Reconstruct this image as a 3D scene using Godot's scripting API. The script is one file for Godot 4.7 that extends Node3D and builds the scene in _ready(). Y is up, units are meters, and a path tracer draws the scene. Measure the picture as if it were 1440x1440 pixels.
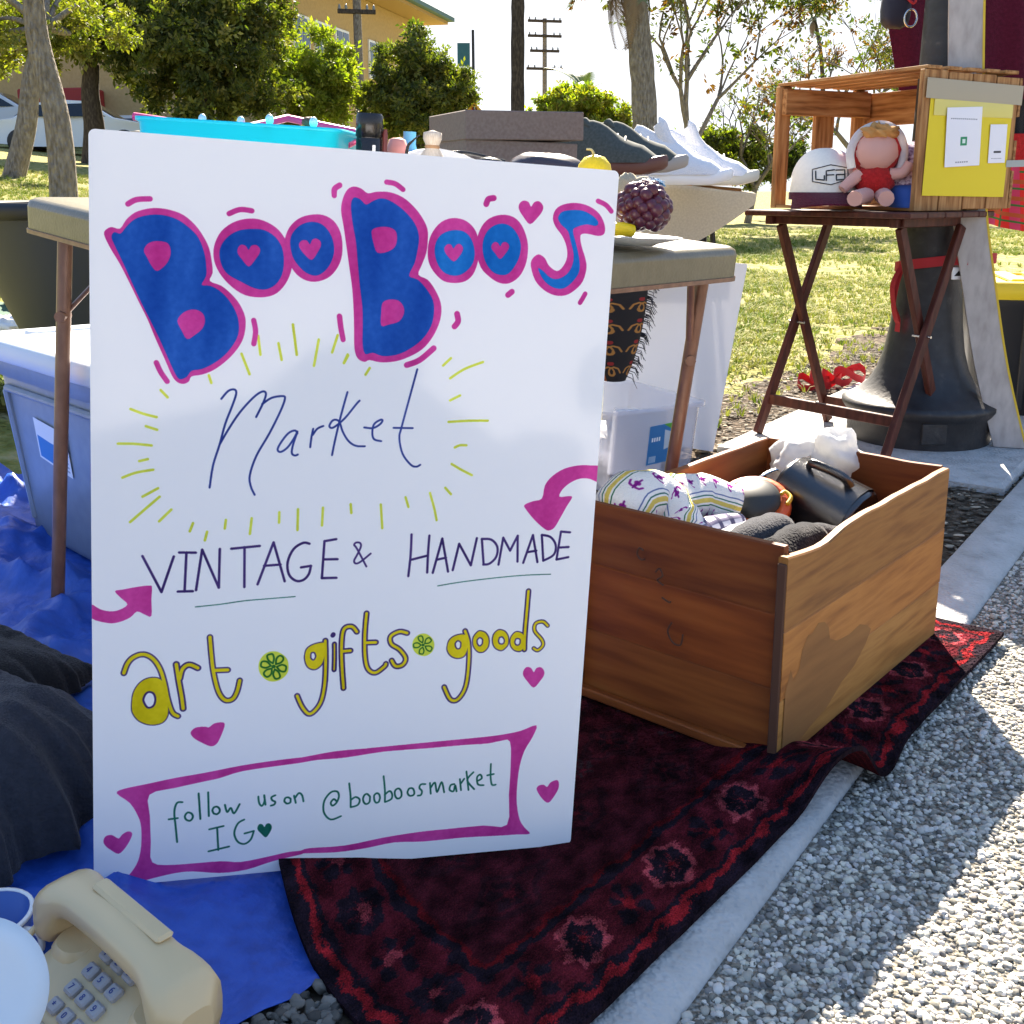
extends Node3D
# A market stall: a hand-painted board leans on a card table, with a wooden drawer, a rug, a tray table and a park lawn behind.
# Camera: the photograph is a square cut from a taller frame, so the optical axis passes above the middle of the picture.
const FOCAL := 1500.0
const EYE := Vector3(0, 0.75, 0)
const PITCH := 0.21971
const BRUSH := [Color8(205, 62, 150), Color8(27, 84, 176), Color8(226, 205, 22), Color8(214, 224, 74), Color8(44, 62, 140), Color8(66, 46, 110), Color8(22, 104, 84), Color8(246, 246, 248), Color8(40, 108, 44), Color8(205, 62, 150), Color8(22, 112, 196)]
var M := {}
var taken := {}
var rng := RandomNumberGenerator.new()

# ---------------------------------------------------------------- places
func at(u: float, v: float, d: float) -> Vector3:   # the point d metres ahead of the lens that lies in the direction u, v
	var dir := Vector3((u - 720.0) / FOCAL, -(v - 600.0) / FOCAL, -1.0).rotated(Vector3.RIGHT, -PITCH)
	return EYE + dir * (d / -dir.z)

func high(x: float, z: float) -> float:   # height of the ground: it climbs to the left, into the park
	var e := (-0.12 - x) * 9.0
	var m := (e if e > 30.0 else log(1.0 + exp(e))) / 9.0
	m = 30.0 * (1.0 - exp(-m / 30.0))
	return 0.1 * m + 0.0022 * m * clampf(-z, 0.0, 45.0)

func kerb_at(s: float, n: float, y := 0.0) -> Vector3:   # s metres along the kerb, n metres into the park
	var x := 0.153 + 0.58 * s - 0.815 * n
	var z := -0.838 - 0.815 * s - 0.58 * n
	return Vector3(x, high(x, z) + y, z)

# ---------------------------------------------------------------- things and parts
func numbered(called: String) -> String:
	taken[called] = taken.get(called, -1) + 1
	return called if taken[called] == 0 else "%s_%03d" % [called, taken[called]]

func thing(called: String, label: String, category: String, where := Vector3.ZERO, turn := Basis.IDENTITY, group := "") -> Node3D:
	var o := Node3D.new()
	o.name = numbered(called)
	add_child(o)
	o.transform = Transform3D(turn, where)
	o.set_meta("label", label)
	o.set_meta("category", category)
	if group:
		o.set_meta("group", group)
	return o

func begin(m: Material) -> SurfaceTool:
	var st := SurfaceTool.new()
	st.begin(Mesh.PRIMITIVE_TRIANGLES)
	st.set_material(m)
	return st

func part(st: SurfaceTool, called: String, parent: Node3D) -> MeshInstance3D:
	st.generate_normals()
	var o := MeshInstance3D.new()
	o.mesh = st.commit()
	o.name = called
	parent.add_child(o, true)
	return o

func structure(st: SurfaceTool, called: String) -> MeshInstance3D:
	var o := part(st, numbered(called), self)
	o.set_meta("kind", "structure")
	return o

func yaw(a: float) -> Basis:
	return Basis(Vector3.UP, a)

func frame(x: Vector3, up := Vector3.UP) -> Basis:   # x along the given direction, y as near to up as may be
	var a := x.normalized()
	var c := a.cross(up).normalized()
	return Basis(a, c.cross(a), c)

# ---------------------------------------------------------------- shapes
func quad(st: SurfaceTool, a: Vector3, b: Vector3, c: Vector3, d: Vector3, ua := Vector2.ZERO, ub := Vector2.RIGHT, uc := Vector2.ONE, ud := Vector2.DOWN) -> void:
	for p in [[a, ua], [b, ub], [c, uc], [a, ua], [c, uc], [d, ud]]:
		st.set_uv(p[1])
		st.add_vertex(p[0])

func box(st: SurfaceTool, c: Vector3, size: Vector3, bevel := 0.0, turn := Basis.IDENTITY) -> void:
	var h := size * 0.5
	var b := minf(bevel, minf(h.x, minf(h.y, h.z)) * 0.9)
	st.set_smooth_group(-1)
	for ax in 3:
		var i := (ax + 1) % 3
		var j := (ax + 2) % 3
		for s in [-1.0, 1.0]:
			var f := []
			for q in [[-1, -1], [1, -1], [1, 1], [-1, 1]]:
				var v := Vector3.ZERO
				v[ax] = s * h[ax]
				v[i] = q[0] * (h[i] - b)
				v[j] = q[1] * (h[j] - b)
				f.append(c + turn * v)
			if s < 0:
				quad(st, f[0], f[1], f[2], f[3])
			else:
				quad(st, f[3], f[2], f[1], f[0])
		if b > 0.0:
			for si in [-1.0, 1.0]:
				for sj in [-1.0, 1.0]:
					var e := []
					for q in [[-1, 0], [1, 0], [1, 1], [-1, 1]]:
						var v := Vector3.ZERO
						v[ax] = q[0] * (h[ax] - b)
						v[i] = si * (h[i] - (b if q[1] == 0 else 0.0))
						v[j] = sj * (h[j] - (0.0 if q[1] == 0 else b))
						e.append(c + turn * v)
					if si * sj > 0:
						quad(st, e[0], e[1], e[2], e[3])
					else:
						quad(st, e[3], e[2], e[1], e[0])
	if b > 0.0:
		for sx in [-1.0, 1.0]:
			for sy in [-1.0, 1.0]:
				for sz in [-1.0, 1.0]:
					var s := Vector3(sx, sy, sz)
					var v := [s * Vector3(h.x, h.y - b, h.z - b), s * Vector3(h.x - b, h.y, h.z - b), s * Vector3(h.x - b, h.y - b, h.z)]
					if sx * sy * sz > 0:
						v.reverse()
					for p in v:
						st.add_vertex(c + turn * p)
	st.set_smooth_group(0)

func loft(st: SurfaceTool, rings: Array, cap_a := true, cap_b := true, hard := false, closed := true) -> void:
	var n: int = rings[0].size()
	var m := n if closed else n - 1
	for r in rings.size() - 1:
		st.set_smooth_group(r + 2 if hard else 1)
		for k in m:
			var k2 := (k + 1) % n
			var u0 := float(k) / m
			var u1 := float(k + 1) / m
			var v0 := float(r) / (rings.size() - 1)
			var v1 := float(r + 1) / (rings.size() - 1)
			quad(st, rings[r][k], rings[r + 1][k], rings[r + 1][k2], rings[r][k2], Vector2(u0, v0), Vector2(u0, v1), Vector2(u1, v1), Vector2(u1, v0))
	for e in [[cap_a, 0], [cap_b, rings.size() - 1]]:
		if e[0]:
			st.set_smooth_group(90 + e[1])
			var ring: Array = rings[e[1]]
			var mid := Vector3.ZERO
			for p in ring:
				mid += p
			mid /= n
			for k in n:
				var tri := [mid, ring[k], ring[(k + 1) % n]]
				if e[1] > 0:
					tri.reverse()
				for p in tri:
					st.set_uv(Vector2(p.x, p.z) * 4.0)
					st.add_vertex(p)
	st.set_smooth_group(0)

func rounded(w: float, d: float, r: float, y: float, off := Vector3.ZERO, per := 5) -> Array:   # a rounded rectangle lying flat
	var out := []
	var rr := minf(r, minf(w, d) * 0.4999)
	for c in 4:
		var cx: float = (w * 0.5 - rr) * [1, -1, -1, 1][c]
		var cz: float = (d * 0.5 - rr) * [1, 1, -1, -1][c]
		for k in per + 1:
			var a := (c + float(k) / per) * PI * 0.5
			out.append(off + Vector3(cx + cos(a) * rr, y, cz + sin(a) * rr))
	return out

func lathe(st: SurfaceTool, profile: Array, seg := 24, where := Transform3D.IDENTITY, hard := false) -> void:
	var rings := []
	for p in profile:
		var ring := []
		for k in seg:
			var a := TAU * k / seg
			ring.append(where * Vector3(cos(a) * p.x, p.y, sin(a) * p.x))
		rings.append(ring)
	var open: bool = profile[0].is_equal_approx(profile[-1])
	loft(st, rings, profile[0].x > 0.0005 and not open, profile[-1].x > 0.0005 and not open, hard)

func smooth(pts: Array, sub := 5) -> Array:   # a Catmull-Rom curve through the points
	var out := []
	for k in pts.size() - 1:
		var a = pts[maxi(k - 1, 0)]
		var b = pts[k]
		var c = pts[k + 1]
		var d = pts[mini(k + 2, pts.size() - 1)]
		for s in sub:
			var t := float(s) / sub
			out.append(0.5 * (2.0 * b + (c - a) * t + (2.0 * a - 5.0 * b + 4.0 * c - d) * t * t + (3.0 * b - a - 3.0 * c + d) * t * t * t))
	out.append(pts[-1])
	return out

func tube(st: SurfaceTool, pts: Array, r0: float, r1 := -1.0, sides := 10, caps := true, flat := 1.0, radii := []) -> void:
	if r1 < 0:
		r1 = r0
	var rings := []
	var side := Vector3.ZERO
	for k in pts.size():
		var dir: Vector3 = (pts[mini(k + 1, pts.size() - 1)] - pts[maxi(k - 1, 0)]).normalized()
		if side == Vector3.ZERO:
			side = dir.cross(Vector3.UP if absf(dir.y) < 0.9 else Vector3.RIGHT).normalized()
		side = (side - dir * side.dot(dir)).normalized()
		var other := dir.cross(side)
		var r: float = lerpf(r0, r1, float(k) / maxi(1, pts.size() - 1)) if radii.is_empty() else radii[k]
		var ring := []
		for s in sides:
			var a := TAU * s / sides
			ring.append(pts[k] + (side * cos(a) + other * sin(a) * flat) * r)
		rings.append(ring)
	loft(st, rings, caps, caps)

func sheet(st: SurfaceTool, nu: int, nv: int, f: Callable, thick := Vector3.ZERO) -> void:   # a grid of points f(u, v), with an underside where thick is given
	var g := []
	for j in nv + 1:
		var row := []
		for i in nu + 1:
			row.append(f.call(float(i) / nu, float(j) / nv))
		g.append(row)
	st.set_smooth_group(1)
	for j in nv:
		for i in nu:
			var u0 := float(i) / nu
			var u1 := float(i + 1) / nu
			var v0 := float(j) / nv
			var v1 := float(j + 1) / nv
			quad(st, g[j][i], g[j][i + 1], g[j + 1][i + 1], g[j + 1][i], Vector2(u0, v0), Vector2(u1, v0), Vector2(u1, v1), Vector2(u0, v1))
	if thick != Vector3.ZERO:
		st.set_smooth_group(2)
		for j in nv:
			for i in nu:
				quad(st, g[j + 1][i] - thick, g[j + 1][i + 1] - thick, g[j][i + 1] - thick, g[j][i] - thick)
		st.set_smooth_group(3)
		var rim := []
		for i in nu:
			rim.append([g[0][i], Vector2(float(i) / nu, 0)])
		for j in nv:
			rim.append([g[j][nu], Vector2(1, float(j) / nv)])
		for i in nu:
			rim.append([g[nv][nu - i], Vector2(1.0 - float(i) / nu, 1)])
		for j in nv:
			rim.append([g[nv - j][0], Vector2(0, 1.0 - float(j) / nv)])
		for k in rim.size():
			var a = rim[k]
			var b = rim[(k + 1) % rim.size()]
			quad(st, a[0] - thick, b[0] - thick, b[0], a[0], a[1], b[1], b[1], a[1])
	st.set_smooth_group(0)

func lump(st: SurfaceTool, c: Vector3, r: Vector3, amp := 0.0, freq := 3.0, sd := 1, turn := Basis.IDENTITY, nu := 20, nv := 12, square := 1.0) -> void:   # a soft, uneven ellipsoid
	var nz := FastNoiseLite.new()
	nz.seed = sd
	nz.frequency = freq
	var rings := []
	for j in nv + 1:
		var b := PI * j / nv - PI * 0.5
		var ring := []
		for i in nu:
			var a := TAU * i / nu
			var d := Vector3(cos(a) * cos(b), sin(b), sin(a) * cos(b))
			if square != 1.0:
				for q in 3:
					d[q] = signf(d[q]) * pow(absf(d[q]), square)
			ring.append(c + turn * (d * r * (1.0 + amp * nz.get_noise_3dv(d))))
		rings.append(ring)
	loft(st, rings, false, false)

# ---------------------------------------------------------------- materials
func tone(r: float, g: float, b: float) -> Color:   # a real-world base colour, linear
	return Color(r, g, b).linear_to_srgb()

func plain(c: Color, rough := 0.8, metal := 0.0, gloss := 0.5) -> StandardMaterial3D:
	var m := StandardMaterial3D.new()
	m.albedo_color = c
	m.roughness = rough
	m.metallic = metal
	m.metallic_specular = gloss
	return m

func noise_image(size: int, freq: float, sd: int, octaves := 4, kind := FastNoiseLite.TYPE_SIMPLEX_SMOOTH) -> Image:
	var nz := FastNoiseLite.new()
	nz.seed = sd
	nz.noise_type = kind
	nz.frequency = freq
	nz.fractal_octaves = octaves
	return nz.get_seamless_image(size, size)

func speckle(m: StandardMaterial3D, stops: Array, freq: float, sd: int, scale: Vector3, world := true, size := 512, octaves := 5, kind := FastNoiseLite.TYPE_SIMPLEX_SMOOTH) -> StandardMaterial3D:   # a noise whose tones run through the given linear colours
	var nz := FastNoiseLite.new()
	nz.seed = sd
	nz.noise_type = kind
	nz.frequency = freq
	nz.fractal_octaves = octaves
	var g := Gradient.new()
	var offsets := PackedFloat32Array()
	var colors := PackedColorArray()
	for s in stops:
		offsets.append(s[0])
		colors.append(tone(s[1], s[2], s[3]))
	g.offsets = offsets
	g.colors = colors
	var t := NoiseTexture2D.new()
	t.width = size
	t.height = size
	t.seamless = true
	t.noise = nz
	t.color_ramp = g
	m.albedo_color = Color.WHITE
	m.albedo_texture = t
	m.uv1_triplanar = true
	m.uv1_world_triplanar = world
	m.uv1_scale = scale
	return m

func relief(m: StandardMaterial3D, freq: float, sd: int, depth := 1.0, size := 512, octaves := 5, kind := FastNoiseLite.TYPE_SIMPLEX_SMOOTH) -> StandardMaterial3D:
	var nz := FastNoiseLite.new()
	nz.seed = sd
	nz.noise_type = kind
	nz.frequency = freq
	nz.fractal_octaves = octaves
	var t := NoiseTexture2D.new()
	t.width = size
	t.height = size
	t.seamless = true
	t.noise = nz
	t.as_normal_map = true
	t.bump_strength = 6.0
	m.normal_enabled = true
	m.normal_texture = t
	m.normal_scale = depth
	return m

func picture(m: StandardMaterial3D, im: Image) -> StandardMaterial3D:
	m.albedo_texture = ImageTexture.create_from_image(im)
	m.albedo_color = Color.WHITE
	return m

# flat print: outlines and pen strokes filled into an image
func ink(data: PackedByteArray, w: int, h: int, polys: Array, c: Color) -> void:
	var lo := Vector2(1e9, 1e9)
	var hi := -lo
	for poly in polys:
		for p in poly:
			lo = lo.min(p)
			hi = hi.max(p)
	var x0 := clampi(int(lo.x) - 1, 0, w - 1)
	var x1 := clampi(int(hi.x) + 1, 0, w - 1)
	var edges := []
	for poly in polys:
		for k in poly.size():
			var a: Vector2 = poly[k]
			var b: Vector2 = poly[(k + 1) % poly.size()]
			if a.y != b.y:
				edges.append([minf(a.y, b.y), maxf(a.y, b.y), a.x, a.y, (b.x - a.x) / (b.y - a.y)])
	for y in range(clampi(int(lo.y), 0, h - 1), clampi(int(hi.y) + 1, 0, h - 1) + 1):
		var near := []
		for e in edges:
			if e[0] < y + 1 and e[1] > y:
				near.append(e)
		if near.is_empty():
			continue
		var cover := PackedFloat32Array()
		cover.resize(x1 - x0 + 2)
		for sub in 3:
			var yy := y + (sub + 0.5) / 3.0
			var xs := []
			for e in near:
				if e[0] <= yy and e[1] > yy:
					xs.append(e[2] + (yy - e[3]) * e[4])
			xs.sort()
			for k in range(0, xs.size() - 1, 2):
				var a: float = maxf(xs[k], x0)
				var b: float = minf(xs[k + 1], x1 + 1.0)
				var ia := int(a)
				var ib := int(b)
				if b <= a:
					continue
				if ia == ib:
					cover[ia - x0] += (b - a) / 3.0
				else:
					cover[ia - x0] += (ia + 1 - a) / 3.0
					for i in range(ia + 1, ib):
						cover[i - x0] += 0.33334
					cover[ib - x0] += (b - ib) / 3.0
		for i in x1 - x0 + 1:
			var k := cover[i]
			if k > 0.004:
				k = minf(k, 1.0)
				var o := (y * w + x0 + i) * 3
				data[o] = int(lerpf(data[o], c.r8, k))
				data[o + 1] = int(lerpf(data[o + 1], c.g8, k))
				data[o + 2] = int(lerpf(data[o + 2], c.b8, k))

func blank(w: int, h: int, c: Color) -> PackedByteArray:
	var im := Image.create(w, h, false, Image.FORMAT_RGB8)
	im.fill(c)
	return im.get_data()

func pen(data: PackedByteArray, w: int, h: int, pts: Array, wide: float, c: Color) -> void:
	ink(data, w, h, Array(Geometry2D.offset_polyline(PackedVector2Array(pts), wide * 0.5, Geometry2D.JOIN_ROUND, Geometry2D.END_ROUND)), c)

func sign_print() -> Image:
	var w := 1030
	var h := 1516
	var data := blank(w, h, BRUSH[7])
	for s in SIGN:
		var pts := []
		for k in range(2, s.size(), 2):
			pts.append(Vector2(s[k], s[k + 1]))
		if s[1] == 0:
			var ring := []
			for k in pts.size():
				var a: Vector2 = pts[k - 1]
				var b: Vector2 = pts[k]
				var c: Vector2 = pts[(k + 1) % pts.size()]
				var d: Vector2 = pts[(k + 2) % pts.size()]
				for t4 in 3:
					var t := t4 / 3.0
					ring.append(0.5 * (2.0 * b + (c - a) * t + (2.0 * a - 5.0 * b + 4.0 * c - d) * t * t + (3.0 * b - a - 3.0 * c + d) * t * t * t))
			ink(data, w, h, [ring], BRUSH[s[0]])
		else:
			pen(data, w, h, smooth(pts, 4) if pts.size() > 2 else pts, s[1], BRUSH[s[0]])
	# the felt pen lays its ink unevenly
	var grain := noise_image(512, 0.06, 5, 3)
	var streak := noise_image(512, 0.012, 6, 3)
	var gd := grain.get_data()
	var sdt := streak.get_data()
	for y in h:
		for x in w:
			var o := (y * w + x) * 3
			if data[o] < 225 or data[o + 2] < 190:
				var k := (gd[(y % 512) * 512 + x % 512] - 128) * 0.05 + (sdt[((y / 3) % 512) * 512 + x % 512] - 128) * 0.13
				data[o] = clampi(int(data[o] + k), 0, 255)
				data[o + 1] = clampi(int(data[o + 1] + k), 0, 255)
				data[o + 2] = clampi(int(data[o + 2] + k), 0, 255)
	return Image.create_from_data(w, h, false, Image.FORMAT_RGB8, data)
# the sign: [colour, stroke width in half millimetres (0: filled outline), x, y, x, y ...] in half millimetres from the top left corner
const SIGN := [
	[3,5,127,479,140,493],
	[3,5,216,448,221,463],
	[3,5,72,517,96,526,120,532],
	[3,5,100,550,121,557],
	[3,5,49,585,79,585,111,588],
	[3,5,88,619,104,615],
	[3,5,57,652,82,642,114,636],
	[3,5,94,690,123,673],
	[3,5,71,741,100,714,126,690],
	[3,5,125,740,148,716],
	[3,5,183,761,189,744],
	[3,5,212,780,216,762],
	[3,5,250,756,252,738],
	[3,5,299,768,302,735],
	[3,5,356,745,356,723],
	[3,5,393,761,393,717],
	[3,5,442,752,443,714],
	[3,5,501,726,499,708],
	[3,5,277,404,293,444],
	[3,5,308,368,313,405],
	[3,5,347,381,354,414],
	[3,5,374,343,383,403],
	[3,5,425,371,417,424],
	[3,5,462,361,452,396],
	[3,5,483,399,476,416],
	[3,5,484,401,476,417],
	[3,5,528,425,520,439],
	[3,5,694,400,678,416],
	[3,5,694,442,723,422,762,406],
	[3,5,717,477,696,488],
	[3,5,695,533,736,530,779,529],
	[3,5,711,587,722,582,736,582],
	[3,5,706,622,727,634,751,646],
	[3,5,695,673,708,687],
	[3,5,663,684,673,715,680,743],
	[3,5,612,693,619,714],
	[3,5,561,708,566,759],
	[3,5,499,707,501,726],
	[0,0,26,189,31,179,40,175,54,177,65,160,80,146,100,138,120,135,143,137,167,145,188,162,203,182,214,204,219,228,221,250,216,266,237,274,256,289,272,308,283,333,283,359,277,381,263,403,245,422,224,438,203,447,184,451,179,461,169,466,158,463,148,451,134,418,117,379,103,344,86,309,70,275,53,241,37,214],
	[1,0,39,193,44,184,55,186,65,173,80,158,100,150,120,147,140,149,160,156,181,171,195,187,205,212,209,236,209,257,201,274,216,275,233,283,251,300,265,323,271,345,270,367,261,387,245,408,224,425,203,436,184,440,175,452,163,457,155,449,141,418,124,379,107,344,90,309,73,271,58,237,44,207],
	[0,0,96,215,102,203,113,197,127,196,139,199,144,210,143,225,135,240,120,252,110,243,102,228],
	[0,0,157,345,165,331,178,323,192,322,204,329,208,343,203,358,189,371,175,379,165,363],
	[0,0,222,214,225,193,236,171,256,154,280,145,305,144,330,153,349,169,364,196,370,224,365,250,353,272,336,287,311,293,282,290,258,276,238,256,226,235],
	[0,0,355,178,363,156,379,139,400,130,425,128,447,138,461,159,466,186,464,212,454,234,438,250,414,258,392,254,374,240,361,217,355,196],
	[1,0,233,214,237,196,250,179,270,167,295,163,316,164,337,176,350,196,354,221,351,247,339,267,321,277,300,276,275,265,250,252,238,236],
	[1,0,365,185,369,167,383,151,402,143,422,145,437,157,447,176,450,198,444,220,432,237,416,246,397,241,381,227,370,210],
	[0,0,287,203,292,195,301,193,308,199,308,208,300,221,288,235,275,222,267,211,267,201,273,194,282,196],
	[0,0,403,186,407,177,415,174,423,179,424,188,418,201,407,216,393,206,384,195,382,186,388,179,397,179],
	[0,10,68,131,83,122,107,119],
	[0,10,250,137,270,128,292,129],
	[0,10,447,90,448,77,457,70],
	[0,10,299,338,303,360,300,384],
	[0,10,119,426,127,444,139,462],
	[0,10,465,324,468,345,473,369],
	[0,0,461,117,464,94,472,77,484,70,499,73,512,81,529,77,555,76,581,84,603,100,621,120,633,142,635,164,633,190,625,214,619,234,638,243,654,262,667,288,669,314,662,341,650,364,633,384,607,400,580,410,550,413,527,409,517,413,503,406,496,386,494,347,492,313,488,270,481,228,473,182,467,148],
	[1,0,480,106,485,91,498,94,509,103,523,95,538,89,555,92,577,104,597,121,611,140,617,161,615,186,610,212,600,237,618,244,636,261,651,284,654,310,649,337,632,364,606,385,580,397,553,400,533,394,518,397,512,377,511,342,509,303,503,265,497,218,492,176,484,139],
	[0,0,522,158,525,149,540,144,557,144,570,151,573,167,569,182,555,192,535,195,527,178],
	[0,0,547,311,549,293,562,286,580,287,591,298,593,313,584,329,564,336,548,339],
	[0,0,636,194,637,168,645,146,661,127,683,118,706,120,724,131,736,149,742,179,739,206,731,228,716,242,694,247,671,244,653,230,641,213],
	[0,0,735,178,736,154,744,131,759,114,784,105,809,108,828,124,841,152,844,178,840,205,828,228,808,242,787,242,766,231,746,212],
	[10,0,650,189,652,167,663,151,684,142,707,143,723,156,732,180,730,204,717,222,698,232,675,229,659,214],
	[10,0,748,175,750,153,760,135,778,124,798,124,815,136,827,157,828,179,821,201,806,222,788,226,770,219,755,200],
	[0,0,688,178,693,171,700,168,707,174,707,182,701,193,690,204,677,194,670,184,670,176,676,170,683,171],
	[0,0,785,168,789,161,796,159,803,164,803,172,797,182,786,194,775,183,767,174,767,166,773,160,780,162],
	[0,0,845,85,851,76,861,73,870,81,870,91,861,105,845,120,830,106,820,92,820,81,828,74,839,76],
	[0,0,852,204,855,189,867,180,881,187,891,202,909,212,922,201,929,182,926,160,915,139,900,122,893,105,898,87,914,76,941,71,970,76,993,90,1006,111,1007,129,994,135,969,132,955,136,959,158,968,180,973,202,967,230,951,249,931,261,907,262,883,252,863,233],
	[10,0,868,208,880,214,895,226,912,228,930,218,941,200,943,177,935,151,927,129,912,117,904,104,912,91,933,86,957,86,979,95,992,107,987,115,968,113,947,119,938,128,947,155,955,181,958,208,948,228,930,245,911,248,891,240,876,225],
	[0,10,447,89,447,77,457,69],
	[0,10,548,57,565,59,581,69],
	[0,10,988,64,1006,71,1019,83],
	[0,10,964,275,969,266,974,256],
	[0,10,464,323,467,344,473,370],
	[0,12,751,86,755,76,766,73],
	[0,12,807,266,815,259],
	[0,12,698,335,705,324,702,309],
	[0,12,603,417,629,406,657,381],
	[4,4,240,494,253,478,265,475,268,484,260,510,248,544,238,585,226,627,220,672],
	[4,4,238,585,254,555,275,521,300,491,317,478,325,481,321,498,307,529],
	[4,4,318,503,336,490,357,486,362,491,354,516,333,562,309,607,297,646,299,669,307,687],
	[4,4,388,561,383,555,370,561,356,580,350,594,356,599,369,590,381,572,388,557],
	[4,4,388,558,380,584,378,601,384,606,390,604],
	[4,4,419,551,416,568,414,589],
	[4,4,418,564,427,551,439,545],
	[4,4,485,475,473,525,463,575,458,605],
	[4,4,510,492,503,500,481,529,459,548,451,545,458,533,470,535,478,556,490,575,505,585,524,586],
	[4,4,521,547,539,548,553,540,558,532,553,531,541,540,538,557,542,571,557,575],
	[4,4,625,425,612,482,598,544,594,568,602,601,620,624,632,628,640,624],
	[4,4,581,547,621,547],
	[5,4,536,841,515,802,509,794,513,789,521,790,523,798,516,815,510,828,514,834,524,830,544,813],
	[5,5,628,773,628,817,625,864],
	[5,5,630,828,663,820],
	[5,5,666,776,665,813,665,857],
	[5,5,685,829,704,825],
	[5,5,780,785,801,787,815,803,814,825,800,840,786,842],
	[5,5,884,816,903,813],
	[5,5,913,778,933,783,946,801,943,823,920,836],
	[5,5,953,807,976,806],
	[5,5,677,858,694,783],
	[5,5,694,783,710,856],
	[5,5,720,853,731,795],
	[5,5,731,795,759,843],
	[5,5,759,843,769,783],
	[5,5,780,785,787,842],
	[5,5,820,843,827,783],
	[5,5,827,783,844,812],
	[5,5,844,812,859,779],
	[5,5,859,779,862,837],
	[5,5,875,840,893,778],
	[5,5,893,778,907,839],
	[5,5,913,778,920,836],
	[5,5,977,773,956,771],
	[5,5,956,771,950,834],
	[5,5,950,834,977,829],
	[6,2,689,887,737,880,806,873,876,868,939,867],
	[0,0,1045,629,1013,624,986,624,955,631,929,647,913,668,908,697,888,703,870,711,874,721,895,745,919,765,930,768,941,761,953,739,965,715,976,695,968,692,947,693,953,677,970,662,992,653,1015,654,1048,666],
	[5,5,94,810,130,885],
	[5,5,130,885,153,812],
	[5,5,163,804,195,805],
	[5,5,177,804,174,885],
	[5,5,161,885,190,885],
	[5,5,196,883,207,799],
	[5,5,207,799,240,879],
	[5,5,240,879,241,798],
	[5,5,263,798,319,793],
	[5,5,289,795,290,879],
	[5,5,316,874,346,786],
	[5,5,346,786,370,869],
	[5,5,328,835,361,833],
	[5,5,472,781,448,785],
	[5,5,448,785,445,864],
	[5,5,445,864,475,864],
	[5,5,447,824,476,824],
	[5,5,418,790,405,788,386,801,375,828,378,854,392,868,407,867,418,855,422,837],
	[5,5,422,837,402,840],
	[6,2,195,918,243,914,291,908,340,905,392,902],
	[0,0,-2,907,15,917,33,922,50,920,66,909,54,895,43,881,57,878,85,873,107,871,112,875,111,900,111,934,99,931,84,924,71,936,50,945,29,946,-2,934],
	[5,13,59,1052,66,1032,78,1019,96,1014,114,1024,128,1047,137,1079,143,1112,152,1141,163,1150],
	[5,4,74,1124,77,1096,89,1075,107,1065,128,1068,139,1088,143,1120,143,1146,132,1162,110,1165,89,1156,77,1140,74,1124,77,1096],
	[2,0,74,1124,77,1096,89,1075,107,1065,128,1068,139,1088,143,1120,143,1146,132,1162,110,1165,89,1156,77,1140],
	[2,7,59,1052,66,1032,78,1019,96,1014,114,1024,128,1047,137,1079,143,1112,152,1141,163,1150],
	[7,0,119,1112,118,1119,115,1125,110,1128,105,1128,101,1124,98,1118,96,1111,98,1103,101,1098,105,1095,110,1095,115,1098,118,1104],
	[5,4,119,1112,118,1119,115,1125,110,1128,105,1128,101,1124,98,1118,96,1111,98,1103,101,1098,105,1095,110,1095,115,1098,118,1104,119,1112,118,1119],
	[5,14,159,1038,164,1073,170,1109,173,1134],
	[5,14,166,1069,171,1049,184,1040,201,1048],
	[2,7,159,1038,164,1073,170,1109,173,1134],
	[2,7,166,1069,171,1049,184,1040,201,1048],
	[5,13,224,983,227,1019,232,1060,242,1101,255,1120,270,1119,279,1103,284,1079],
	[5,13,234,1055,260,1055],
	[2,7,224,983,227,1019,232,1060,242,1101,255,1120,270,1119,279,1103,284,1079],
	[2,7,234,1055,260,1055],
	[5,13,456,1000,458,1048,457,1100,449,1139,429,1161,413,1146,401,1119],
	[5,5,415,1036,418,1018,431,1008,450,1004,457,1007,455,1033,450,1051,436,1062,421,1055,415,1036,418,1018],
	[2,0,415,1036,418,1018,431,1008,450,1004,457,1007,455,1033,450,1051,436,1062,421,1055],
	[2,6,456,1000,458,1048,457,1100,449,1139,429,1161,413,1146,401,1119],
	[7,0,437,1033,436,1037,435,1039,433,1041,431,1041,429,1039,427,1036,427,1033,427,1029,428,1026,430,1025,433,1025,435,1027,436,1030],
	[5,3,437,1033,436,1037,435,1039,433,1041,431,1041,429,1039,427,1036,427,1033,427,1029,428,1026,430,1025,433,1025,435,1027,436,1030,437,1033,436,1037],
	[5,11,475,1008,476,1039,476,1065],
	[2,3,475,1008,476,1039,476,1065],
	[5,10,471,989,472,987],
	[5,13,521,983,510,971,494,976,490,1006,492,1054,497,1107],
	[5,13,492,1025,509,1024],
	[2,6,521,983,510,971,494,976,490,1006,492,1054,497,1107],
	[2,6,492,1025,509,1024],
	[5,13,540,943,538,989,540,1037,547,1066,563,1076,582,1063,585,1057],
	[5,13,540,1008,562,1008],
	[2,6,540,943,538,989,540,1037,547,1066,563,1076,582,1063,585,1057],
	[2,6,540,1008,562,1008],
	[5,13,628,990,611,986,593,996,595,1013,613,1026,627,1046,621,1061,606,1063,597,1050],
	[2,6,628,990,611,986,593,996,595,1013,613,1026,627,1046,621,1061,606,1063,597,1050],
	[5,13,754,990,763,1017,766,1062,762,1117,746,1146,729,1145,714,1116],
	[5,5,717,1030,720,1011,734,1000,756,999,763,1017,757,1044,742,1051,726,1045,717,1030,720,1011],
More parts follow.
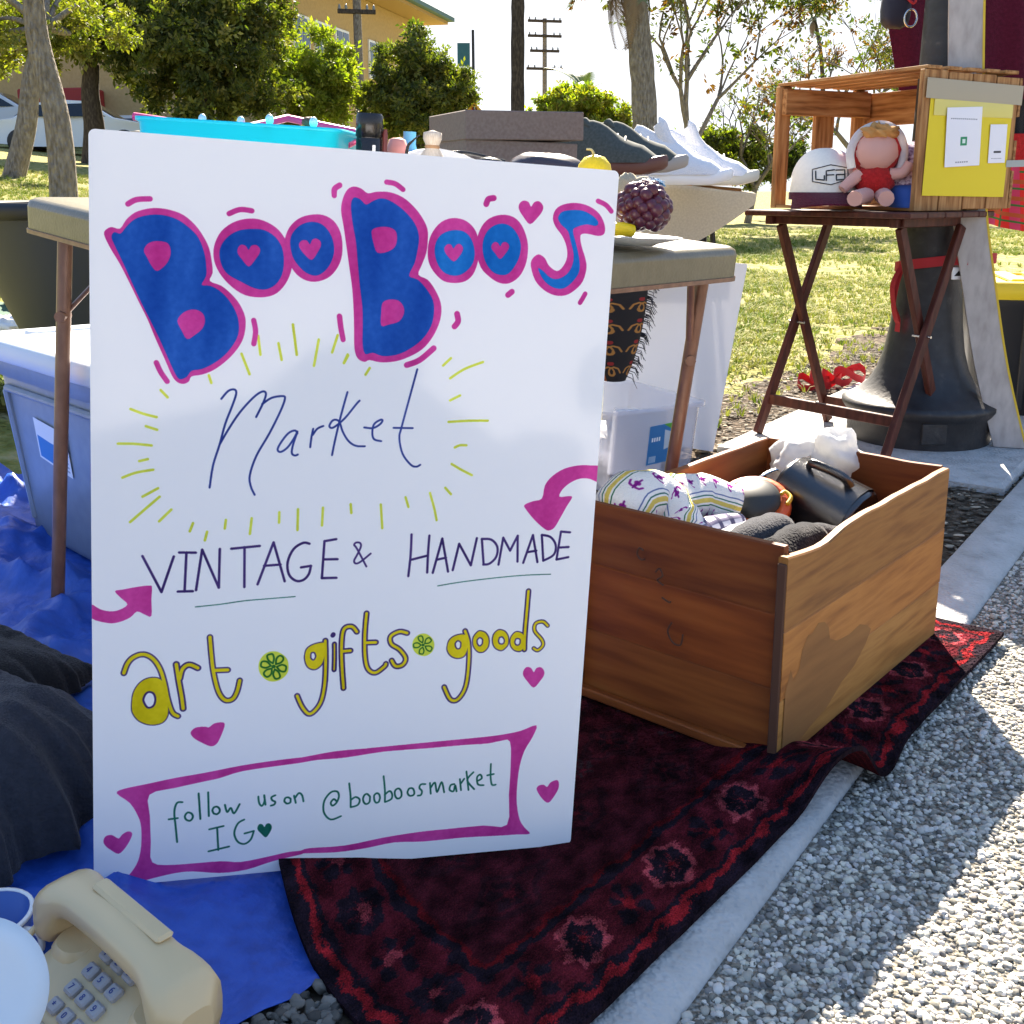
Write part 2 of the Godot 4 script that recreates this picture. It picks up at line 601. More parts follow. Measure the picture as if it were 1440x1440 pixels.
	[2,0,717,1030,720,1011,734,1000,756,999,763,1017,757,1044,742,1051,726,1045],
	[2,6,754,990,763,1017,766,1062,762,1117,746,1146,729,1145,714,1116],
	[7,0,746,1021,746,1025,744,1029,742,1030,739,1030,737,1028,735,1025,734,1021,734,1017,736,1014,738,1012,741,1012,744,1014,746,1017],
	[5,3,746,1021,746,1025,744,1029,742,1030,739,1030,737,1028,735,1025,734,1021,734,1017,736,1014,738,1012,741,1012,744,1014,746,1017,746,1021,746,1025],
	[5,5,808,1016,807,1027,802,1035,796,1039,788,1039,781,1034,775,1025,773,1015,774,1005,779,997,785,992,793,993,800,997,806,1006,808,1016,807,1027],
	[2,0,808,1016,807,1027,802,1035,796,1039,788,1039,781,1034,775,1025,773,1015,774,1005,779,997,785,992,793,993,800,997,806,1006],
	[7,0,794,1016,794,1020,792,1023,790,1025,787,1025,785,1023,783,1020,782,1016,782,1012,784,1009,786,1007,789,1007,792,1009,794,1012],
	[5,3,794,1016,794,1020,792,1023,790,1025,787,1025,785,1023,783,1020,782,1016,782,1012,784,1009,786,1007,789,1007,792,1009,794,1012,794,1016,794,1020],
	[5,5,852,1015,851,1025,846,1032,839,1037,832,1036,824,1031,819,1023,817,1013,818,1003,822,996,829,991,837,992,844,996,850,1005,852,1015,851,1025],
	[2,0,852,1015,851,1025,846,1032,839,1037,832,1036,824,1031,819,1023,817,1013,818,1003,822,996,829,991,837,992,844,996,850,1005],
	[7,0,843,1015,843,1019,841,1022,839,1023,836,1023,833,1022,831,1019,830,1015,831,1011,832,1008,835,1007,838,1007,840,1009,842,1012],
	[5,3,843,1015,843,1019,841,1022,839,1023,836,1023,833,1022,831,1019,830,1015,831,1011,832,1008,835,1007,838,1007,840,1009,842,1012,843,1015,843,1019],
	[5,13,891,904,890,952,889,1002,890,1038],
	[5,5,892,1020,891,1029,886,1037,880,1041,872,1040,865,1036,859,1028,857,1018,858,1009,863,1001,869,997,877,998,884,1002,889,1010,892,1020,891,1029],
	[2,0,892,1020,891,1029,886,1037,880,1041,872,1040,865,1036,859,1028,857,1018,858,1009,863,1001,869,997,877,998,884,1002,889,1010],
	[2,6,891,904,890,952,889,1002,890,1038],
	[7,0,879,1020,879,1023,877,1026,875,1027,873,1027,870,1026,868,1023,867,1019,868,1016,869,1013,872,1012,874,1012,877,1013,879,1016],
	[5,3,879,1020,879,1023,877,1026,875,1027,873,1027,870,1026,868,1023,867,1019,868,1016,869,1013,872,1012,874,1012,877,1013,879,1016,879,1020,879,1023],
	[5,10,940,985,928,975,912,979,911,996,928,1016,932,1030,921,1041,911,1036],
	[2,5,940,985,928,975,912,979,911,996,928,1016,932,1030,921,1041,911,1036],
	[3,0,382,1053,380,1067,371,1078,359,1084,345,1084,333,1077,324,1065,321,1050,324,1036,332,1025,344,1019,358,1020,370,1027,379,1038],
	[8,4,358,1053,365,1062,374,1064,377,1058,376,1052,368,1049,358,1053],
	[8,4,354,1058,351,1069,355,1078,360,1079,365,1075,362,1065,354,1058],
	[8,4,348,1056,337,1059,332,1066,335,1072,340,1074,347,1068,348,1056],
	[8,4,346,1050,338,1041,329,1040,326,1045,327,1051,336,1054,346,1050],
	[8,4,350,1045,352,1034,349,1025,343,1025,338,1028,341,1038,350,1045],
	[8,4,356,1047,366,1044,371,1037,369,1031,363,1029,357,1035,356,1047],
	[8,8,351,1052,352,1052],
	[3,0,688,1019,686,1030,680,1038,670,1043,660,1042,650,1037,643,1028,640,1017,642,1006,648,998,657,993,668,993,678,999,685,1008],
	[8,3,667,1015,676,1014,681,1009,679,1005,675,1002,669,1006,667,1015],
	[8,3,668,1021,672,1029,679,1033,682,1030,683,1025,677,1021,668,1021],
	[8,3,663,1023,657,1028,656,1036,660,1038,664,1038,666,1031,663,1023],
	[8,3,659,1018,652,1013,644,1014,643,1019,645,1023,653,1023,659,1018],
	[8,3,662,1013,663,1005,660,998,655,998,652,1001,655,1008,662,1013],
	[8,6,663,1018,664,1018],
	[0,0,915,1092,920,1083,930,1081,938,1089,939,1100,931,1113,917,1128,901,1112,891,1098,891,1087,898,1079,908,1082],
	[0,0,188,1187,198,1177,216,1176,224,1178,235,1170,252,1169,255,1178,246,1204,239,1216,228,1220,209,1210,194,1199],
	[0,0,19,1414,23,1403,35,1401,48,1410,55,1402,66,1396,74,1400,72,1412,61,1432,48,1444,33,1434,23,1424],
	[0,0,45,1310,59,1301,103,1294,158,1285,217,1278,293,1267,373,1260,412,1258,421,1257,484,1249,547,1247,632,1244,719,1241,808,1238,853,1235,893,1229,929,1218,922,1245,905,1277,896,1314,893,1361,895,1405,904,1444,917,1465,930,1481,899,1480,857,1479,775,1476,685,1477,619,1473,554,1481,490,1484,427,1480,417,1482,358,1492,304,1506,250,1508,196,1499,159,1499,110,1507,73,1515,57,1508,73,1488,86,1464,92,1431,92,1389,86,1364,70,1333],
	[7,0,108,1318,158,1307,217,1297,247,1292,293,1280,373,1273,412,1270,447,1266,505,1265,589,1257,676,1256,764,1254,818,1254,847,1250,870,1253,875,1312,875,1379,875,1454,819,1451,729,1452,676,1453,597,1459,511,1470,435,1469,417,1473,389,1474,350,1480,292,1487,249,1481,159,1480,114,1470,111,1424,109,1366],
	[6,4,173,1340,162,1341,157,1361,160,1395,163,1429],
	[6,4,146,1376,164,1375],
	[6,4,194,1374,193,1378,191,1381,188,1383,184,1382,181,1380,179,1377,178,1373,179,1369,181,1366,184,1364,188,1365,191,1367,193,1370,194,1374,193,1378],
	[6,4,205,1323,209,1381],
	[6,4,224,1322,226,1376],
	[6,4,248,1365,247,1369,245,1371,242,1373,239,1372,236,1371,234,1367,233,1364,234,1360,236,1357,239,1356,242,1356,245,1358,247,1361,248,1365,247,1369],
	[6,4,258,1353,263,1370,270,1361,277,1374,288,1354],
	[6,4,326,1340,328,1355,334,1362,339,1351,338,1338],
	[6,4,338,1338,341,1360],
	[6,4,361,1340,353,1344,355,1351,361,1355,359,1361,352,1363],
	[6,4,393,1355,393,1358,391,1360,388,1361,385,1361,383,1359,381,1357,380,1354,381,1350,382,1348,385,1347,388,1347,391,1349,393,1351,393,1355,393,1358],
	[6,4,400,1344,404,1361],
	[6,4,402,1350,410,1339,417,1345,420,1359],
	[6,4,227,1406,256,1401],
	[6,4,243,1404,246,1455],
	[6,4,226,1456,268,1449],
	[6,4,298,1390,285,1398,278,1419,285,1439,299,1446,312,1437,318,1418],
	[6,4,318,1418,299,1422],
	[6,4,490,1364,484,1359,478,1367,482,1374,490,1368,495,1354,491,1342,477,1343,464,1362,464,1388,479,1406,501,1400],
	[6,0,340,1411,343,1405,349,1403,354,1408,355,1415,351,1425,343,1435,333,1425,326,1416,326,1408,330,1403,336,1405],
	[6,4,516,1325,520,1355,521,1380],
	[6,4,521,1364,531,1358,540,1365,536,1377,521,1381],
	[6,4,562,1365,562,1370,560,1374,557,1376,553,1376,550,1373,548,1369,547,1364,548,1359,550,1355,553,1353,556,1353,559,1356,562,1360,562,1365,562,1370],
	[6,4,584,1365,583,1369,582,1373,579,1375,576,1375,574,1373,572,1369,571,1363,571,1358,573,1355,576,1353,578,1353,581,1355,583,1359,584,1365,583,1369],
	[6,4,590,1314,594,1347,595,1375],
	[6,4,594,1358,604,1350,610,1357,609,1369,596,1375],
	[6,4,631,1358,631,1363,629,1367,626,1369,622,1369,619,1366,617,1362,616,1357,616,1352,618,1348,621,1346,625,1346,628,1349,630,1353,631,1358,631,1363],
	[6,4,659,1357,659,1361,657,1364,654,1365,650,1365,647,1363,645,1360,644,1356,645,1352,647,1348,650,1347,653,1347,656,1349,658,1353,659,1357,659,1361],
	[6,4,683,1340,673,1340,670,1348,676,1356,674,1365,667,1366],
	[6,4,693,1338,696,1364],
	[6,4,695,1350,704,1338,710,1361,719,1338,726,1363],
	[6,4,748,1345,740,1347,738,1358,747,1362,750,1348,754,1363],
	[6,4,760,1334,764,1361],
	[6,4,762,1346,770,1334],
	[6,4,774,1317,781,1362],
	[6,4,790,1320,777,1338,794,1361],
	[6,4,800,1342,810,1336,806,1327,799,1333,802,1350,815,1353],
	[6,4,829,1303,830,1333,834,1353,843,1354],
	[6,4,822,1330,837,1328],
	[0,0,940,1375,943,1365,955,1363,964,1369,971,1359,985,1354,991,1360,991,1376,980,1397,969,1408,955,1398],
]

func _ready() -> void:
	rng.seed = 7
	# camera
	var cam := Camera3D.new()
	cam.name = "camera"
	add_child(cam)
	cam.position = EYE
	cam.rotation.x = -PITCH
	cam.near = 0.05
	cam.far = 400.0
	cam.projection = Camera3D.PROJECTION_FRUSTUM
	cam.size = cam.near * 1440.0 / FOCAL
	cam.frustum_offset = Vector2(0, -cam.near * 120.0 / FOCAL)
	cam.current = true
	# sky, exposure
	var env := Environment.new()
	env.background_mode = Environment.BG_SKY
	var sky := ProceduralSkyMaterial.new()
	sky.sky_top_color = tone(0.20, 0.36, 0.68)
	sky.sky_horizon_color = tone(0.84, 0.9, 0.97)
	sky.sky_curve = 0.16
	sky.ground_bottom_color = tone(0.2, 0.19, 0.17)
	sky.ground_horizon_color = tone(0.5, 0.52, 0.5)
	sky.sun_angle_max = 60.0
	sky.sun_curve = 0.5
	env.sky = Sky.new()
	env.sky.sky_material = sky
	env.background_energy_multiplier = 0.29
	env.tonemap_mode = Environment.TONE_MAPPER_LINEAR
	env.tonemap_exposure = 5.3
	env.sdfgi_enabled = true
	env.ssao_enabled = true
	env.ssil_enabled = true
	var we := WorldEnvironment.new()
	we.name = "world_environment"
	we.environment = env
	add_child(we)
	# the sun stands ahead, above the trees, so that shadows run towards the lens
	var sun := DirectionalLight3D.new()
	sun.name = "sun"
	add_child(sun)
	sun.look_at_from_position(Vector3.ZERO, Vector3(-0.06, -0.74, 1.0))
	sun.light_energy = 1.6
	sun.light_color = Color(1.0, 0.95, 0.88)
	sun.light_angular_distance = 0.5
	sun.shadow_enabled = true
	materials()
	setting()
	stall()
	wares()
	park()

func materials() -> void:
	M.board = picture(plain(Color.WHITE, 0.75, 0.0, 0.3), sign_print())
	M.board.backlight_enabled = true
	M.board.backlight = Color(0.5, 0.5, 0.5)
	M.paper = plain(tone(0.86, 0.86, 0.88), 0.8, 0.0, 0.3)
	M.paper.backlight_enabled = true
	M.paper.backlight = Color(0.5, 0.5, 0.5)
	M.lawn = speckle(plain(Color.WHITE, 0.95, 0.0, 0.2), [[0.0, 0.11, 0.12, 0.028], [0.35, 0.19, 0.19, 0.05], [0.55, 0.29, 0.265, 0.10], [0.75, 0.36, 0.31, 0.155], [1.0, 0.22, 0.17, 0.095]], 0.012, 11, Vector3(0.55, 0.55, 0.55), true, 1024, 7)
	relief(M.lawn, 0.09, 12, 1.0, 512, 4)
	M.dirt = speckle(plain(Color.WHITE, 0.95, 0.0, 0.2), [[0.0, 0.03, 0.022, 0.015], [0.45, 0.075, 0.057, 0.04], [0.7, 0.13, 0.10, 0.075], [1.0, 0.2, 0.17, 0.13]], 0.03, 13, Vector3(1.7, 1.7, 1.7), true, 512, 6)
	relief(M.dirt, 0.05, 14, 1.5)
	M.road = speckle(plain(Color.WHITE, 0.92, 0.0, 0.3), [[0.0, 0.08, 0.073, 0.06], [0.4, 0.17, 0.155, 0.125], [0.6, 0.3, 0.28, 0.24], [1.0, 0.46, 0.44, 0.4]], 0.09, 15, Vector3(1.3, 1.3, 1.3), true, 1024, 4)
	relief(M.road, 0.12, 16, 1.4)
	M.concrete = speckle(plain(Color.WHITE, 0.9, 0.0, 0.3), [[0.0, 0.33, 0.32, 0.30], [0.5, 0.45, 0.44, 0.42], [0.8, 0.5, 0.49, 0.47], [1.0, 0.38, 0.36, 0.33]], 0.02, 17, Vector3(1.2, 1.2, 1.2), true, 512, 6)
	relief(M.concrete, 0.15, 18, 0.5)
	M.stone = plain(Color.WHITE, 0.85, 0.0, 0.4)
	M.stone.vertex_color_use_as_albedo = true
	M.leaf = plain(Color.WHITE, 0.6, 0.0, 0.4)
	M.leaf.vertex_color_use_as_albedo = true
	M.leaf.backlight_enabled = true
	M.leaf.backlight = Color(0.9, 1.0, 0.4)
	M.blade = plain(Color.WHITE, 0.8, 0.0, 0.2)
	M.blade.vertex_color_use_as_albedo = true
	M.blade.backlight_enabled = true
	M.blade.backlight = Color(0.6, 0.65, 0.3)
	M.bark = speckle(plain(Color.WHITE, 0.95, 0.0, 0.2), [[0.0, 0.09, 0.075, 0.06], [0.5, 0.21, 0.18, 0.15], [1.0, 0.36, 0.33, 0.28]], 0.03, 21, Vector3(1.4, 0.35, 1.4), true, 512, 6)
	relief(M.bark, 0.05, 22, 1.5)
	M.dark_bark = speckle(plain(Color.WHITE, 0.95, 0.0, 0.2), [[0.0, 0.025, 0.02, 0.018], [0.6, 0.07, 0.056, 0.045], [1.0, 0.13, 0.105, 0.085]], 0.03, 23, Vector3(1.2, 0.4, 1.2), true, 512, 6)
	# wood: the grain runs along the axis in the name
	var grains := {"x": Vector3(0.5, 5.0, 5.0), "y": Vector3(5.0, 0.5, 5.0), "z": Vector3(5.0, 5.0, 0.5)}
	for k in grains:
		M["drawer_" + k] = speckle(plain(Color.WHITE, 0.62, 0.0, 0.4), [[0.0, 0.13, 0.032, 0.006], [0.4, 0.20, 0.054, 0.010], [0.65, 0.24, 0.07, 0.013], [1.0, 0.28, 0.095, 0.02]], 0.012, 31, grains[k], false, 512, 6)
		M["honey_" + k] = speckle(plain(Color.WHITE, 0.6, 0.0, 0.4), [[0.0, 0.19, 0.078, 0.018], [0.36, 0.32, 0.145, 0.034], [0.5, 0.36, 0.17, 0.042], [0.62, 0.39, 0.19, 0.048], [1.0, 0.26, 0.11, 0.027]], 0.016, 32, grains[k], false, 512, 6)
		M["pine_" + k] = speckle(plain(Color.WHITE, 0.75, 0.0, 0.35), [[0.0, 0.15, 0.06, 0.02], [0.4, 0.36, 0.17, 0.06], [0.65, 0.45, 0.235, 0.09], [1.0, 0.54, 0.31, 0.14]], 0.02, 33, grains[k], false, 512, 6)
	M.stain = speckle(plain(Color.WHITE, 0.7, 0.0, 0.3), [[0.0, 0.19, 0.088, 0.032], [0.5, 0.245, 0.115, 0.04], [1.0, 0.29, 0.14, 0.047]], 0.012, 63, Vector3(0.5, 5.0, 5.0), false)
	M.end_grain = plain(tone(0.07, 0.028, 0.014), 0.8)
	M.mahogany = speckle(plain(Color.WHITE, 0.5, 0.0, 0.35), [[0.0, 0.04, 0.010, 0.007], [0.6, 0.085, 0.022, 0.014], [1.0, 0.13, 0.038, 0.024]], 0.02, 34, Vector3(4, 0.8, 4), false)
	M.bronze = speckle(plain(Color.WHITE, 0.38, 0.15, 0.5), [[0.0, 0.12, 0.058, 0.036], [0.5, 0.19, 0.092, 0.058], [1.0, 0.26, 0.14, 0.09]], 0.03, 35, Vector3(3, 1.2, 3), false)
	M.vinyl = speckle(plain(Color.WHITE, 0.33, 0.0, 0.5), [[0.0, 0.11, 0.096, 0.058], [0.5, 0.13, 0.113, 0.07], [1.0, 0.15, 0.13, 0.083]], 0.03, 36, Vector3(2, 2, 2), false)
	relief(M.vinyl, 0.12, 37, 0.06)
	M.post = speckle(plain(Color.WHITE, 0.5, 0.1, 0.5), [[0.0, 0.012, 0.012, 0.013], [0.5, 0.022, 0.022, 0.024], [0.8, 0.03, 0.03, 0.032], [1.0, 0.075, 0.07, 0.065]], 0.02, 38, Vector3(2, 2, 2), false)
	relief(M.post, 0.06, 39, 0.12)
	M.steel = plain(tone(0.6, 0.6, 0.6), 0.25, 1.0)
	M.black = plain(tone(0.012, 0.012, 0.013), 0.5)
	M.gloss_black = plain(tone(0.010, 0.010, 0.012), 0.22)
	M.leather = plain(tone(0.011, 0.010, 0.011), 0.22, 0.0, 0.7)
	relief(M.leather, 0.11, 40, 0.22)
	M.leather.uv1_triplanar = true
	M.leather.uv1_scale = Vector3(14, 14, 14)
	M.white = plain(tone(0.82, 0.82, 0.82), 0.55)
	M.red = plain(tone(0.42, 0.015, 0.025), 0.7)
	M.tarp = speckle(plain(Color.WHITE, 0.45, 0.0, 0.5), [[0.0, 0.012, 0.055, 0.30], [0.5, 0.02, 0.085, 0.43], [1.0, 0.03, 0.11, 0.50]], 0.02, 41, Vector3(3, 3, 3))
	relief(M.tarp, 0.03, 42, 0.4)
	for a in [["denim", 0.028, 0.030, 0.040], ["jet", 0.012, 0.012, 0.014], ["charcoal", 0.035, 0.036, 0.042], ["maroon", 0.085, 0.008, 0.022], ["scarlet", 0.42, 0.02, 0.02], ["cream", 0.8, 0.75, 0.64], ["lace", 0.8, 0.8, 0.82]]:
		var m := speckle(plain(Color.WHITE, 0.9, 0.0, 0.2), [[0.0, a[1] * 0.7, a[2] * 0.7, a[3] * 0.7], [0.5, a[1], a[2], a[3]], [1.0, a[1] * 1.35, a[2] * 1.35, a[3] * 1.35]], 0.05, 50, Vector3(3, 3, 3), false)
		if a[1] > 0.5:
			speckle(m, [[0.0, a[1] * 0.93, a[2] * 0.93, a[3] * 0.93], [1.0, a[1] * 1.06, a[2] * 1.06, a[3] * 1.06]], 0.05, 50, Vector3(3, 3, 3), false)
		relief(m, 0.16, 51, 0.5 if a[1] < 0.5 else 0.15)
		m.rim_enabled = true
		m.rim = 0.25
		M[a[0]] = m
	M.lace.backlight_enabled = true
	M.lace.backlight = Color(1.0, 1.0, 0.97)
	M.linen = speckle(plain(Color.WHITE, 0.9, 0.0, 0.2), [[0.0, 0.55, 0.51, 0.42], [1.0, 0.7, 0.66, 0.57]], 0.09, 55, Vector3(3, 3, 3), false)
	M.linen.backlight_enabled = true
	M.linen.backlight = Color(0.95, 0.9, 0.78)
	M.rug = picture(plain(Color.WHITE, 0.98, 0.0, 0.1), rug_print())
	relief(M.rug, 0.2, 57, 0.6)

func rug_print() -> Image:
	var w := 640
	var h := 1280
	var red := Color8(112, 26, 30)
	var dark := Color8(30, 22, 28)
	var deep := Color8(56, 20, 25)
	var data := blank(w, h, deep)
	var rect := func(x0: float, y0: float, x1: float, y1: float, c: Color) -> void:
		ink(data, w, h, [[Vector2(x0, y0), Vector2(x1, y0), Vector2(x1, y1), Vector2(x0, y1)]], c)
	var flower := func(c: Vector2, r: float, n: int, a: Color, b: Color) -> void:
		for k in n:
			var d := Vector2.from_angle(TAU * k / n + 0.2)
			var e := d.orthogonal()
			ink(data, w, h, [[c + d * r * 0.2, c + d * r * 0.7 + e * r * 0.32, c + d * r, c + d * r * 0.7 - e * r * 0.32]], a)
		var ring := []
		for k in 12:
			ring.append(c + Vector2.from_angle(TAU * k / 12) * r * 0.28)
		ink(data, w, h, [ring], b)
	rect.call(0, 0, w, h, dark)
	rect.call(16, 16, w - 16, h - 16, red)
	rect.call(26, 26, w - 26, h - 26, dark)
	rect.call(34, 34, w - 34, h - 34, Color8(70, 22, 28))
	rect.call(118, 118, w - 118, h - 118, dark)
	rect.call(132, 132, w - 132, h - 132, red.darkened(0.3))
	rect.call(140, 140, w - 140, h - 140, deep)
	# the border: rosettes between leaves
	for k in 15:
		var y := 76.0 + k * 80.5
		for x in [76.0, w - 76.0]:
			if k % 2 == 0:
				flower.call(Vector2(x, y), 40.0, 9, red.lightened(0.12), red)
				flower.call(Vector2(x, y), 30.0, 8, dark, red.lightened(0.08))
				flower.call(Vector2(x, y), 13.0, 6, dark, red)
			else:
				flower.call(Vector2(x, y), 34.0, 5, dark, red)
	for k in range(1, 7):
		var x := 76.0 + k * 81.0
		for y in [76.0, h - 76.0]:
			flower.call(Vector2(x, y), 34.0, 8 if k % 2 else 5, dark, red.lightened(0.1))
	# the field: lozenges and small flowers
	for j in 6:
		for i in 3:
			var c := Vector2(210 + i * 110 + (40 if j % 2 else 0), 230 + j * 165)
			ink(data, w, h, [[c + Vector2(-46, 0), c + Vector2(0, -74), c + Vector2(46, 0), c + Vector2(0, 74)]], Color8(44, 20, 24))
			ink(data, w, h, [[c + Vector2(-34, 0), c + Vector2(0, -56), c + Vector2(34, 0), c + Vector2(0, 56)]], Color8(60, 22, 27))
			flower.call(c, 26.0, 6, Color8(38, 20, 24), Color8(80, 24, 30))
			flower.call(c + Vector2(56, 82), 20.0, 5, Color8(48, 32, 34), Color8(72, 24, 30))
	# uneven dye and worn pile
	var a := noise_image(512, 0.02, 8, 4).get_data()
	var b := noise_image(512, 0.3, 9, 2).get_data()
	var src := data.duplicate()
	for y in h:   # the knots never follow the pattern exactly
		for x in w:
			var wx := clampi(x + int((a[(y % 512) * 512 + (x + 170) % 512] - 128) * 0.09 + (b[(y % 512) * 512 + x % 512] - 128) * 0.03), 0, w - 1)
			var wy := clampi(y + int((a[((y + 250) % 512) * 512 + x % 512] - 128) * 0.09 + (b[(y % 512) * 512 + (x + 99) % 512] - 128) * 0.03), 0, h - 1)
			var o := (y * w + x) * 3
			var q0 := (wy * w + wx) * 3
			data[o] = src[q0]
			data[o + 1] = src[q0 + 1]
			data[o + 2] = src[q0 + 2]
	for y in h:
		for x in w:
			var o := (y * w + x) * 3
			var k := 1.0 + (a[((y) % 512) * 512 + x % 512] - 128) * 0.0045 + (b[((y * 2) % 512) * 512 + x % 512] - 128) * 0.0045
			for q in 3:
				data[o + q] = clampi(int(data[o + q] * k), 0, 255)
	return Image.create_from_data(w, h, false, Image.FORMAT_RGB8, data)

func scatter(called: String, mesh: Mesh, places: Array, tints: Array, parent: Node3D) -> MultiMeshInstance3D:
	var mm := MultiMesh.new()
	mm.transform_format = MultiMesh.TRANSFORM_3D
	mm.use_colors = true
	mm.mesh = mesh
	mm.instance_count = places.size()
	for k in places.size():
		mm.set_instance_transform(k, places[k])
		mm.set_instance_color(k, tints[k])
	var o := MultiMeshInstance3D.new()
	o.multimesh = mm
	o.name = called
	parent.add_child(o, true)
	return o

func pebble_mesh() -> Mesh:
	var st := begin(M.stone)
	lump(st, Vector3.ZERO, Vector3(1.0, 0.5, 0.78), 0.75, 1.1, 3, Basis.IDENTITY, 8, 5)
	st.generate_normals()
	return st.commit()

func blade_mesh() -> Mesh:
	var st := begin(M.blade)
	st.set_smooth_group(-1)
	for k in 6:
		var a := TAU * k / 6.0 + 0.4 * (k % 2)
		var out := Vector3(cos(a), 0, sin(a))
		var w := Vector3(-out.z, 0, out.x) * 0.055
		var base := out * 0.12
		var mid := out * 0.3 + Vector3(0, 0.6, 0)
		var tip := out * (0.6 + 0.15 * (k % 3)) + Vector3(0, 0.95 - 0.15 * (k % 2), 0)
		quad(st, base - w, base + w, mid + w * 0.7, mid - w * 0.7)
		for p in [mid - w * 0.7, mid + w * 0.7, tip]:
			st.add_vertex(p)
	st.generate_normals()
	return st.commit()

func setting() -> void:
	# park ground: one sheet that climbs to the left and runs to the horizon
	var xs := []
	var zs := []
	for k in 81:
		var t := (k - 40) / 40.0
		xs.append(signf(t) * (absf(t) * 6.0 + pow(absf(t), 4.0) * 170.0))
	for k in 71:
		var t := k / 70.0
		zs.append(3.0 - t * 14.0 - pow(t, 4.0) * 260.0)
	var nz := FastNoiseLite.new()
	nz.seed = 4
	nz.frequency = 0.7
	var st := begin(M.lawn)
	sheet(st, 80, 70, func(u: float, v: float) -> Vector3:
		var x: float = xs[roundi(u * 80)]
		var z: float = zs[roundi(v * 70)]
		var away := clampf((Vector2(x, z + 1.5).length() - 3.0) * 0.4, 0.0, 1.0)
		return Vector3(x, high(x, z) - 0.03 + 0.03 * away * (1.0 + nz.get_noise_2d(x, z)) - 0.02 * (1.0 if x > 0.6 and z > -1.6 else 0.0), z))
	structure(st, "ground")
	# bare soil between the kerb and the lawn
	var edge := FastNoiseLite.new()
	edge.seed = 9
	edge.frequency = 1.3
	st = begin(M.dirt)
	sheet(st, 70, 200, func(u: float, v: float) -> Vector3:
		var s := -2.2 + v * 12.0
		var n := 0.06 + u * (1.25 + 0.35 * edge.get_noise_1d(s * 1.5))
		var p := kerb_at(s, n)
		return p + Vector3(0, 0.0 + 0.004 * edge.get_noise_2d(p.x * 6.0, p.z * 6.0) - (0.05 if u > 0.99 else 0.0), 0))
	structure(st, "soil")
	# the road
	st = begin(M.road)
	sheet(st, 40, 60, func(u: float, v: float) -> Vector3:
		var s := -4.0 + v * 24.0
		var n := 0.02 - u * 9.0
		var x := 0.153 + 0.58 * s - 0.815 * n
		var z := -0.838 - 0.815 * s - 0.58 * n
		return Vector3(x, maxf(0.0, high(x, z)) + 0.002, z))
	structure(st, "road")
	# the concrete edging
	st = begin(M.concrete)
	var profile := [Vector2(-0.002, -0.1), Vector2(0.0, 0.004), Vector2(0.008, 0.013), Vector2(0.108, 0.014), Vector2(0.116, 0.004), Vector2(0.118, -0.1)]
	var rings := []
	for k in 81:
		var s := -3.0 + k * 0.2
		var ring := []
		for p in profile:
			ring.append(kerb_at(s, p.x, p.y))
		rings.append(ring)
	loft(st, rings, false, false, false, false)
	structure(st, "kerb")
	# the slab under the lamp post
	st = begin(M.concrete)
	rings = []
	for a in [[0.0, -0.1], [0.0, 0.018], [0.012, 0.026], [0.4, 0.0262]]:
		var ring := []
		for c in [[2.03, 0.125], [2.03, 0.9], [4.6, 0.9], [4.6, 0.125]]:
			var ds: float = a[0] * (1 if c[0] < 3 else -1)
			var dn: float = a[0] * (1 if c[1] < 0.5 else -1) * (0.9 if a[0] > 0.1 else 1.0)
			ring.append(kerb_at(c[0] + ds, c[1] + dn, a[1]))
		rings.append(ring)
	loft(st, rings, false, true, true)
	structure(st, "concrete_slab")
	# loose and bedded stones of the road surface
	var places := []
	var tints := []
	for k in 60000:
		var s := rng.randf_range(-0.6, 2.6)
		var n := -rng.randf_range(0.0, 1.0) * (0.62 + maxf(0.0, s) * 0.36)
		var r := rng.randf_range(0.0024, 0.0056) * (1.35 if rng.randf() < 0.12 else 1.0)
		var p := kerb_at(s, n - 0.004)
		p.y = 0.003 + r * rng.randf_range(-0.3, 0.15)
		places.append(Transform3D(Basis.from_euler(Vector3(rng.randf_range(-0.5, 0.5), rng.randf() * TAU, rng.randf_range(-0.5, 0.5))).scaled(Vector3.ONE * r), p))
		var g := rng.randf_range(0.32, 0.62) if rng.randf() < 0.78 else rng.randf_range(0.1, 0.25)
		tints.append(Color(g * 1.06, g, g * rng.randf_range(0.80, 0.93)))
	var stones := pebble_mesh()
	var gravel := scatter(numbered("gravel"), stones, places, tints, self)
	gravel.set_meta("kind", "stuff")
	gravel.set_meta("label", "pale pebbles bedded all over the road surface")
	gravel.set_meta("category", "gravel")
	places = []
	tints = []
	for k in 11000:
		var x := rng.randf_range(-0.75, 0.2)
		var z := -rng.randf_range(0.5, 1.0)
		if z < -0.73 - (x + 0.33) * 0.9 and x < -0.17 or z < -0.735 and x < -0.33 or (x + 0.035) * 0.87 - (z + 0.64) * 0.49 > -0.012:
			continue
		var r := rng.randf_range(0.004, 0.009)
		places.append(Transform3D(Basis.from_euler(Vector3(rng.randf_range(-0.5, 0.5), rng.randf() * TAU, rng.randf_range(-0.5, 0.5))).scaled(Vector3.ONE * r), Vector3(x, high(x, z) + 0.004 + r * rng.randf_range(-0.1, 0.5), z)))
		var g := rng.randf_range(0.05, 0.2)
		tints.append(Color(g * 1.1, g, g * 0.86))
	gravel = scatter(numbered("gravel"), stones, places, tints, self)
	gravel.set_meta("kind", "stuff")
	gravel.set_meta("label", "brown gravel under the tarp and the rug")
	gravel.set_meta("category", "gravel")
	# clods, chips and dead leaves on the bare soil
	places = []
	tints = []
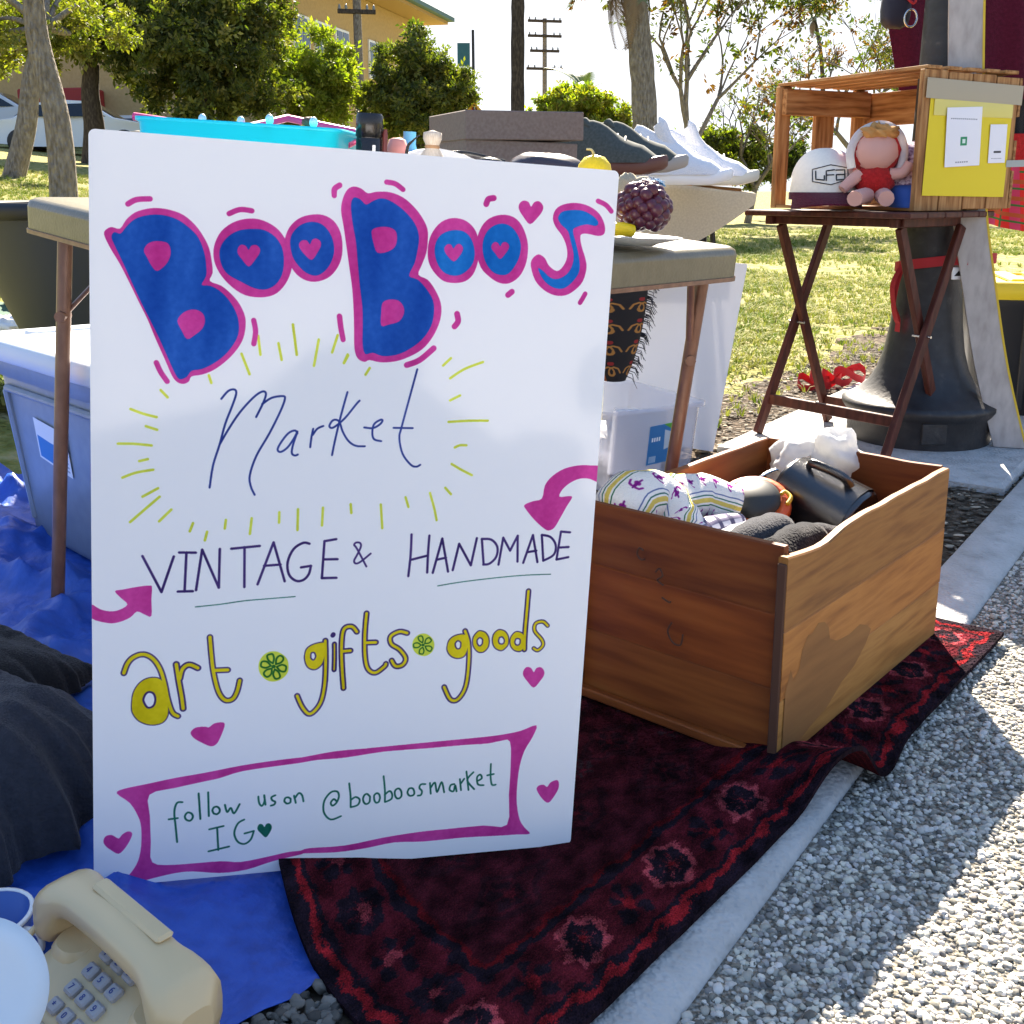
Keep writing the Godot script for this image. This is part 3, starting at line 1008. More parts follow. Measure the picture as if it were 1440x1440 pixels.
	for k in 14000:
		var p := kerb_at(rng.randf_range(0.5, 4.5), rng.randf_range(0.1, 1.25), 0.006)
		var r := rng.randf_range(0.002, 0.008)
		places.append(Transform3D(Basis.from_euler(Vector3(rng.randf_range(-0.6, 0.6), rng.randf() * TAU, rng.randf_range(-0.6, 0.6))).scaled(Vector3(r * rng.randf_range(1, 2.2), r * 0.5, r)), p))
		var g := rng.randf_range(0.03, 0.12) if rng.randf() < 0.8 else rng.randf_range(0.2, 0.4)
		tints.append(Color(g * 1.2, g, g * 0.72))
	var litter := scatter("litter", stones, places, tints, self)
	litter.set_meta("kind", "stuff")
	litter.set_meta("label", "clods and leaf litter scattered on bare soil")
	litter.set_meta("category", "litter")
	# grass
	places = []
	tints = []
	var patch := FastNoiseLite.new()
	patch.seed = 21
	patch.frequency = 0.5
	while places.size() < 42000:
		var d := 3.0 + pow(rng.randf(), 1.6) * 17.0
		var x := d * rng.randf_range(-0.55, 0.52)
		var z := -d
		var n := -0.815 * (x - 0.153) - 0.58 * (z + 0.838)
		if n < 1.0 or (n < 1.4 and rng.randf() < 0.6) or rng.randf() < 0.45 + patch.get_noise_2d(x, z) * 1.6:
			continue
		var hgt := rng.randf_range(0.016, 0.04) * (1.0 + d * 0.03)
		places.append(Transform3D(Basis(Vector3.UP, rng.randf() * TAU).scaled(Vector3(hgt * 1.7, hgt, hgt * 1.7)), Vector3(x, high(x, z) + 0.004, z)))
		var dry := clampf(rng.randf_range(-0.2, 1.0) + patch.get_noise_2d(x + 40, z) * 0.6, 0.0, 1.0)
		var c := Color(0.13, 0.18, 0.03).lerp(Color(0.42, 0.38, 0.18), dry)
		tints.append(c * rng.randf_range(0.75, 1.2))
	var grass := scatter("grass", blade_mesh(), places, tints, self)
	grass.set_meta("kind", "stuff")
	grass.set_meta("label", "short patchy sunlit grass across the park lawn")
	grass.set_meta("category", "grass")

func stall() -> void:
	sign_board()
	card_table()
	tarp()
	rug()
	drawer()
	tray_table()
	slat_crate()
	lamp_post()
	far_table()
	bins()

func card_table() -> void:
	var n := at(490, 380, 1.125)
	var r := at(1050, 348, 1.76)
	var l := at(26, 276, 1.72)
	var up := (r - n).cross(l - n).normalized()
	var x := (r - n).normalized()
	var b := Basis(x, up, x.cross(up))
	var w := (r - n).length()
	var d := (l - n).dot(-b.z)
	var shear := (l - n).dot(b.x)
	var mid := (r + l) * 0.5 - up * 0.66
	var t := thing("card_table", "square folding card table with olive vinyl top, behind the painted board", "table", mid, b)
	var top := func(inset: float, y: float, rad: float) -> Array:
		var ring := rounded(w - inset * 2.0, d - inset * 2.0, rad, 0.66 + y)
		for k in ring.size():
			ring[k].x += -ring[k].z / d * shear
		return ring
	var st := begin(M.vinyl)
	loft(st, [top.call(0.006, -0.052, 0.035), top.call(0.0, -0.048, 0.04), top.call(0.0, -0.047, 0.04), top.call(0.0, -0.013, 0.04), top.call(0.0, -0.012, 0.04), top.call(0.003, -0.004, 0.038), top.call(0.010, 0.0, 0.033), top.call(0.012, 0.0002, 0.033), top.call(0.04, 0.0005, 0.02)])
	part(st, "top", t)
	st = begin(M.bronze)
	loft(st, [top.call(-0.001, -0.0535, 0.04), top.call(-0.0025, -0.0535, 0.042), top.call(-0.0025, -0.047, 0.042), top.call(-0.001, -0.0465, 0.04)], false, false, true)
	part(st, "edge_trim", t)
	var inv := t.transform.affine_inverse()
	var legs := [[at(92, 322, 1.685), at(79, 836, 1.64)], [at(987, 396, 1.73), at(912, 850, 1.80)], [], []]
	var nb := t.transform * Vector3(-w * 0.5 + shear * 0.5 + 0.09, 0.62, d * 0.5 - 0.09)
	legs[2] = [nb, Vector3(nb.x - 0.02, high(nb.x, nb.z) + 0.008, nb.z)]
	var bb := t.transform * Vector3(w * 0.5 - 0.15, 0.62, -d * 0.5 + 0.1)
	legs[3] = [bb, Vector3(bb.x - 0.04, high(bb.x, bb.z) + 0.008, bb.z)]
	for k in 4:
		var a: Vector3 = inv * legs[k][0]
		var foot: Vector3 = legs[k][1]
		foot.y = high(foot.x, foot.z) + 0.014
		var f: Vector3 = inv * foot
		st = begin(M.bronze)
		tube(st, [a + (a - f).normalized() * 0.02, a.lerp(f, 0.5), f], 0.0115, 0.0105, 12)
		var leg := part(st, "leg", t)
		st = begin(M.black)
		tube(st, [f.lerp(a, 0.03), f], 0.0125, 0.0135, 12)
		part(st, "rubber_foot", leg)
		st = begin(M.bronze)
		var knee := a.lerp(f, 0.22)
		var head := Vector3(a.x - signf(a.x) * 0.11, 0.615, a.z * 0.9)
		if k == 1:
			head = Vector3(a.x - 0.035, 0.615, a.z)
		tube(st, [head, knee.lerp(head, 0.35), knee], 0.007, 0.008, 8, true, 0.4)
		tube(st, [knee - b.inverse() * Vector3(0, 0, 0.012), knee + b.inverse() * Vector3(0, 0, 0.016)], 0.009, 0.009, 8)
		part(st, "brace", leg)

func tarp() -> void:
	var t := thing("tarp", "crumpled blue plastic tarp spread on the ground beneath the board and the tub", "tarp")
	var nz := FastNoiseLite.new()
	nz.seed = 31
	nz.frequency = 1.6
	nz.fractal_type = FastNoiseLite.FRACTAL_RIDGED
	nz.fractal_octaves = 3
	var lo := FastNoiseLite.new()
	lo.seed = 32
	lo.frequency = 1.1
	var st := begin(M.tarp)
	var c := [Vector2(-1.75, -0.80), Vector2(-0.33, -0.735), Vector2(-0.165, -0.895), Vector2(0.06, -1.5), Vector2(-0.15, -2.3), Vector2(-1.9, -2.35)]
	sheet(st, 150, 150, func(u: float, v: float) -> Vector3:
		var near: Vector2 = c[0].lerp(c[1], u / 0.9) if u < 0.9 else c[1].lerp(c[2], (u - 0.9) * 10.0)
		var far: Vector2 = c[5].lerp(c[4], u)
		var side: Vector2 = c[2].lerp(c[3], v * 2.0) if v < 0.5 else c[3].lerp(c[4], v * 2.0 - 1.0)
		var p := near.lerp(far, v)
		p.x += (side.x - lerpf(c[2].x, c[4].x, v)) * u
		p += Vector2(lo.get_noise_2d(p.y * 3.0, 5.0), lo.get_noise_2d(p.x * 3.0, 9.0)) * 0.02
		var calm := clampf((0.97 - u) * 6.0, 0.0, 1.0)
		var ridge := calm * maxf(0.0, nz.get_noise_2d(p.x * 1.4, p.y * 1.4))
		var y := high(p.x, p.y) + 0.007 + 0.004 * calm + ridge * ridge * 0.05 + 0.008 * calm * lo.get_noise_2d(p.x * 4.0, p.y * 4.0) + 0.022 * (0.35 + 0.65 * calm) * pow(maxf(0.0, nz.get_noise_2d(p.x * 3.1 + 7.0, p.y * 2.2)), 2.0)
		return Vector3(p.x, y, p.y), Vector3(0, 0.0006, 0))
	part(st, "plastic_sheet", t)

func rug() -> void:
	var t := thing("rug", "worn dark red oriental rug with black motifs, lying under the wooden drawer", "rug")
	var a := Vector2(-0.035, -0.64)
	var b := Vector2(0.826, -1.672)
	var c := Vector2(0.33, -2.06)
	var d := Vector2(-0.33, -1.16)
	var nz := FastNoiseLite.new()
	nz.seed = 12
	nz.frequency = 2.2
	var st := begin(M.rug)
	sheet(st, 70, 150, func(u: float, v: float) -> Vector3:
		var p := a.lerp(b, v).lerp(d.lerp(c, v), u)
		var out := -0.03 * (1.0 - smoothstep(0.46, 0.54, v)) + 0.012 * exp(-pow((v - 0.60) / 0.05, 2.0))
		p += Vector2(0.78, 0.62) * out * (1.0 - u)
		p += Vector2(0.6, -0.8) * 0.012 * sin(u * 9.0) * (1.0 - v)
		var n := -0.815 * (p.x - 0.153) - 0.58 * (p.y + 0.838)
		var y := high(p.x, p.y) + 0.0115 + 0.011 * (1.0 - smoothstep(0.11, 0.2, n)) + 0.003 * nz.get_noise_2d(p.x * 2.0, p.y * 2.0)
		# the edge buckles beside the drawer, and ripples at the near end
		var e := (v - 0.525) / 0.04
		y += 0.062 * exp(-e * e * (0.6 + 0.4 * e * e)) * exp(-u * 6.5)
		y -= 0.004 * exp(-pow((v - 0.6) / 0.03, 2.0)) * exp(-u * 4.0)
		y += (0.012 + 0.012 * sin(u * 11.0 + 0.6)) * exp(-v * 7.0)
		return Vector3(p.x, y, p.y), Vector3(0, 0.007, 0))
	part(st, "pile", t)

func bar(st: SurfaceTool, a: Vector3, b: Vector3, wide: float, thick: float, up := Vector3.UP, bevel := 0.002) -> void:   # a straight board from a to b
	box(st, (a + b) * 0.5, Vector3((b - a).length(), wide, thick), bevel, frame(b - a, up))

func drawer() -> void:
	# an old drawer: x along the long right side, z across
	var near := Vector2(0.342, -1.247)
	var x := Vector3(0.656, 0, -0.755)
	var z := Vector3(0.755, 0, 0.656)
	var base := Vector3(near.x, 0.023, near.y)
	var t := thing("wooden_drawer", "old stained wooden drawer used as an open crate, standing on the red rug", "drawer", base, Basis(x, Vector3.UP, z))
	var lw := 0.56
	var dp := 0.335
	var h := 0.285
	var th := 0.013
	var rows := [0.0, 0.092, 0.186, h]
	var st: SurfaceTool
	var strips := func(called: String, parent: Node3D, from: Vector3, along: Vector3, out: Vector3, m: String, tops: Array, worn: float) -> void:
		for k in 3:
			var wood: StandardMaterial3D = M[m].duplicate()
			wood.albedo_color = [Color(1.0, 0.93, 0.86), Color(0.86, 0.82, 0.78), Color(1.0, 1.0, 1.0)][(k + m.length() + (1 if worn > 0.01 else 0)) % 3]
			var s := begin(wood)
			var y0: float = tops[k]
			var y1: float = tops[k + 1]
			var steps := 24 if k == 2 and worn > 0.0 else 1
			var g := 0.0004
			for q in steps:
				var ring0 := []
				var f0 := float(q) / steps
				var f1 := float(q + 1) / steps
				for f in [f0, f1]:
					var top := y1 - g
					if steps > 1:
						top -= worn * (0.55 * exp(-pow((f - 0.16) / 0.12, 2.0)) + 0.05 * sin(f * 9.0) * sin(f * 31.0 + 1.0) + 0.08) - 0.003
					var o := out * (0.0004 * ((k * 2) % 3))
					ring0.append([from + along * f + Vector3(0, y0 + g, 0) + o, from + along * f + Vector3(0, top - 0.002, 0) + o, from + along * f + Vector3(0, top, 0) - out * 0.002 + o, from + along * f + Vector3(0, top, 0) - out * (th - 0.002) + o, from + along * f + Vector3(0, top - 0.002, 0) - out * th + o, from + along * f + Vector3(0, y0 + g, 0) - out * th + o])
				s.set_smooth_group(-1)
				for e in 6:
					quad(s, ring0[0][e], ring0[1][e], ring0[1][(e + 1) % 6], ring0[0][(e + 1) % 6])
				for e in [[0, 0], [1, steps - 1]]:
					if q == e[1]:
						var r6: Array = ring0[e[0]]
						quad(s, r6[0], r6[1], r6[4], r6[5])
						quad(s, r6[1], r6[2], r6[3], r6[4])
			part(s, "board", parent)
	var side := func(called: String) -> Node3D:
		var o := Node3D.new()
		o.name = called
		t.add_child(o, true)
		return o
	# the camera sees the end panel (x = 0, facing left) and the long panel (z = 0, facing right)
	strips.call("board", side.call("side_panel"), Vector3(-0.004, 0, 0), Vector3(lw, 0, 0), Vector3(0, 0, 1), "honey_x", rows, 0.022)
	strips.call("board", side.call("end_panel"), Vector3(0.012, 0, -th - 0.001), Vector3(0, 0, -dp + 2.0 * th + 0.002), Vector3(-1, 0, 0), "drawer_z", [0.0, 0.098, 0.2, h + 0.006], 0.0)
	strips.call("board", side.call("side_panel"), Vector3(0.0, 0, -dp + th), Vector3(lw - 0.004, 0, 0), Vector3(0, 0, 1), "drawer_x", rows, 0.012)
	strips.call("board", side.call("end_panel"), Vector3(lw - 0.006, 0, -th - 0.001), Vector3(0, 0, -dp + 2.0 * th + 0.002), Vector3(-1, 0, 0), "drawer_z", rows, 0.004)
	st = begin(M.drawer_x)
	box(st, Vector3(lw * 0.5, 0.012, -dp * 0.5), Vector3(lw - 0.03, 0.008, dp - 0.03))
	part(st, "bottom", t)
	st = begin(M.end_grain)
	box(st, Vector3(-0.0035, h * 0.5 - 0.004, -0.0065), Vector3(0.007, h - 0.012, 0.0125), 0.0015)
	part(st, "corner_strip", t)
	st = begin(M.drawer_z)
	box(st, Vector3(0.003, 0.003, -dp * 0.5), Vector3(0.014, 0.014, dp - 0.02), 0.002)
	part(st, "bottom_rail", t)
	# marks: chalk letters and a dark stain with a hard outline
	for s in [[[0.126, 0.232], [0.119, 0.234], [0.116, 0.225], [0.122, 0.218], [0.129, 0.220]], [[0.147, 0.206], [0.153, 0.212], [0.158, 0.203], [0.150, 0.195], [0.160, 0.190]], [[0.158, 0.172], [0.170, 0.168], [0.172, 0.170]], [[0.175, 0.140], [0.169, 0.126], [0.178, 0.112], [0.19, 0.112], [0.193, 0.128]]]:
		var pts := []
		st = begin(M.end_grain)
		for p in s:
			pts.append(Vector3(-0.0012, p[1] + 0.012, -dp + 0.015 + (p[0] - 0.02)))
		tube(st, smooth(pts, 4), 0.0013, 0.0013, 5)
		part(st, "chalk_mark", t)
	st = begin(M.stain)
	st.set_smooth_group(-1)
	var blot := []
	for p in [[0.0, 0.10], [0.012, 0.128], [0.022, 0.108], [0.036, 0.12], [0.042, 0.145], [0.058, 0.16], [0.068, 0.157], [0.085, 0.168], [0.105, 0.163], [0.12, 0.15], [0.126, 0.132], [0.15, 0.121], [0.19, 0.117], [0.225, 0.121], [0.25, 0.112], [0.268, 0.1], [0.252, 0.082], [0.215, 0.06], [0.175, 0.05], [0.13, 0.028], [0.08, 0.02], [0.04, 0.008], [0.0, 0.006]]:
		blot.append(Vector2(p[0], p[1]))
	var tri := Geometry2D.triangulate_polygon(PackedVector2Array(blot))
	for k in tri:
		st.add_vertex(Vector3(0.008 + blot[k].x, blot[k].y, 0.0011))
	part(st, "stain", t)

func tray_table() -> void:
	# x along the tray's long side, towards the lens on the right
	var x := Vector3(0.62, 0, 0.785)
	var z := Vector3(-0.785, 0, 0.62)
	var c := Vector3(1.0, 0.03, -3.07)
	var t := thing("tray_table", "dark mahogany folding tray table with crossed legs, on the concrete slab", "table", c, Basis(x, Vector3.UP, z))
	var st := begin(M.mahogany)
	for k in 5:
		st = begin(M.mahogany)
		box(st, Vector3(0, 0.652, -0.168 + k * 0.084), Vector3(0.53, 0.016, 0.082), 0.003)
		part(st, "slat", t)
	st = begin(M.mahogany)
	for s in [-1, 1]:
		box(st, Vector3(s * 0.2, 0.632, 0), Vector3(0.022, 0.024, 0.36), 0.002)
	box(st, Vector3(0, 0.632, 0.15), Vector3(0.44, 0.022, 0.02), 0.002)
	part(st, "under_frame", t)
	for s in [-1, 1]:
		for q in [-1, 1]:
			st = begin(M.mahogany)
			var xx: float = s * (0.215 if q > 0 else 0.192)
			bar(st, Vector3(xx, 0.62, -q * 0.13), Vector3(xx, 0.0, q * 0.16), 0.03, 0.017, Vector3(0, 0.2, 1))
			part(st, "leg", t)
	st = begin(M.mahogany)
	bar(st, Vector3(-0.2, 0.07, -0.13), Vector3(0.2, 0.07, -0.13), 0.03, 0.016)
	part(st, "stretcher", t)
	st = begin(M.mahogany)
	bar(st, Vector3(-0.21, 0.1, 0.115), Vector3(0.21, 0.1, 0.115), 0.03, 0.016)
	part(st, "stretcher", t)
	for s in [-1, 1]:
		st = begin(M.steel)
		tube(st, [Vector3(s * 0.235, 0.325, 0.01), Vector3(s * 0.18, 0.325, 0.01)], 0.004)
		part(st, "pivot_pin", t)

func slat_crate() -> void:
	# x along the open long side (right end nearer), z towards the lens; the crate lies on its side
	var k := Vector3(1.045, 0.692, -2.835)
	var l := Vector3(0.79, 0.692, -3.34)
	var r := Vector3(1.33, 0.692, -3.02)
	var x := (k - l).normalized()
	var z := Vector3(-x.z, 0, x.x)
	if z.z < 0:
		z = -z
	z = x.cross(Vector3.UP)
	var w := (k - l).length()
	var d := absf((r - k).dot(z)) + 0.02
	var h := 0.355
	var t := thing("slat_crate", "pine slat crate lying on its side on the tray table, holding caps", "crate", l, Basis(x, Vector3.UP, z))
	var s := signf((r - k).dot(z))
	var mid := s * d * 0.5
	var st: SurfaceTool
	# right end: four upright boards
	for q in 4:
		st = begin(M.pine_y)
		box(st, Vector3(w - 0.008, h * 0.5 - 0.002 * (q % 2), s * (d * (q + 0.5) / 4.0)), Vector3(0.016, h - 0.004 * q, d / 4.0 - 0.004), 0.0015)
		part(st, "end_board", t)
	# left end: an open frame
	for q in [[Vector3(0.01, h * 0.5, s * 0.024), Vector3(0.018, h, 0.046)], [Vector3(0.01, h * 0.5, s * (d - 0.028)), Vector3(0.018, h, 0.05)], [Vector3(0.01, h * 0.5, s * d * 0.52), Vector3(0.016, h - 0.02, 0.075)]]:
		st = begin(M.pine_y)
		box(st, q[0], q[1], 0.0015)
		part(st, "end_post", t)
	st = begin(M.pine_z)
	box(st, Vector3(0.03, h - 0.045, mid), Vector3(0.02, 0.075, d - 0.02), 0.0015)
	part(st, "end_rail", t)
	# top, bottom and back slats
	for q in 5:
		st = begin(M.pine_x)
		box(st, Vector3(w * 0.5, h + 0.0055, s * (d * (q + 0.5) / 5.0)), Vector3(w + 0.004, 0.009, d / 5.0 - 0.02), 0.001)
		part(st, "top_slat", t)
		st = begin(M.pine_x)
		box(st, Vector3(w * 0.5, 0.005, s * (d * (q + 0.5) / 5.0)), Vector3(w - 0.04, 0.009, d / 5.0 - 0.012), 0.001)
		part(st, "bottom_slat", t)
	for q in [[h - 0.058, 0.1], [h - 0.205, 0.07], [0.055, 0.1]]:
		st = begin(M.pine_x)
		box(st, Vector3(w * 0.5, q[0], s * (d + 0.006)), Vector3(w, q[1], 0.01), 0.001)
		part(st, "back_slat", t)
	# the yellow card taped to the right end
	var face := w + 0.0025
	var plate := func(c: Vector3, size: Vector2, m: Material, called: String, tilt := 0.0, bow := 0.0) -> void:
		var g := begin(m)
		sheet(g, 8, 8, func(u: float, v: float) -> Vector3:
			var p := Vector2((u - 0.5) * size.x, (0.5 - v) * size.y).rotated(tilt)
			return Vector3(face + c.x + bow * sin(u * PI) * sin(v * PI), c.y + p.y, c.z + s * p.x), Vector3(0.0006, 0, 0))
		part(g, called, t_card)
	t_card = thing("yellow_card", "bright yellow card with pasted white slips, taped to the crate end", "card", l, Basis(x, Vector3.UP, z))
	plate.call(Vector3(0.001, 0.165, s * d * 0.5), Vector2(d * 0.86, 0.255), plain(tone(0.78, 0.60, 0.012), 0.6), "card", -0.015, 0.004)
	plate.call(Vector3(0.004, 0.305, s * d * 0.52), Vector2(d * 1.0, 0.05), plain(tone(0.42, 0.36, 0.25), 0.5), "masking_tape", -0.02, 0.001)
	plate.call(Vector3(0.0035, 0.262, s * d * 0.52), Vector2(d * 0.82, 0.04), plain(tone(0.72, 0.62, 0.16), 0.4), "clear_tape", 0.0, 0.002)
	plate.call(Vector3(0.0075, 0.19, s * d * 0.42), Vector2(d * 0.36, 0.15), slip_print(true), "paper_slip", 0.05, 0.003)
	plate.call(Vector3(0.0065, 0.175, s * d * 0.79), Vector2(d * 0.18, 0.10), slip_print(false), "paper_slip", 0.03, 0.001)
	plate.call(Vector3(0.003, 0.125, s * (d + 0.03)), Vector2(0.12, 0.018), plain(tone(0.35, 0.37, 0.35), 0.35), "silver_tape", 0.03, 0.0)

var t_card: Node3D

func slip_print(large: bool) -> Material:
	var data := blank(128, 192, Color8(238, 236, 240))
	var grey := Color8(120, 118, 128)
	if large:
		for k in 14:   # a line of small print
			ink(data, 128, 192, [[Vector2(14 + k * 7, 34 + k * 0.4), Vector2(19 + k * 7, 34 + k * 0.4), Vector2(19 + k * 7, 37 + k * 0.4), Vector2(14 + k * 7, 37 + k * 0.4)]], grey)
		ink(data, 128, 192, [[Vector2(50, 96), Vector2(74, 96), Vector2(74, 124), Vector2(50, 124)]], Color8(38, 140, 92))
		ink(data, 128, 192, [[Vector2(57, 103), Vector2(68, 103), Vector2(68, 117), Vector2(57, 117)]], Color8(225, 235, 228))
		for k in 6:
			ink(data, 128, 192, [[Vector2(38 + k * 8, 176), Vector2(43 + k * 8, 176), Vector2(43 + k * 8, 180), Vector2(38 + k * 8, 180)]], grey)
	else:
		ink(data, 128, 192, [[Vector2(36, 132), Vector2(92, 132), Vector2(92, 142), Vector2(36, 142)]], Color8(60, 60, 64))
		for k in 8:
			ink(data, 128, 192, [[Vector2(22 + k * 10, 168), Vector2(29 + k * 10, 168), Vector2(29 + k * 10, 171), Vector2(22 + k * 10, 171)]], grey)
	return picture(plain(Color.WHITE, 0.7), Image.create_from_data(128, 192, false, Image.FORMAT_RGB8, data))

func lamp_post() -> void:
	var c := Vector3(1.165, 0.026, -3.1)
	c.x = at(1290, 600, 3.12).x
	c.z = -3.12
	var t := thing("lamp_post", "black lamp post with wide flared base standing on the concrete slab", "lamp post", c)
	var st := begin(M.post)
	var prof := []
	for p in [[0.203, 0.0], [0.203, 0.075], [0.212, 0.085], [0.222, 0.1], [0.222, 0.112], [0.205, 0.12], [0.178, 0.137], [0.15, 0.165], [0.128, 0.205], [0.112, 0.26], [0.1, 0.34], [0.09, 0.46], [0.085, 0.6], [0.078, 0.9], [0.072, 1.3], [0.066, 2.0], [0.06, 4.2]]:
		prof.append(Vector2(p[0], p[1]))
	lathe(st, prof, 40)
	part(st, "shaft", t)
	st = begin(M.post)
	lathe(st, [Vector2(0.05, 4.2), Vector2(0.1, 4.24), Vector2(0.17, 4.3), Vector2(0.2, 4.5), Vector2(0.16, 4.62), Vector2(0.0, 4.7)], 24)
	part(st, "lantern", t)
	st = begin(M.post)
	box(st, Vector3(-0.03, 0.05, 0.202), Vector3(0.07, 0.06, 0.008), 0.002)
	part(st, "access_plate", t)
	# red lashing strap
	var strap := thing("ratchet_strap", "red lashing strap with a white buckle, wound round the black lamp post", "strap", c)
	st = begin(M.red)
	var ring0 := []
	var ring1 := []
	for k in 40:
		var a := TAU * k / 40.0
		var p := Vector3(cos(a) * 0.099, 0, sin(a) * 0.099)
		if p.x > 0.03:
			p.x *= 1.6
			p.z = p.z * 0.8 + 0.06
		var y := 0.50 + 0.012 * sin(a) + p.x * 0.1
		ring0.append(p + Vector3(0, y, 0))
		ring1.append(p + Vector3(0, y + 0.028, 0))
	loft(st, [ring0, ring1], false, false)
	part(st, "webbing", strap)
	st = begin(M.red)
	for q in [[0.0, 0.0], [0.012, 0.006]]:
		var pts := smooth([Vector3(-0.095, 0.515, 0.04), Vector3(-0.112 - q[0], 0.46, 0.05), Vector3(-0.12, 0.4, 0.055), Vector3(-0.112 + q[1], 0.36, 0.06), Vector3(-0.105, 0.345 - q[0] * 2.0, 0.06)], 5)
		for k in pts.size() - 1:
			var wv := Vector3(0.004, 0.0, 0.009)
			quad(st, pts[k] - wv, pts[k] + wv, pts[k + 1] + wv, pts[k + 1] - wv)
	part(st, "loose_end", strap)
	st = begin(M.white)
	box(st, Vector3(0.035, 0.492, 0.112), Vector3(0.045, 0.034, 0.006), 0.002, yaw(0.3))
	part(st, "buckle", strap)
	st = begin(M.black)
	st.set_smooth_group(-1)
	for p in [Vector3(0.02, 0.485, 0.1205), Vector3(0.045, 0.485, 0.1132), Vector3(0.034, 0.5, 0.1165)]:
		st.add_vertex(p)
	part(st, "buckle_mark", strap)
	# coil of the same strap on the grass
	var coil := thing("strap_coil", "red webbing strap lying in loops on the grass beside the slab", "strap", Vector3(at(1165, 550, 4.0).x, high(1.2, -4.0), -4.0))
	st = begin(M.red)
	for q in 4:
		var pts := []
		for k in 14:
			var a := TAU * k / 12.0 + q
			pts.append(Vector3(-0.06 + q * 0.045 + cos(a) * 0.06, 0.03 + 0.02 * sin(a * 2.0 + q) + 0.012 * q, sin(a) * 0.05))
		for k in pts.size() - 1:
			var wv := Vector3(0.0, 0.014, 0.004)
			quad(st, pts[k] - wv, pts[k] + wv, pts[k + 1] + wv, pts[k + 1] - wv)
	part(st, "webbing", coil)
	# the long board leaning on the post
	var lb := thing("long_board", "long pale grey board with yellow edge, strapped upright to the lamp post", "board")
	var line := smooth([at(1418, 634, 2.97), at(1392, 520, 2.985), at(1374, 400, 2.99), at(1361, 290, 2.99), at(1357, 150, 2.985), at(1358, 0, 2.98), at(1362, -120, 2.97)], 4)
	var foot: Vector3 = line[0]
	for k in line.size():
		line[k].y += (0.028 - foot.y) * (1.0 - float(k) / line.size())
	var out := []
	var trim := []
	for p in line:
		var e := Vector3(0.040, 0, 0.012)
		var f := Vector3(0.003, 0, -0.011)
		out.append([p - e - f, p - e + f, p + e + f, p + e - f])
		trim.append([p + e * 1.12 - f * 1.1, p + e * 0.98 - f * 1.1, p + e * 0.98 + f * 1.1, p + e * 1.12 + f * 1.1])
	st = begin(speckle(plain(Color.WHITE, 0.75), [[0.0, 0.3, 0.27, 0.25], [0.5, 0.42, 0.39, 0.37], [1.0, 0.52, 0.49, 0.46]], 0.03, 61, Vector3(2, 0.7, 2)))
	for k in out.size() - 1:
		for e in 4:
			st.set_smooth_group(e + 2)
			quad(st, out[k][e], out[k + 1][e], out[k + 1][(e + 1) % 4], out[k][(e + 1) % 4])
	part(st, "panel", lb)
	st = begin(plain(tone(0.62, 0.43, 0.02), 0.5))
	for k in trim.size() - 1:
		for e in 4:
			st.set_smooth_group(e + 2)
			quad(st, trim[k][e], trim[k + 1][e], trim[k + 1][(e + 1) % 4], trim[k][(e + 1) % 4])
	part(st, "edge_band", lb)

func far_table() -> void:
	var c := Vector3(0.28, 0.0, -2.98)
	var t := thing("display_table", "long table under a cream cloth, with white sneakers on it", "table", c)
	var slope := -0.085
	var st := begin(M.linen)
	# top and front drape of the cloth: short at the right corner, longer to the left
	sheet(st, 50, 30, func(u: float, v: float) -> Vector3:
		var x := lerpf(-1.25, 0.35, u)
		var y := 0.79 + slope * x - 0.02 * u * u
		if v < 0.5:
			return Vector3(x, y + 0.001 * sin(x * 40.0), lerpf(-0.42, 0.16, v * 2.0))
		var drop := lerpf(0.34, 0.025, pow(u, 5.0)) * (v - 0.5) * 2.0
		return Vector3(x - drop * 0.12 * u, y - drop - 0.004, 0.16 + 0.012 + 0.022 * sin(x * 21.0) * (v - 0.5) * (1.0 - pow(u, 6.0))))
	part(st, "cloth", t)
	for x in [-1.0, 0.26]:
		for z in [-0.34, -0.14]:
			st = begin(M.black)
			var p := Vector3(x, 0.75 + slope * x, z)
			var f := Vector3(x + 0.03, high(x + 0.28, z - 2.98), z + 0.05)
			tube(st, [p, f], 0.016, 0.014, 8)
			if x > 0:
				tube(st, [p + Vector3(0.02, 0.0, 0.03), f.lerp(p, 0.3) + Vector3(0.05, 0, 0.03)], 0.008, 0.008, 6)
			part(st, "leg", t)
	st = begin(M.pine_x)
	box(st, Vector3(-0.43, 0.768 - slope * 0.4, -0.13), Vector3(1.5, 0.024, 0.54), 0.003, Basis(Vector3(0, 0, 1), slope))
	part(st, "top", t)
	# blank white board standing under it
	var b := thing("white_board", "blank white board standing on the soil behind the card table leg", "board")
	var q := [at(846, 606, 2.97), at(1004, 637, 2.97), at(1053, 372, 2.99), at(858, 350, 2.99)]
	st = begin(M.paper)
	sheet(st, 16, 16, func(u: float, v: float) -> Vector3:
		return q[3].lerp(q[2], u).lerp(q[0].lerp(q[1], u), v) + Vector3(0, 0, 0.02 * sin(u * 3.5 + 0.5)), Vector3(0, 0, 0.004))
	part(st, "panel", b)

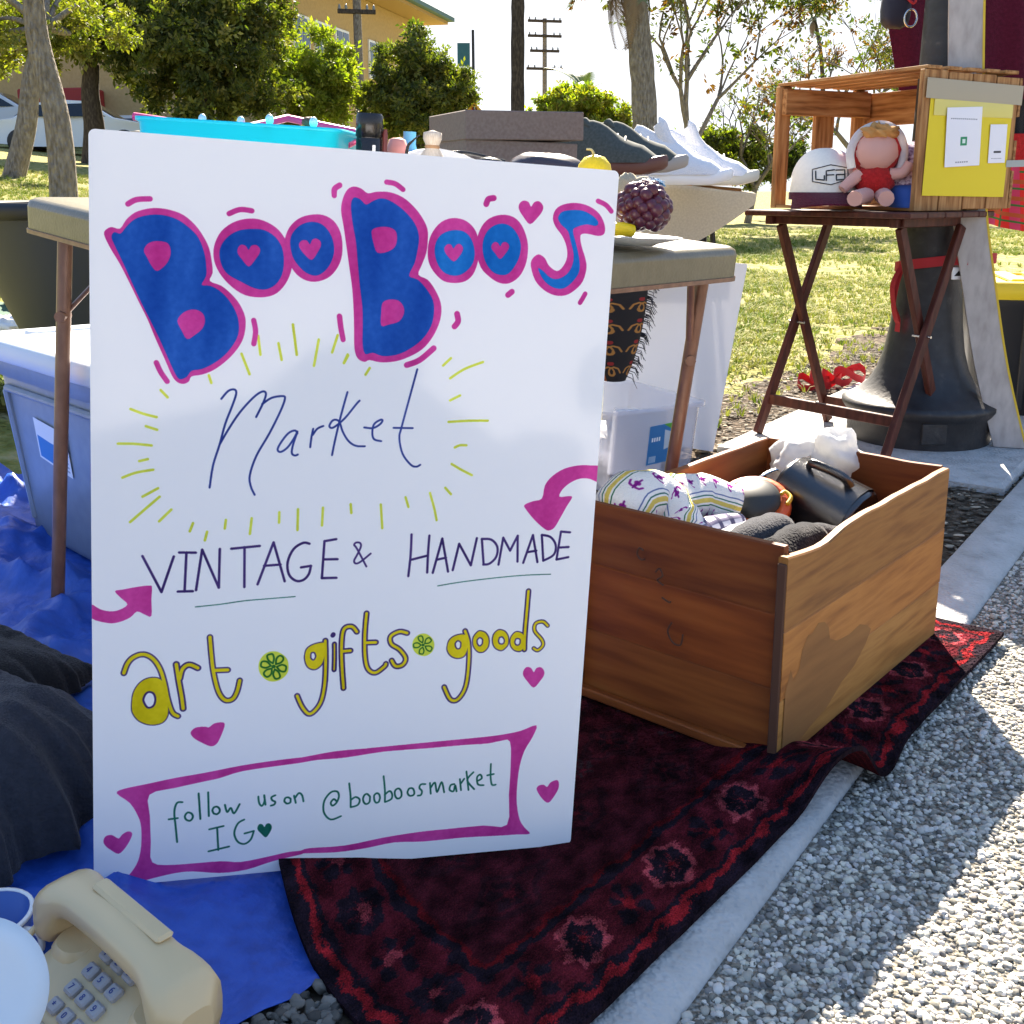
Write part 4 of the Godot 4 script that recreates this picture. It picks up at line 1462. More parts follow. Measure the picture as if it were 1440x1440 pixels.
func bins() -> void:
	# grey storage tub
	var a := Vector3(0.734, 0, 0.679)
	var z := Vector3(-0.679, 0, 0.734)
	var w := 0.50
	var d := 0.52
	var mid := Vector3(-1.0, 0, -2.0) + a * w * 0.5 - z * d * 0.5
	mid.y = high(-0.85, -1.9) + 0.012
	var t := thing("storage_tub", "grey-blue plastic storage tub with pale lid, standing on the tarp", "storage tub", mid, Basis(Vector3(0, 0, 1), -0.03) * Basis(a * 1.08, Vector3.UP * 1.17, z * 1.08))
	var grey := speckle(plain(Color.WHITE, 0.4), [[0.0, 0.21, 0.25, 0.31], [1.0, 0.27, 0.31, 0.37]], 0.03, 71, Vector3(2, 2, 2), false)
	grey.backlight_enabled = true
	grey.backlight = Color(0.12, 0.14, 0.17)
	var st := begin(grey)
	loft(st, [rounded(w * 0.80, d * 0.78, 0.05, 0.0), rounded(w * 0.83, d * 0.81, 0.06, 0.012), rounded(w * 0.93, d * 0.92, 0.06, 0.265), rounded(w * 0.93, d * 0.92, 0.06, 0.27), rounded(w * 0.985, d * 0.985, 0.06, 0.275), rounded(w * 0.985, d * 0.985, 0.06, 0.31)], true, false, false)
	part(st, "body", t)
	st = begin(grey)
	var inset := func(x0: float, x1: float) -> void:
		for q in [[x0, 0.012], [x1, 0.012]]:
			bar(st, Vector3(q[0] * 0.9, 0.03, d * 0.405), Vector3(q[0], 0.25, d * 0.461), q[1], 0.014, Vector3.RIGHT, 0.004)
	inset.call(-0.17, 0.17)
	bar(st, Vector3(-0.17, 0.25, d * 0.461), Vector3(0.17, 0.25, d * 0.461), 0.012, 0.014, Vector3.UP, 0.004)
	part(st, "moulded_rib", t)
	st = begin(plain(tone(0.62, 0.66, 0.70), 0.45))
	loft(st, [rounded(w * 1.0, d * 1.0, 0.065, 0.298), rounded(w * 1.02, d * 1.02, 0.07, 0.302), rounded(w * 1.02, d * 1.02, 0.07, 0.322), rounded(w * 1.0, d * 1.0, 0.065, 0.33), rounded(w * 0.93, d * 0.92, 0.06, 0.331), rounded(w * 0.91, d * 0.9, 0.06, 0.324)])
	part(st, "lid", t)
	var img := blank(96, 72, Color8(226, 228, 232))
	ink(img, 96, 72, [[Vector2(4, 30), Vector2(58, 30), Vector2(58, 68), Vector2(4, 68)]], Color8(30, 120, 190))
	for k in 5:
		ink(img, 96, 72, [[Vector2(64, 34 + k * 7), Vector2(90, 34 + k * 7), Vector2(90, 37 + k * 7), Vector2(64, 37 + k * 7)]], Color8(150, 152, 158))
	st = begin(picture(plain(Color.WHITE, 0.5), Image.create_from_data(96, 72, false, Image.FORMAT_RGB8, img)))
	var lx := -0.08
	quad(st, Vector3(lx, 0.215, d * 0.4555), Vector3(lx + 0.115, 0.205, d * 0.4535), Vector3(lx + 0.115, 0.135, d * 0.4355), Vector3(lx, 0.15, d * 0.439), Vector2(0, 0), Vector2(1, 0), Vector2(1, 1), Vector2(0, 1))
	part(st, "label_sticker", t)
	# dark tapered bin behind it
	var c := at(150, 500, 3.35)
	c.y = high(c.x, c.z)
	t = thing("dark_bin", "dark grey tapered round bin with black rim, behind the storage tub", "bin", c)
	st = begin(plain(tone(0.045, 0.047, 0.042), 0.6))
	lathe(st, [Vector2(0.2, 0.0), Vector2(0.21, 0.01), Vector2(0.24, 0.2), Vector2(0.385, 0.54), Vector2(0.39, 0.56), Vector2(0.375, 0.56), Vector2(0.23, 0.2), Vector2(0.0, 0.03)], 40)
	part(st, "body", t)
	st = begin(M.black)
	lathe(st, [Vector2(0.375, 0.54), Vector2(0.41, 0.545), Vector2(0.415, 0.575), Vector2(0.405, 0.59), Vector2(0.375, 0.585), Vector2(0.375, 0.54)], 40)
	part(st, "rim", t)
	# black tote with yellow lid
	c = at(1425, 560, 3.55)
	c.y = 0.026
	t = thing("black_tote", "black plastic tote with bright yellow lid, behind the long board", "storage tub", c + Vector3(0.1, 0, 0), yaw(-0.25))
	st = begin(plain(tone(0.014, 0.014, 0.016), 0.45))
	loft(st, [rounded(0.50, 0.34, 0.04, 0.0), rounded(0.52, 0.36, 0.04, 0.01), rounded(0.58, 0.41, 0.04, 0.36), rounded(0.62, 0.44, 0.04, 0.37), rounded(0.62, 0.44, 0.04, 0.385)], true, true)
	for k in 5:
		bar(st, Vector3(-0.22 + k * 0.11, 0.02, 0.178), Vector3(-0.235 + k * 0.1175, 0.35, 0.207), 0.02, 0.012, Vector3.RIGHT, 0.003)
	part(st, "body", t)
	st = begin(plain(tone(0.70, 0.55, 0.015), 0.45))
	loft(st, [rounded(0.62, 0.45, 0.05, 0.38), rounded(0.64, 0.47, 0.05, 0.385), rounded(0.64, 0.47, 0.05, 0.425), rounded(0.62, 0.45, 0.05, 0.435), rounded(0.56, 0.39, 0.04, 0.436), rounded(0.55, 0.38, 0.04, 0.428)])
	for k in 6:
		box(st, Vector3(-0.24 + k * 0.096, 0.436, 0.0), Vector3(0.05, 0.012, 0.36), 0.004)
	part(st, "lid", t)
	# clear bin with a blue label, under the card table
	c = at(868, 640, 2.72)
	c.y = high(c.x, c.z) + 0.012
	t = thing("clear_bin", "clear plastic bin with a blue label, on the soil under the table", "storage tub", c, yaw(0.5))
	var clear := plain(Color(0.82, 0.84, 0.92, 0.34), 0.25)
	clear.transparency = BaseMaterial3D.TRANSPARENCY_ALPHA
	st = begin(clear)
	loft(st, [rounded(0.25, 0.3, 0.03, 0.0), rounded(0.26, 0.31, 0.03, 0.01), rounded(0.29, 0.34, 0.03, 0.2), rounded(0.31, 0.36, 0.03, 0.203), rounded(0.31, 0.36, 0.03, 0.215)], true, false)
	part(st, "body", t)
	st = begin(M.paper)
	box(st, Vector3(0.02, 0.1, 0.06), Vector3(0.16, 0.17, 0.02), 0.004, Basis(Vector3.FORWARD, 0.1))
	lump(st, Vector3(0.0, 0.07, -0.04), Vector3(0.1, 0.06, 0.1), 0.5, 2.0, 5)
	part(st, "packed_paper", t)
	img = blank(64, 96, Color8(44, 120, 180))
	ink(img, 64, 96, [[Vector2(36, 0), Vector2(64, 0), Vector2(64, 20)]], Color8(90, 170, 60))
	ink(img, 64, 96, [[Vector2(40, 14), Vector2(62, 24), Vector2(60, 60), Vector2(42, 64)]], Color8(190, 205, 215))
	for k in 4:
		ink(img, 64, 96, [[Vector2(8 + k * 6, 30), Vector2(12 + k * 6, 30), Vector2(12 + k * 6, 40), Vector2(8 + k * 6, 40)]], Color8(225, 235, 240))
	for k in 6:
		ink(img, 64, 96, [[Vector2(6 + k * 3, 76), Vector2(7.5 + k * 3, 76), Vector2(7.5 + k * 3, 92), Vector2(6 + k * 3, 92)]], Color8(230, 234, 238))
	st = begin(picture(plain(Color.WHITE, 0.4), Image.create_from_data(64, 96, false, Image.FORMAT_RGB8, img)))
	quad(st, Vector3(-0.02, 0.165, 0.1695), Vector3(0.055, 0.17, 0.17), Vector3(0.05, 0.07, 0.1625), Vector3(-0.025, 0.065, 0.162))
	part(st, "label_sticker", t)

func sign_board() -> void:
	var tl := EYE + Vector3(-0.3868, 0.0538, -1.0079)
	var tr := EYE + Vector3(0.1105, 0.0180, -1.1366)
	var br := EYE + Vector3(0.0681, -0.7381, -1.0959)
	var x := (tr - tl).normalized()
	var z := x.cross(tr - br).normalized()
	var y := z.cross(x)
	var t := thing("sign_board", "white hand-painted foam board with blue and pink bubble letters, leaning on the card table", "sign", (tl + tr + br + (tl + br - tr)) * 0.25 - y * 0.38, Basis(x, y, z))
	var w := 0.515
	var h := 0.758
	var off := 0.38 - h * 0.5
	var st := begin(M.board)
	st.set_smooth_group(-1)
	var ring := rounded(w, h, 0.006, 0.0)
	for k in ring.size():   # the painted face
		for p in [Vector3.ZERO, ring[k], ring[(k + 1) % ring.size()]]:
			st.set_uv(Vector2(0.5 + p.x / w, 0.5 + p.z / h))
			st.add_vertex(Vector3(p.x, off + h * 0.5 - p.z, 0.0))
	part(st, "painted_face", t)
	st = begin(M.paper)
	st.set_smooth_group(-1)
	for k in ring.size():
		var a: Vector3 = Vector3(ring[k].x, off + h * 0.5 - ring[k].z, 0.0)
		var b: Vector3 = Vector3(ring[(k + 1) % ring.size()].x, off + h * 0.5 - ring[(k + 1) % ring.size()].z, 0.0)
		var back := Vector3(0, 0, -0.005)
		quad(st, a, b, b + back, a + back)
		for p in [Vector3(0, off + h * 0.5, -0.005), b + back, a + back]:
			st.add_vertex(p)
	part(st, "foam_core", t)


func soft(called: String, label: String, category: String, where: Vector3, m: Material, r: Vector3, turn := Basis.IDENTITY, sd := 1, amp := 0.35, part_called := "cloth", group := "") -> Node3D:   # a folded or heaped piece of cloth
	var t := thing(called, label, category, where, turn, group)
	var st := begin(m)
	lump(st, Vector3(0, r.y, 0), r, amp, 1.6, sd, Basis.IDENTITY, 40, 24, 0.75)
	part(st, part_called, t)
	return t

func roll(t: Node3D, called: String, m: Material, pts: Array, r: float, folds := 3, flat := 0.8) -> MeshInstance3D:   # rolled cloth with a spiral end
	var st := begin(m)
	var c := smooth(pts, 6)
	var rings := []
	for k in c.size():
		var f := float(k) / (c.size() - 1)
		var dir: Vector3 = (c[mini(k + 1, c.size() - 1)] - c[maxi(k - 1, 0)]).normalized()
		var s := dir.cross(Vector3.UP).normalized()
		var up := s.cross(dir)
		var ring := []
		var ends := pow(clampf(minf(f, 1.0 - f) * 9.0 + 0.12, 0.0, 1.0), 0.45)
		for q in 28:
			var a := TAU * q / 28.0
			var rr := r * ends * (1.0 + 0.05 * sin(a * folds + f * 5.0) + 0.04 * sin(a * 2.0 - f * 14.0) + 0.035 * sin(f * 40.0 + a))
			ring.append(c[k] + (s * cos(a) + up * sin(a) * flat) * rr)
		rings.append(ring)
	loft(st, rings)
	return part(st, called, t)

func woven(bands: Array, motifs := false) -> Material:   # striped cloth, bands of [start, end, colour] along v
	var data := blank(256, 256, Color8(232, 228, 220))
	for b in bands:
		ink(data, 256, 256, [[Vector2(b[0], 0), Vector2(b[1], 0), Vector2(b[1], 256), Vector2(b[0], 256)]], b[2])
	if motifs:
		for k in 6:
			for q in 4:
				var c := Vector2(46 + q * 64, 22 + k * 43)
				for s in [-1, 1]:
					var pts := []
					for i in 9:
						var a := i * 0.75
						pts.append(c + Vector2(s * (3 + cos(a) * (9 - i)), -sin(a) * (9 - i)))
					pen(data, 256, 256, pts, 3.2, Color8(140, 40, 130))
				pen(data, 256, 256, [c + Vector2(0, -9), c + Vector2(0, 9)], 3.0, Color8(120, 34, 120))
	var im := Image.create_from_data(256, 256, false, Image.FORMAT_RGB8, data)
	var m := picture(plain(Color.WHITE, 0.95, 0.0, 0.1), im)
	relief(m, 0.25, 77, 0.4, 256)
	return m

func wares() -> void:
	drawer_goods()
	crate_goods()
	table_goods()
	ground_goods()
	hanging_clothes()

func drawer_goods() -> void:
	var g := "goods heaped in the wooden drawer"
	var stripes := []
	for k in 4:
		var o := k * 64.0
		stripes.append_array([[o, o + 2, Color8(60, 110, 80)], [o + 5, o + 12, Color8(214, 190, 96)], [o + 15, o + 17, Color8(60, 110, 96)], [o + 22, o + 24, Color8(96, 110, 150)]])
	var t := thing("embroidered_towel", "white towel with yellow stripes and purple embroidery, rolled up in the drawer", "towel", Vector3.ZERO, Basis.IDENTITY, g)
	var em := woven(stripes, true)
	roll(t, "cloth", em, [at(868, 736, 1.48), at(888, 704, 1.505), at(918, 702, 1.53), at(946, 732, 1.52), at(955, 755, 1.50)], 0.045, 3, 0.9)
	t = thing("folded_napkin", "white striped napkin folded behind the embroidered towel roll", "napkin", Vector3.ZERO, Basis.IDENTITY, g)
	roll(t, "cloth", em, [at(940, 706, 1.575), at(980, 700, 1.61), at(1036, 714, 1.62)], 0.045, 4, 0.85)
	var data := blank(128, 128, Color8(214, 208, 212))
	for k in 8:
		ink(data, 128, 128, [[Vector2(k * 16, 0), Vector2(k * 16 + 7, 0), Vector2(k * 16 + 7, 128), Vector2(k * 16, 128)]], Color8(120, 112, 134))
	for k in 8:
		ink(data, 128, 128, [[Vector2(0, k * 16), Vector2(128, k * 16), Vector2(128, k * 16 + 5), Vector2(0, k * 16 + 5)]], Color8(84, 78, 104))
	var plaid := picture(plain(Color.WHITE, 0.95), Image.create_from_data(128, 128, false, Image.FORMAT_RGB8, data))
	t = thing("checked_cloth", "grey and white checked cloth twisted in front of the towel", "cloth", Vector3.ZERO, Basis.IDENTITY, g)
	roll(t, "cloth", plaid, [at(930, 772, 1.44), at(965, 758, 1.48), at(1005, 742, 1.53), at(1042, 735, 1.57)], 0.02, 3, 0.9)
	t = thing("pale_cloth", "pale pink lace cloth bunched beside the dark socks", "cloth", Vector3.ZERO, Basis.IDENTITY, g)
	roll(t, "cloth", M.lace, [at(960, 786, 1.42), at(1000, 772, 1.46), at(1045, 757, 1.52), at(1070, 748, 1.56)], 0.024, 5, 0.9)
	for q in [["dark_sock", "rolled charcoal sock, largest of the dark rolls in the drawer", [at(1005, 792, 1.40), at(1048, 770, 1.44), at(1100, 745, 1.5)], 0.035, "charcoal"], ["dark_sock", "rolled black sock nearest the drawer's front corner", [at(1082, 795, 1.37), at(1112, 774, 1.41), at(1142, 760, 1.45)], 0.034, "jet"], ["dark_sock", "grey sock end poking out against the drawer's long side", [at(1112, 765, 1.46), at(1146, 758, 1.49), at(1178, 760, 1.52)], 0.026, "charcoal"]]:
		t = thing(q[0], q[1], "sock", Vector3.ZERO, Basis.IDENTITY, "rolled socks in the drawer")
		roll(t, "knit", M[q[4]], q[2], q[3], 4, 0.9)
	# filling below the goods
	t = thing("folded_blanket", "dark folded blanket at the bottom of the drawer, under the goods", "blanket", Vector3(0.4, 0.05, -1.57), Basis(Vector3(0.656, 0, -0.755), Vector3.UP, Vector3(0.755, 0, 0.656)))
	var st := begin(M.jet)
	lump(st, Vector3(0, 0.06, 0), Vector3(0.24, 0.06, 0.14), 0.15, 2.0, 4, Basis.IDENTITY, 40, 20, 0.45)
	part(st, "cloth", t)
	# black leather camera case
	var c := at(1156, 694, 1.71)
	t = thing("leather_case", "glossy black leather camera case with a buckled flap, lying in the drawer", "case", c + Vector3(0.0, -0.03, 0.0), (Basis(Vector3.UP, -0.75) * Basis(Vector3(0, 0, 1), -0.28) * Basis(Vector3(1, 0, 0), 0.25)).scaled(Vector3.ONE * 1.12))
	st = begin(M.leather)
	var rings := []
	for k in 2:
		pass
	for x in [-0.062, -0.058, 0.058, 0.062]:
		var e := 0.004 if absf(x) > 0.06 else 0.0
		var ring := []
		for p in [[-0.05, -0.045], [-0.05, 0.01], [-0.046, 0.034], [-0.034, 0.05], [-0.016, 0.058], [0.008, 0.06], [0.03, 0.054], [0.044, 0.04], [0.05, 0.018], [0.05, -0.045]]:
			ring.append(Vector3(x, p[1] * (1.0 - e * 10.0), p[0] * (1.0 - e * 10.0)))
		rings.append(ring)
	loft(st, rings)
	part(st, "shell", t)
	st = begin(M.leather)
	rings = []
	for x in [-0.055, 0.055]:
		var ring := []
		for p in [[-0.046, 0.037], [-0.034, 0.0535], [-0.016, 0.0615], [0.008, 0.0635], [0.03, 0.0575], [0.0465, 0.043], [0.053, 0.018], [0.054, -0.01]]:
			ring.append(Vector3(x * (1.0 if p[1] > 0.0 else 0.7), p[1], p[0]))
		rings.append(ring)
	loft(st, rings, false, false, false, false)
	part(st, "flap", t)
	st = begin(M.leather)
	tube(st, smooth([Vector3(-0.035, 0.063, 0.0), Vector3(-0.025, 0.075, 0.004), Vector3(0.02, 0.077, 0.004), Vector3(0.035, 0.064, 0.0)], 5), 0.004, 0.004, 8, true, 1.8)
	part(st, "grip", t)
	st = begin(M.leather)
	tube(st, smooth([Vector3(0.062, 0.02, 0), Vector3(0.11, 0.055, 0.02), Vector3(0.14, 0.0, 0.05), Vector3(0.1, -0.05, 0.1), Vector3(0.0, -0.045, 0.12), Vector3(-0.06, -0.05, 0.09)], 6), 0.004, 0.004, 8, true, 2.0)
	part(st, "strap", t)
	st = begin(M.steel)
	box(st, Vector3(0.0, -0.008, 0.056), Vector3(0.014, 0.012, 0.004), 0.001)
	part(st, "buckle", t)
	# black round tin with an orange rim
	c = at(1060, 700, 1.66)
	t = thing("round_tin", "round black lid with orange and yellow painted rim, leaning in the drawer", "tin", c, Basis(Vector3(1, 0, 0), 0.5) * Basis(Vector3(0, 0, 1), 0.15))
	st = begin(plain(tone(0.022, 0.024, 0.022), 0.55))
	lathe(st, [Vector2(0.0, 0.012), Vector2(0.03, 0.01), Vector2(0.042, 0.002), Vector2(0.044, -0.02)], 28)
	part(st, "dome", t)
	st = begin(plain(tone(0.62, 0.09, 0.012), 0.5))
	lathe(st, [Vector2(0.043, -0.004), Vector2(0.058, -0.008), Vector2(0.06, -0.02), Vector2(0.04, -0.022), Vector2(0.043, -0.004)], 28)
	part(st, "rim", t)
	st = begin(plain(tone(0.72, 0.42, 0.02), 0.5))
	tube(st, smooth([Vector3(0.05, -0.004, 0.018), Vector3(0.058, -0.003, 0.005), Vector3(0.052, -0.002, -0.008), Vector3(0.044, 0.0, -0.002)], 4), 0.004, 0.003, 6)
	part(st, "painted_curl", t)
	# silver ladle
	t = thing("ladle", "shiny steel ladle lying behind the leather case", "ladle", Vector3.ZERO)
	st = begin(M.steel)
	tube(st, smooth([at(1060, 676, 1.78), at(1085, 662, 1.80), at(1115, 655, 1.80), at(1140, 640, 1.79)], 5), 0.005, 0.003, 8, true, 0.5)
	part(st, "handle", t)
	st = begin(M.steel)
	var bowl := at(1052, 684, 1.77)
	lathe(st, [Vector2(0.0, -0.012), Vector2(0.012, -0.009), Vector2(0.02, 0.0), Vector2(0.0185, 0.0), Vector2(0.011, -0.007), Vector2(0.0, -0.009)], 20, Transform3D(Basis(Vector3(1, 0, 0), 0.3), bowl))
	part(st, "bowl", t)
	# white lace bundle at the far corner
	for q in [["lace_bundle", "crumpled white lace bundle in the far corner of the drawer", at(1122, 648, 1.83), Vector3(0.05, 0.045, 0.045), 3], ["lace_bundle", "white lace bundle standing highest behind the leather case", at(1172, 634, 1.80), Vector3(0.045, 0.045, 0.04), 8]]:
		t = thing(q[0], q[1], "lace", q[2] - Vector3(0, 0.045, 0), yaw(q[4]), g)
		st = begin(M.lace)
		lump(st, Vector3(0, 0.04, 0), q[3], 0.45, 0.9, q[4], Basis.IDENTITY, 36, 22)
		part(st, "cloth", t)

func crate_goods() -> void:
	# cream cap with a dark red brim and an embroidered badge
	var c := at(1158, 288, 3.02)
	c.y = 0.704
	var face := Basis(Vector3.UP, -0.12)
	var t := thing("cream_cap", "cream cap with dark maroon brim and black hexagon badge, in the slat crate", "cap", c, face)
	var crown := func(a: float, b: float) -> Vector3:   # a round the head, b from rim to button
		var r := cos(b)
		return Vector3(sin(a) * 0.095 * pow(r, 0.8), 0.03 + 0.125 * pow(sin(b), 0.9), cos(a) * 0.105 * pow(r, 0.8) - 0.02 * sin(b))
	var st := begin(M.cream)
	sheet(st, 48, 14, func(u: float, v: float) -> Vector3: return crown.call(u * TAU, (1.0 - v) * PI * 0.499 + 0.0))
	part(st, "crown", t)
	st = begin(M.maroon)
	var brim := []
	for k in 21:
		var a := lerpf(-1.15, 1.15, k / 20.0)
		brim.append(a)
	sheet(st, 20, 8, func(u: float, v: float) -> Vector3:
		var a: float = lerpf(-1.2, 1.2, u)
		var inner := Vector3(sin(a) * 0.097, 0.036, cos(a) * 0.107)
		var outer := Vector3(sin(a) * 0.102, 0.006, cos(a) * 0.107 + 0.06 * pow(cos(a * 1.2), 0.7 if absf(a) < 1.25 else 1.0))
		var p := inner.lerp(outer, v)
		p.y += 0.012 * sin(v * PI * 0.5) * cos(a * 1.3) - 0.012 * v
		return p, Vector3(0, 0.004, 0))
	part(st, "brim", t)
	st = begin(M.maroon)
	sheet(st, 48, 2, func(u: float, v: float) -> Vector3: return crown.call(u * TAU, 0.0) * Vector3(1.006, 1, 1.006) + Vector3(0, 0.006 - 0.02 * v, 0))
	part(st, "sweatband", t)
	# the badge: a hexagon and three letters, stitched
	var put := func(x: float, y: float) -> Vector3:   # x, y in the badge's own plane
		var b := asin(pow(clampf((0.048 + y) / 0.125, 0.01, 0.99), 1.0 / 0.9))
		var r := pow(cos(b), 0.8)
		var a := asin(clampf(x / (0.095 * r), -0.99, 0.99))
		return crown.call(a + 0.0, b) * Vector3(1.012, 1.0, 1.012)
	for s in [["badge_outline", [[-0.046, 0.0], [-0.046, 0.018], [0.0, 0.03], [0.046, 0.022], [0.046, -0.008], [0.0, -0.022], [-0.046, -0.014], [-0.046, 0.0]], 0.0022], ["badge_letter", [[-0.038, 0.014], [-0.038, -0.008], [-0.017, -0.010], [-0.017, 0.002]], 0.003], ["badge_letter", [[-0.012, -0.012], [-0.012, 0.014], [0.01, 0.017]], 0.003], ["badge_letter", [[-0.012, 0.003], [0.008, 0.004]], 0.003], ["badge_letter", [[0.012, 0.016], [0.037, 0.017], [0.037, -0.008], [0.014, -0.010], [0.014, 0.004], [0.037, 0.005]], 0.003]]:
		st = begin(M.black)
		var pts := []
		for k in s[1].size() - 1:
			for q in 5:
				var f := q / 5.0
				pts.append(put.call(lerpf(s[1][k][0], s[1][k + 1][0], f), lerpf(s[1][k][1], s[1][k + 1][1], f)))
		pts.append(put.call(s[1][-1][0], s[1][-1][1]))
		tube(st, pts, s[2] * 0.6, s[2] * 0.6, 6)
		part(st, s[0], t)
	# patterned cap with a blue brim
	c = at(1280, 288, 2.99)
	c.y = 0.704
	t = thing("patterned_cap", "purple and white patterned cap with blue brim, beside the crate's right end", "cap", c, Basis(Vector3.UP, -0.3))
	st = begin(speckle(plain(Color.WHITE, 0.85), [[0.0, 0.05, 0.02, 0.05], [0.42, 0.13, 0.05, 0.12], [0.5, 0.55, 0.38, 0.5], [0.62, 0.75, 0.68, 0.72], [1.0, 0.3, 0.16, 0.3]], 0.03, 81, Vector3(4, 4, 4), false))
	sheet(st, 40, 12, func(u: float, v: float) -> Vector3: return crown.call(u * TAU, (1.0 - v) * PI * 0.499) * Vector3(0.95, 1.05, 0.95) + Vector3(0, 0.01, 0))
	part(st, "crown", t)
	st = begin(plain(tone(0.035, 0.10, 0.36), 0.8))
	sheet(st, 20, 8, func(u: float, v: float) -> Vector3:
		var a: float = lerpf(-1.3, 1.3, u)
		var inner := Vector3(sin(a) * 0.08, 0.055, cos(a) * 0.1)
		var outer := Vector3(sin(a) * 0.06, 0.0, cos(a) * 0.09 + 0.055)
		return inner.lerp(outer, v) + Vector3(0, 0.014 * sin(v * PI) * cos(a), 0), Vector3(0, 0.004, 0))
	part(st, "brim", t)
	# a plain soft toy
	c = at(1226, 290, 2.92)
	c.y = 0.702
	t = thing("soft_toy", "small pink soft toy in a red top, sitting between the two caps", "soft toy", c, Basis(Vector3.UP, -0.1))
	var pink := plain(tone(0.62, 0.34, 0.28), 0.9)
	pink.rim_enabled = true
	pink.rim = 0.4
	st = begin(pink)
	lump(st, Vector3(0, 0.145, 0.0), Vector3(0.058, 0.055, 0.05), 0.05, 1.0, 2)
	part(st, "head", t)
	st = begin(M.scarlet)
	lump(st, Vector3(0.0, 0.07, 0.0), Vector3(0.05, 0.045, 0.04), 0.25, 2.0, 3)
	part(st, "top", t)
	st = begin(M.scarlet)
	lump(st, Vector3(0.002, 0.148, -0.012), Vector3(0.07, 0.062, 0.05), 0.1, 2.0, 6)
	part(st, "hood", t)
	st = begin(M.lace)
	tube(st, smooth([Vector3(-0.062, 0.10, 0.012), Vector3(-0.068, 0.145, 0.012), Vector3(-0.045, 0.192, 0.012), Vector3(0.005, 0.212, 0.012), Vector3(0.05, 0.192, 0.012), Vector3(0.07, 0.145, 0.012), Vector3(0.064, 0.10, 0.012)], 5), 0.011, 0.011, 10)
	part(st, "hood_trim", t)
	for s in [-1, 1]:
		st = begin(pink)
		tube(st, smooth([Vector3(s * 0.04, 0.085, 0.01), Vector3(s * 0.07, 0.075 + s * 0.015, 0.02), Vector3(s * 0.085, 0.08 + s * 0.035, 0.025)], 5), 0.017, 0.013, 10)
		part(st, "arm", t)
		st = begin(pink)
		tube(st, smooth([Vector3(s * 0.02, 0.03, 0.02), Vector3(s * 0.035 - 0.015, 0.025, 0.06), Vector3(s * 0.04 - 0.025, 0.022, 0.09)], 5), 0.022, 0.02, 12)
		part(st, "leg", t)
	st = begin(plain(tone(0.55, 0.27, 0.08), 0.9))
	lump(st, Vector3(0.0, 0.192, 0.018), Vector3(0.042, 0.022, 0.035), 0.8, 4.0, 9)
	part(st, "hair", t)

func shoe(called: String, label: String, where: Vector3, turn: float, upper: Material, sole: Material, laces: Material, group: String, tall := 0.0) -> Node3D:
	# x runs to the toe
	var t := thing(called, label, "shoe", where, yaw(turn), group)
	var outline := func(f: float, y: float, grow: float) -> Array:
		var ring := []
		for k in 28:
			var a := TAU * k / 28.0
			var x := cos(a)
			var w := 0.047 if x > 0 else 0.036
			w *= 1.0 - 0.18 * exp(-pow((x + 0.1) / 0.35, 2.0))
			ring.append(Vector3(signf(x) * pow(absf(x), 0.85) * (0.138 + grow), y + maxf(0.0, x - 0.6) * 0.03, sin(a) * (w + grow)))
		return ring
	var st := begin(sole)
	loft(st, [outline.call(0, 0.0, -0.004), outline.call(0, 0.006, 0.002), outline.call(0, 0.022, 0.003), outline.call(0, 0.028, -0.001)])
	part(st, "sole", t)
	st = begin(upper)
	var rings := []
	for k in 18:
		var f := k / 17.0
		var x := lerpf(-0.132, 0.134, f)
		var top := 0.07 + (0.03 + tall) * exp(-pow((f - 0.12) / 0.2, 2.0)) + 0.028 * exp(-pow((f - 0.42) / 0.16, 2.0)) - 0.036 * clampf((f - 0.55) / 0.45, 0.0, 1.0)
		top *= pow(clampf(minf(f * 8.0 + 0.25, (1.0 - f) * 5.0 + 0.12), 0.0, 1.0), 0.5)
		var w := (0.034 + 0.014 * sin(clampf((f - 0.25) / 0.75, 0.0, 1.0) * PI * 0.75)) * pow(clampf(minf(f * 6.0 + 0.3, (1.0 - f) * 4.0 + 0.1), 0.0, 1.0), 0.5)
		var ring := []
		for q in 15:
			var a := PI * q / 14.0
			var nar := 1.0 - 0.35 * sin(a) * (1.0 if f < 0.6 else 0.4)
			ring.append(Vector3(x, 0.024 + (top - 0.012) * pow(sin(a), 0.75), cos(a) * w * nar / (1.0 - 0.0)))
		rings.append(ring)
	loft(st, rings, true, true, false, false)
	part(st, "upper", t)
	st = begin(upper)
	var tongue := smooth([Vector3(-0.005, 0.085, 0), Vector3(-0.03, 0.1 + tall * 0.4, 0), Vector3(-0.043, 0.112 + tall, 0), Vector3(-0.046, 0.116 + tall, 0)], 4)
	tube(st, tongue, 0.0, 0.0, 12, true, 1.0 if tall > 0.03 else 0.5, range(tongue.size()).map(func(i: int) -> float: return 0.019 - 0.006 * pow(float(i) / tongue.size(), 3.0)))
	part(st, "tongue", t)
	for k in 5:
		st = begin(laces)
		var x := -0.02 + k * 0.017
		var y := 0.096 - k * 0.0055
		tube(st, [Vector3(x - 0.004, y - 0.012, -0.024), Vector3(x, y + 0.004, 0.0), Vector3(x + 0.004, y - 0.012, 0.024)], 0.0025, 0.0025, 6)
		part(st, "lace", t)
	return t

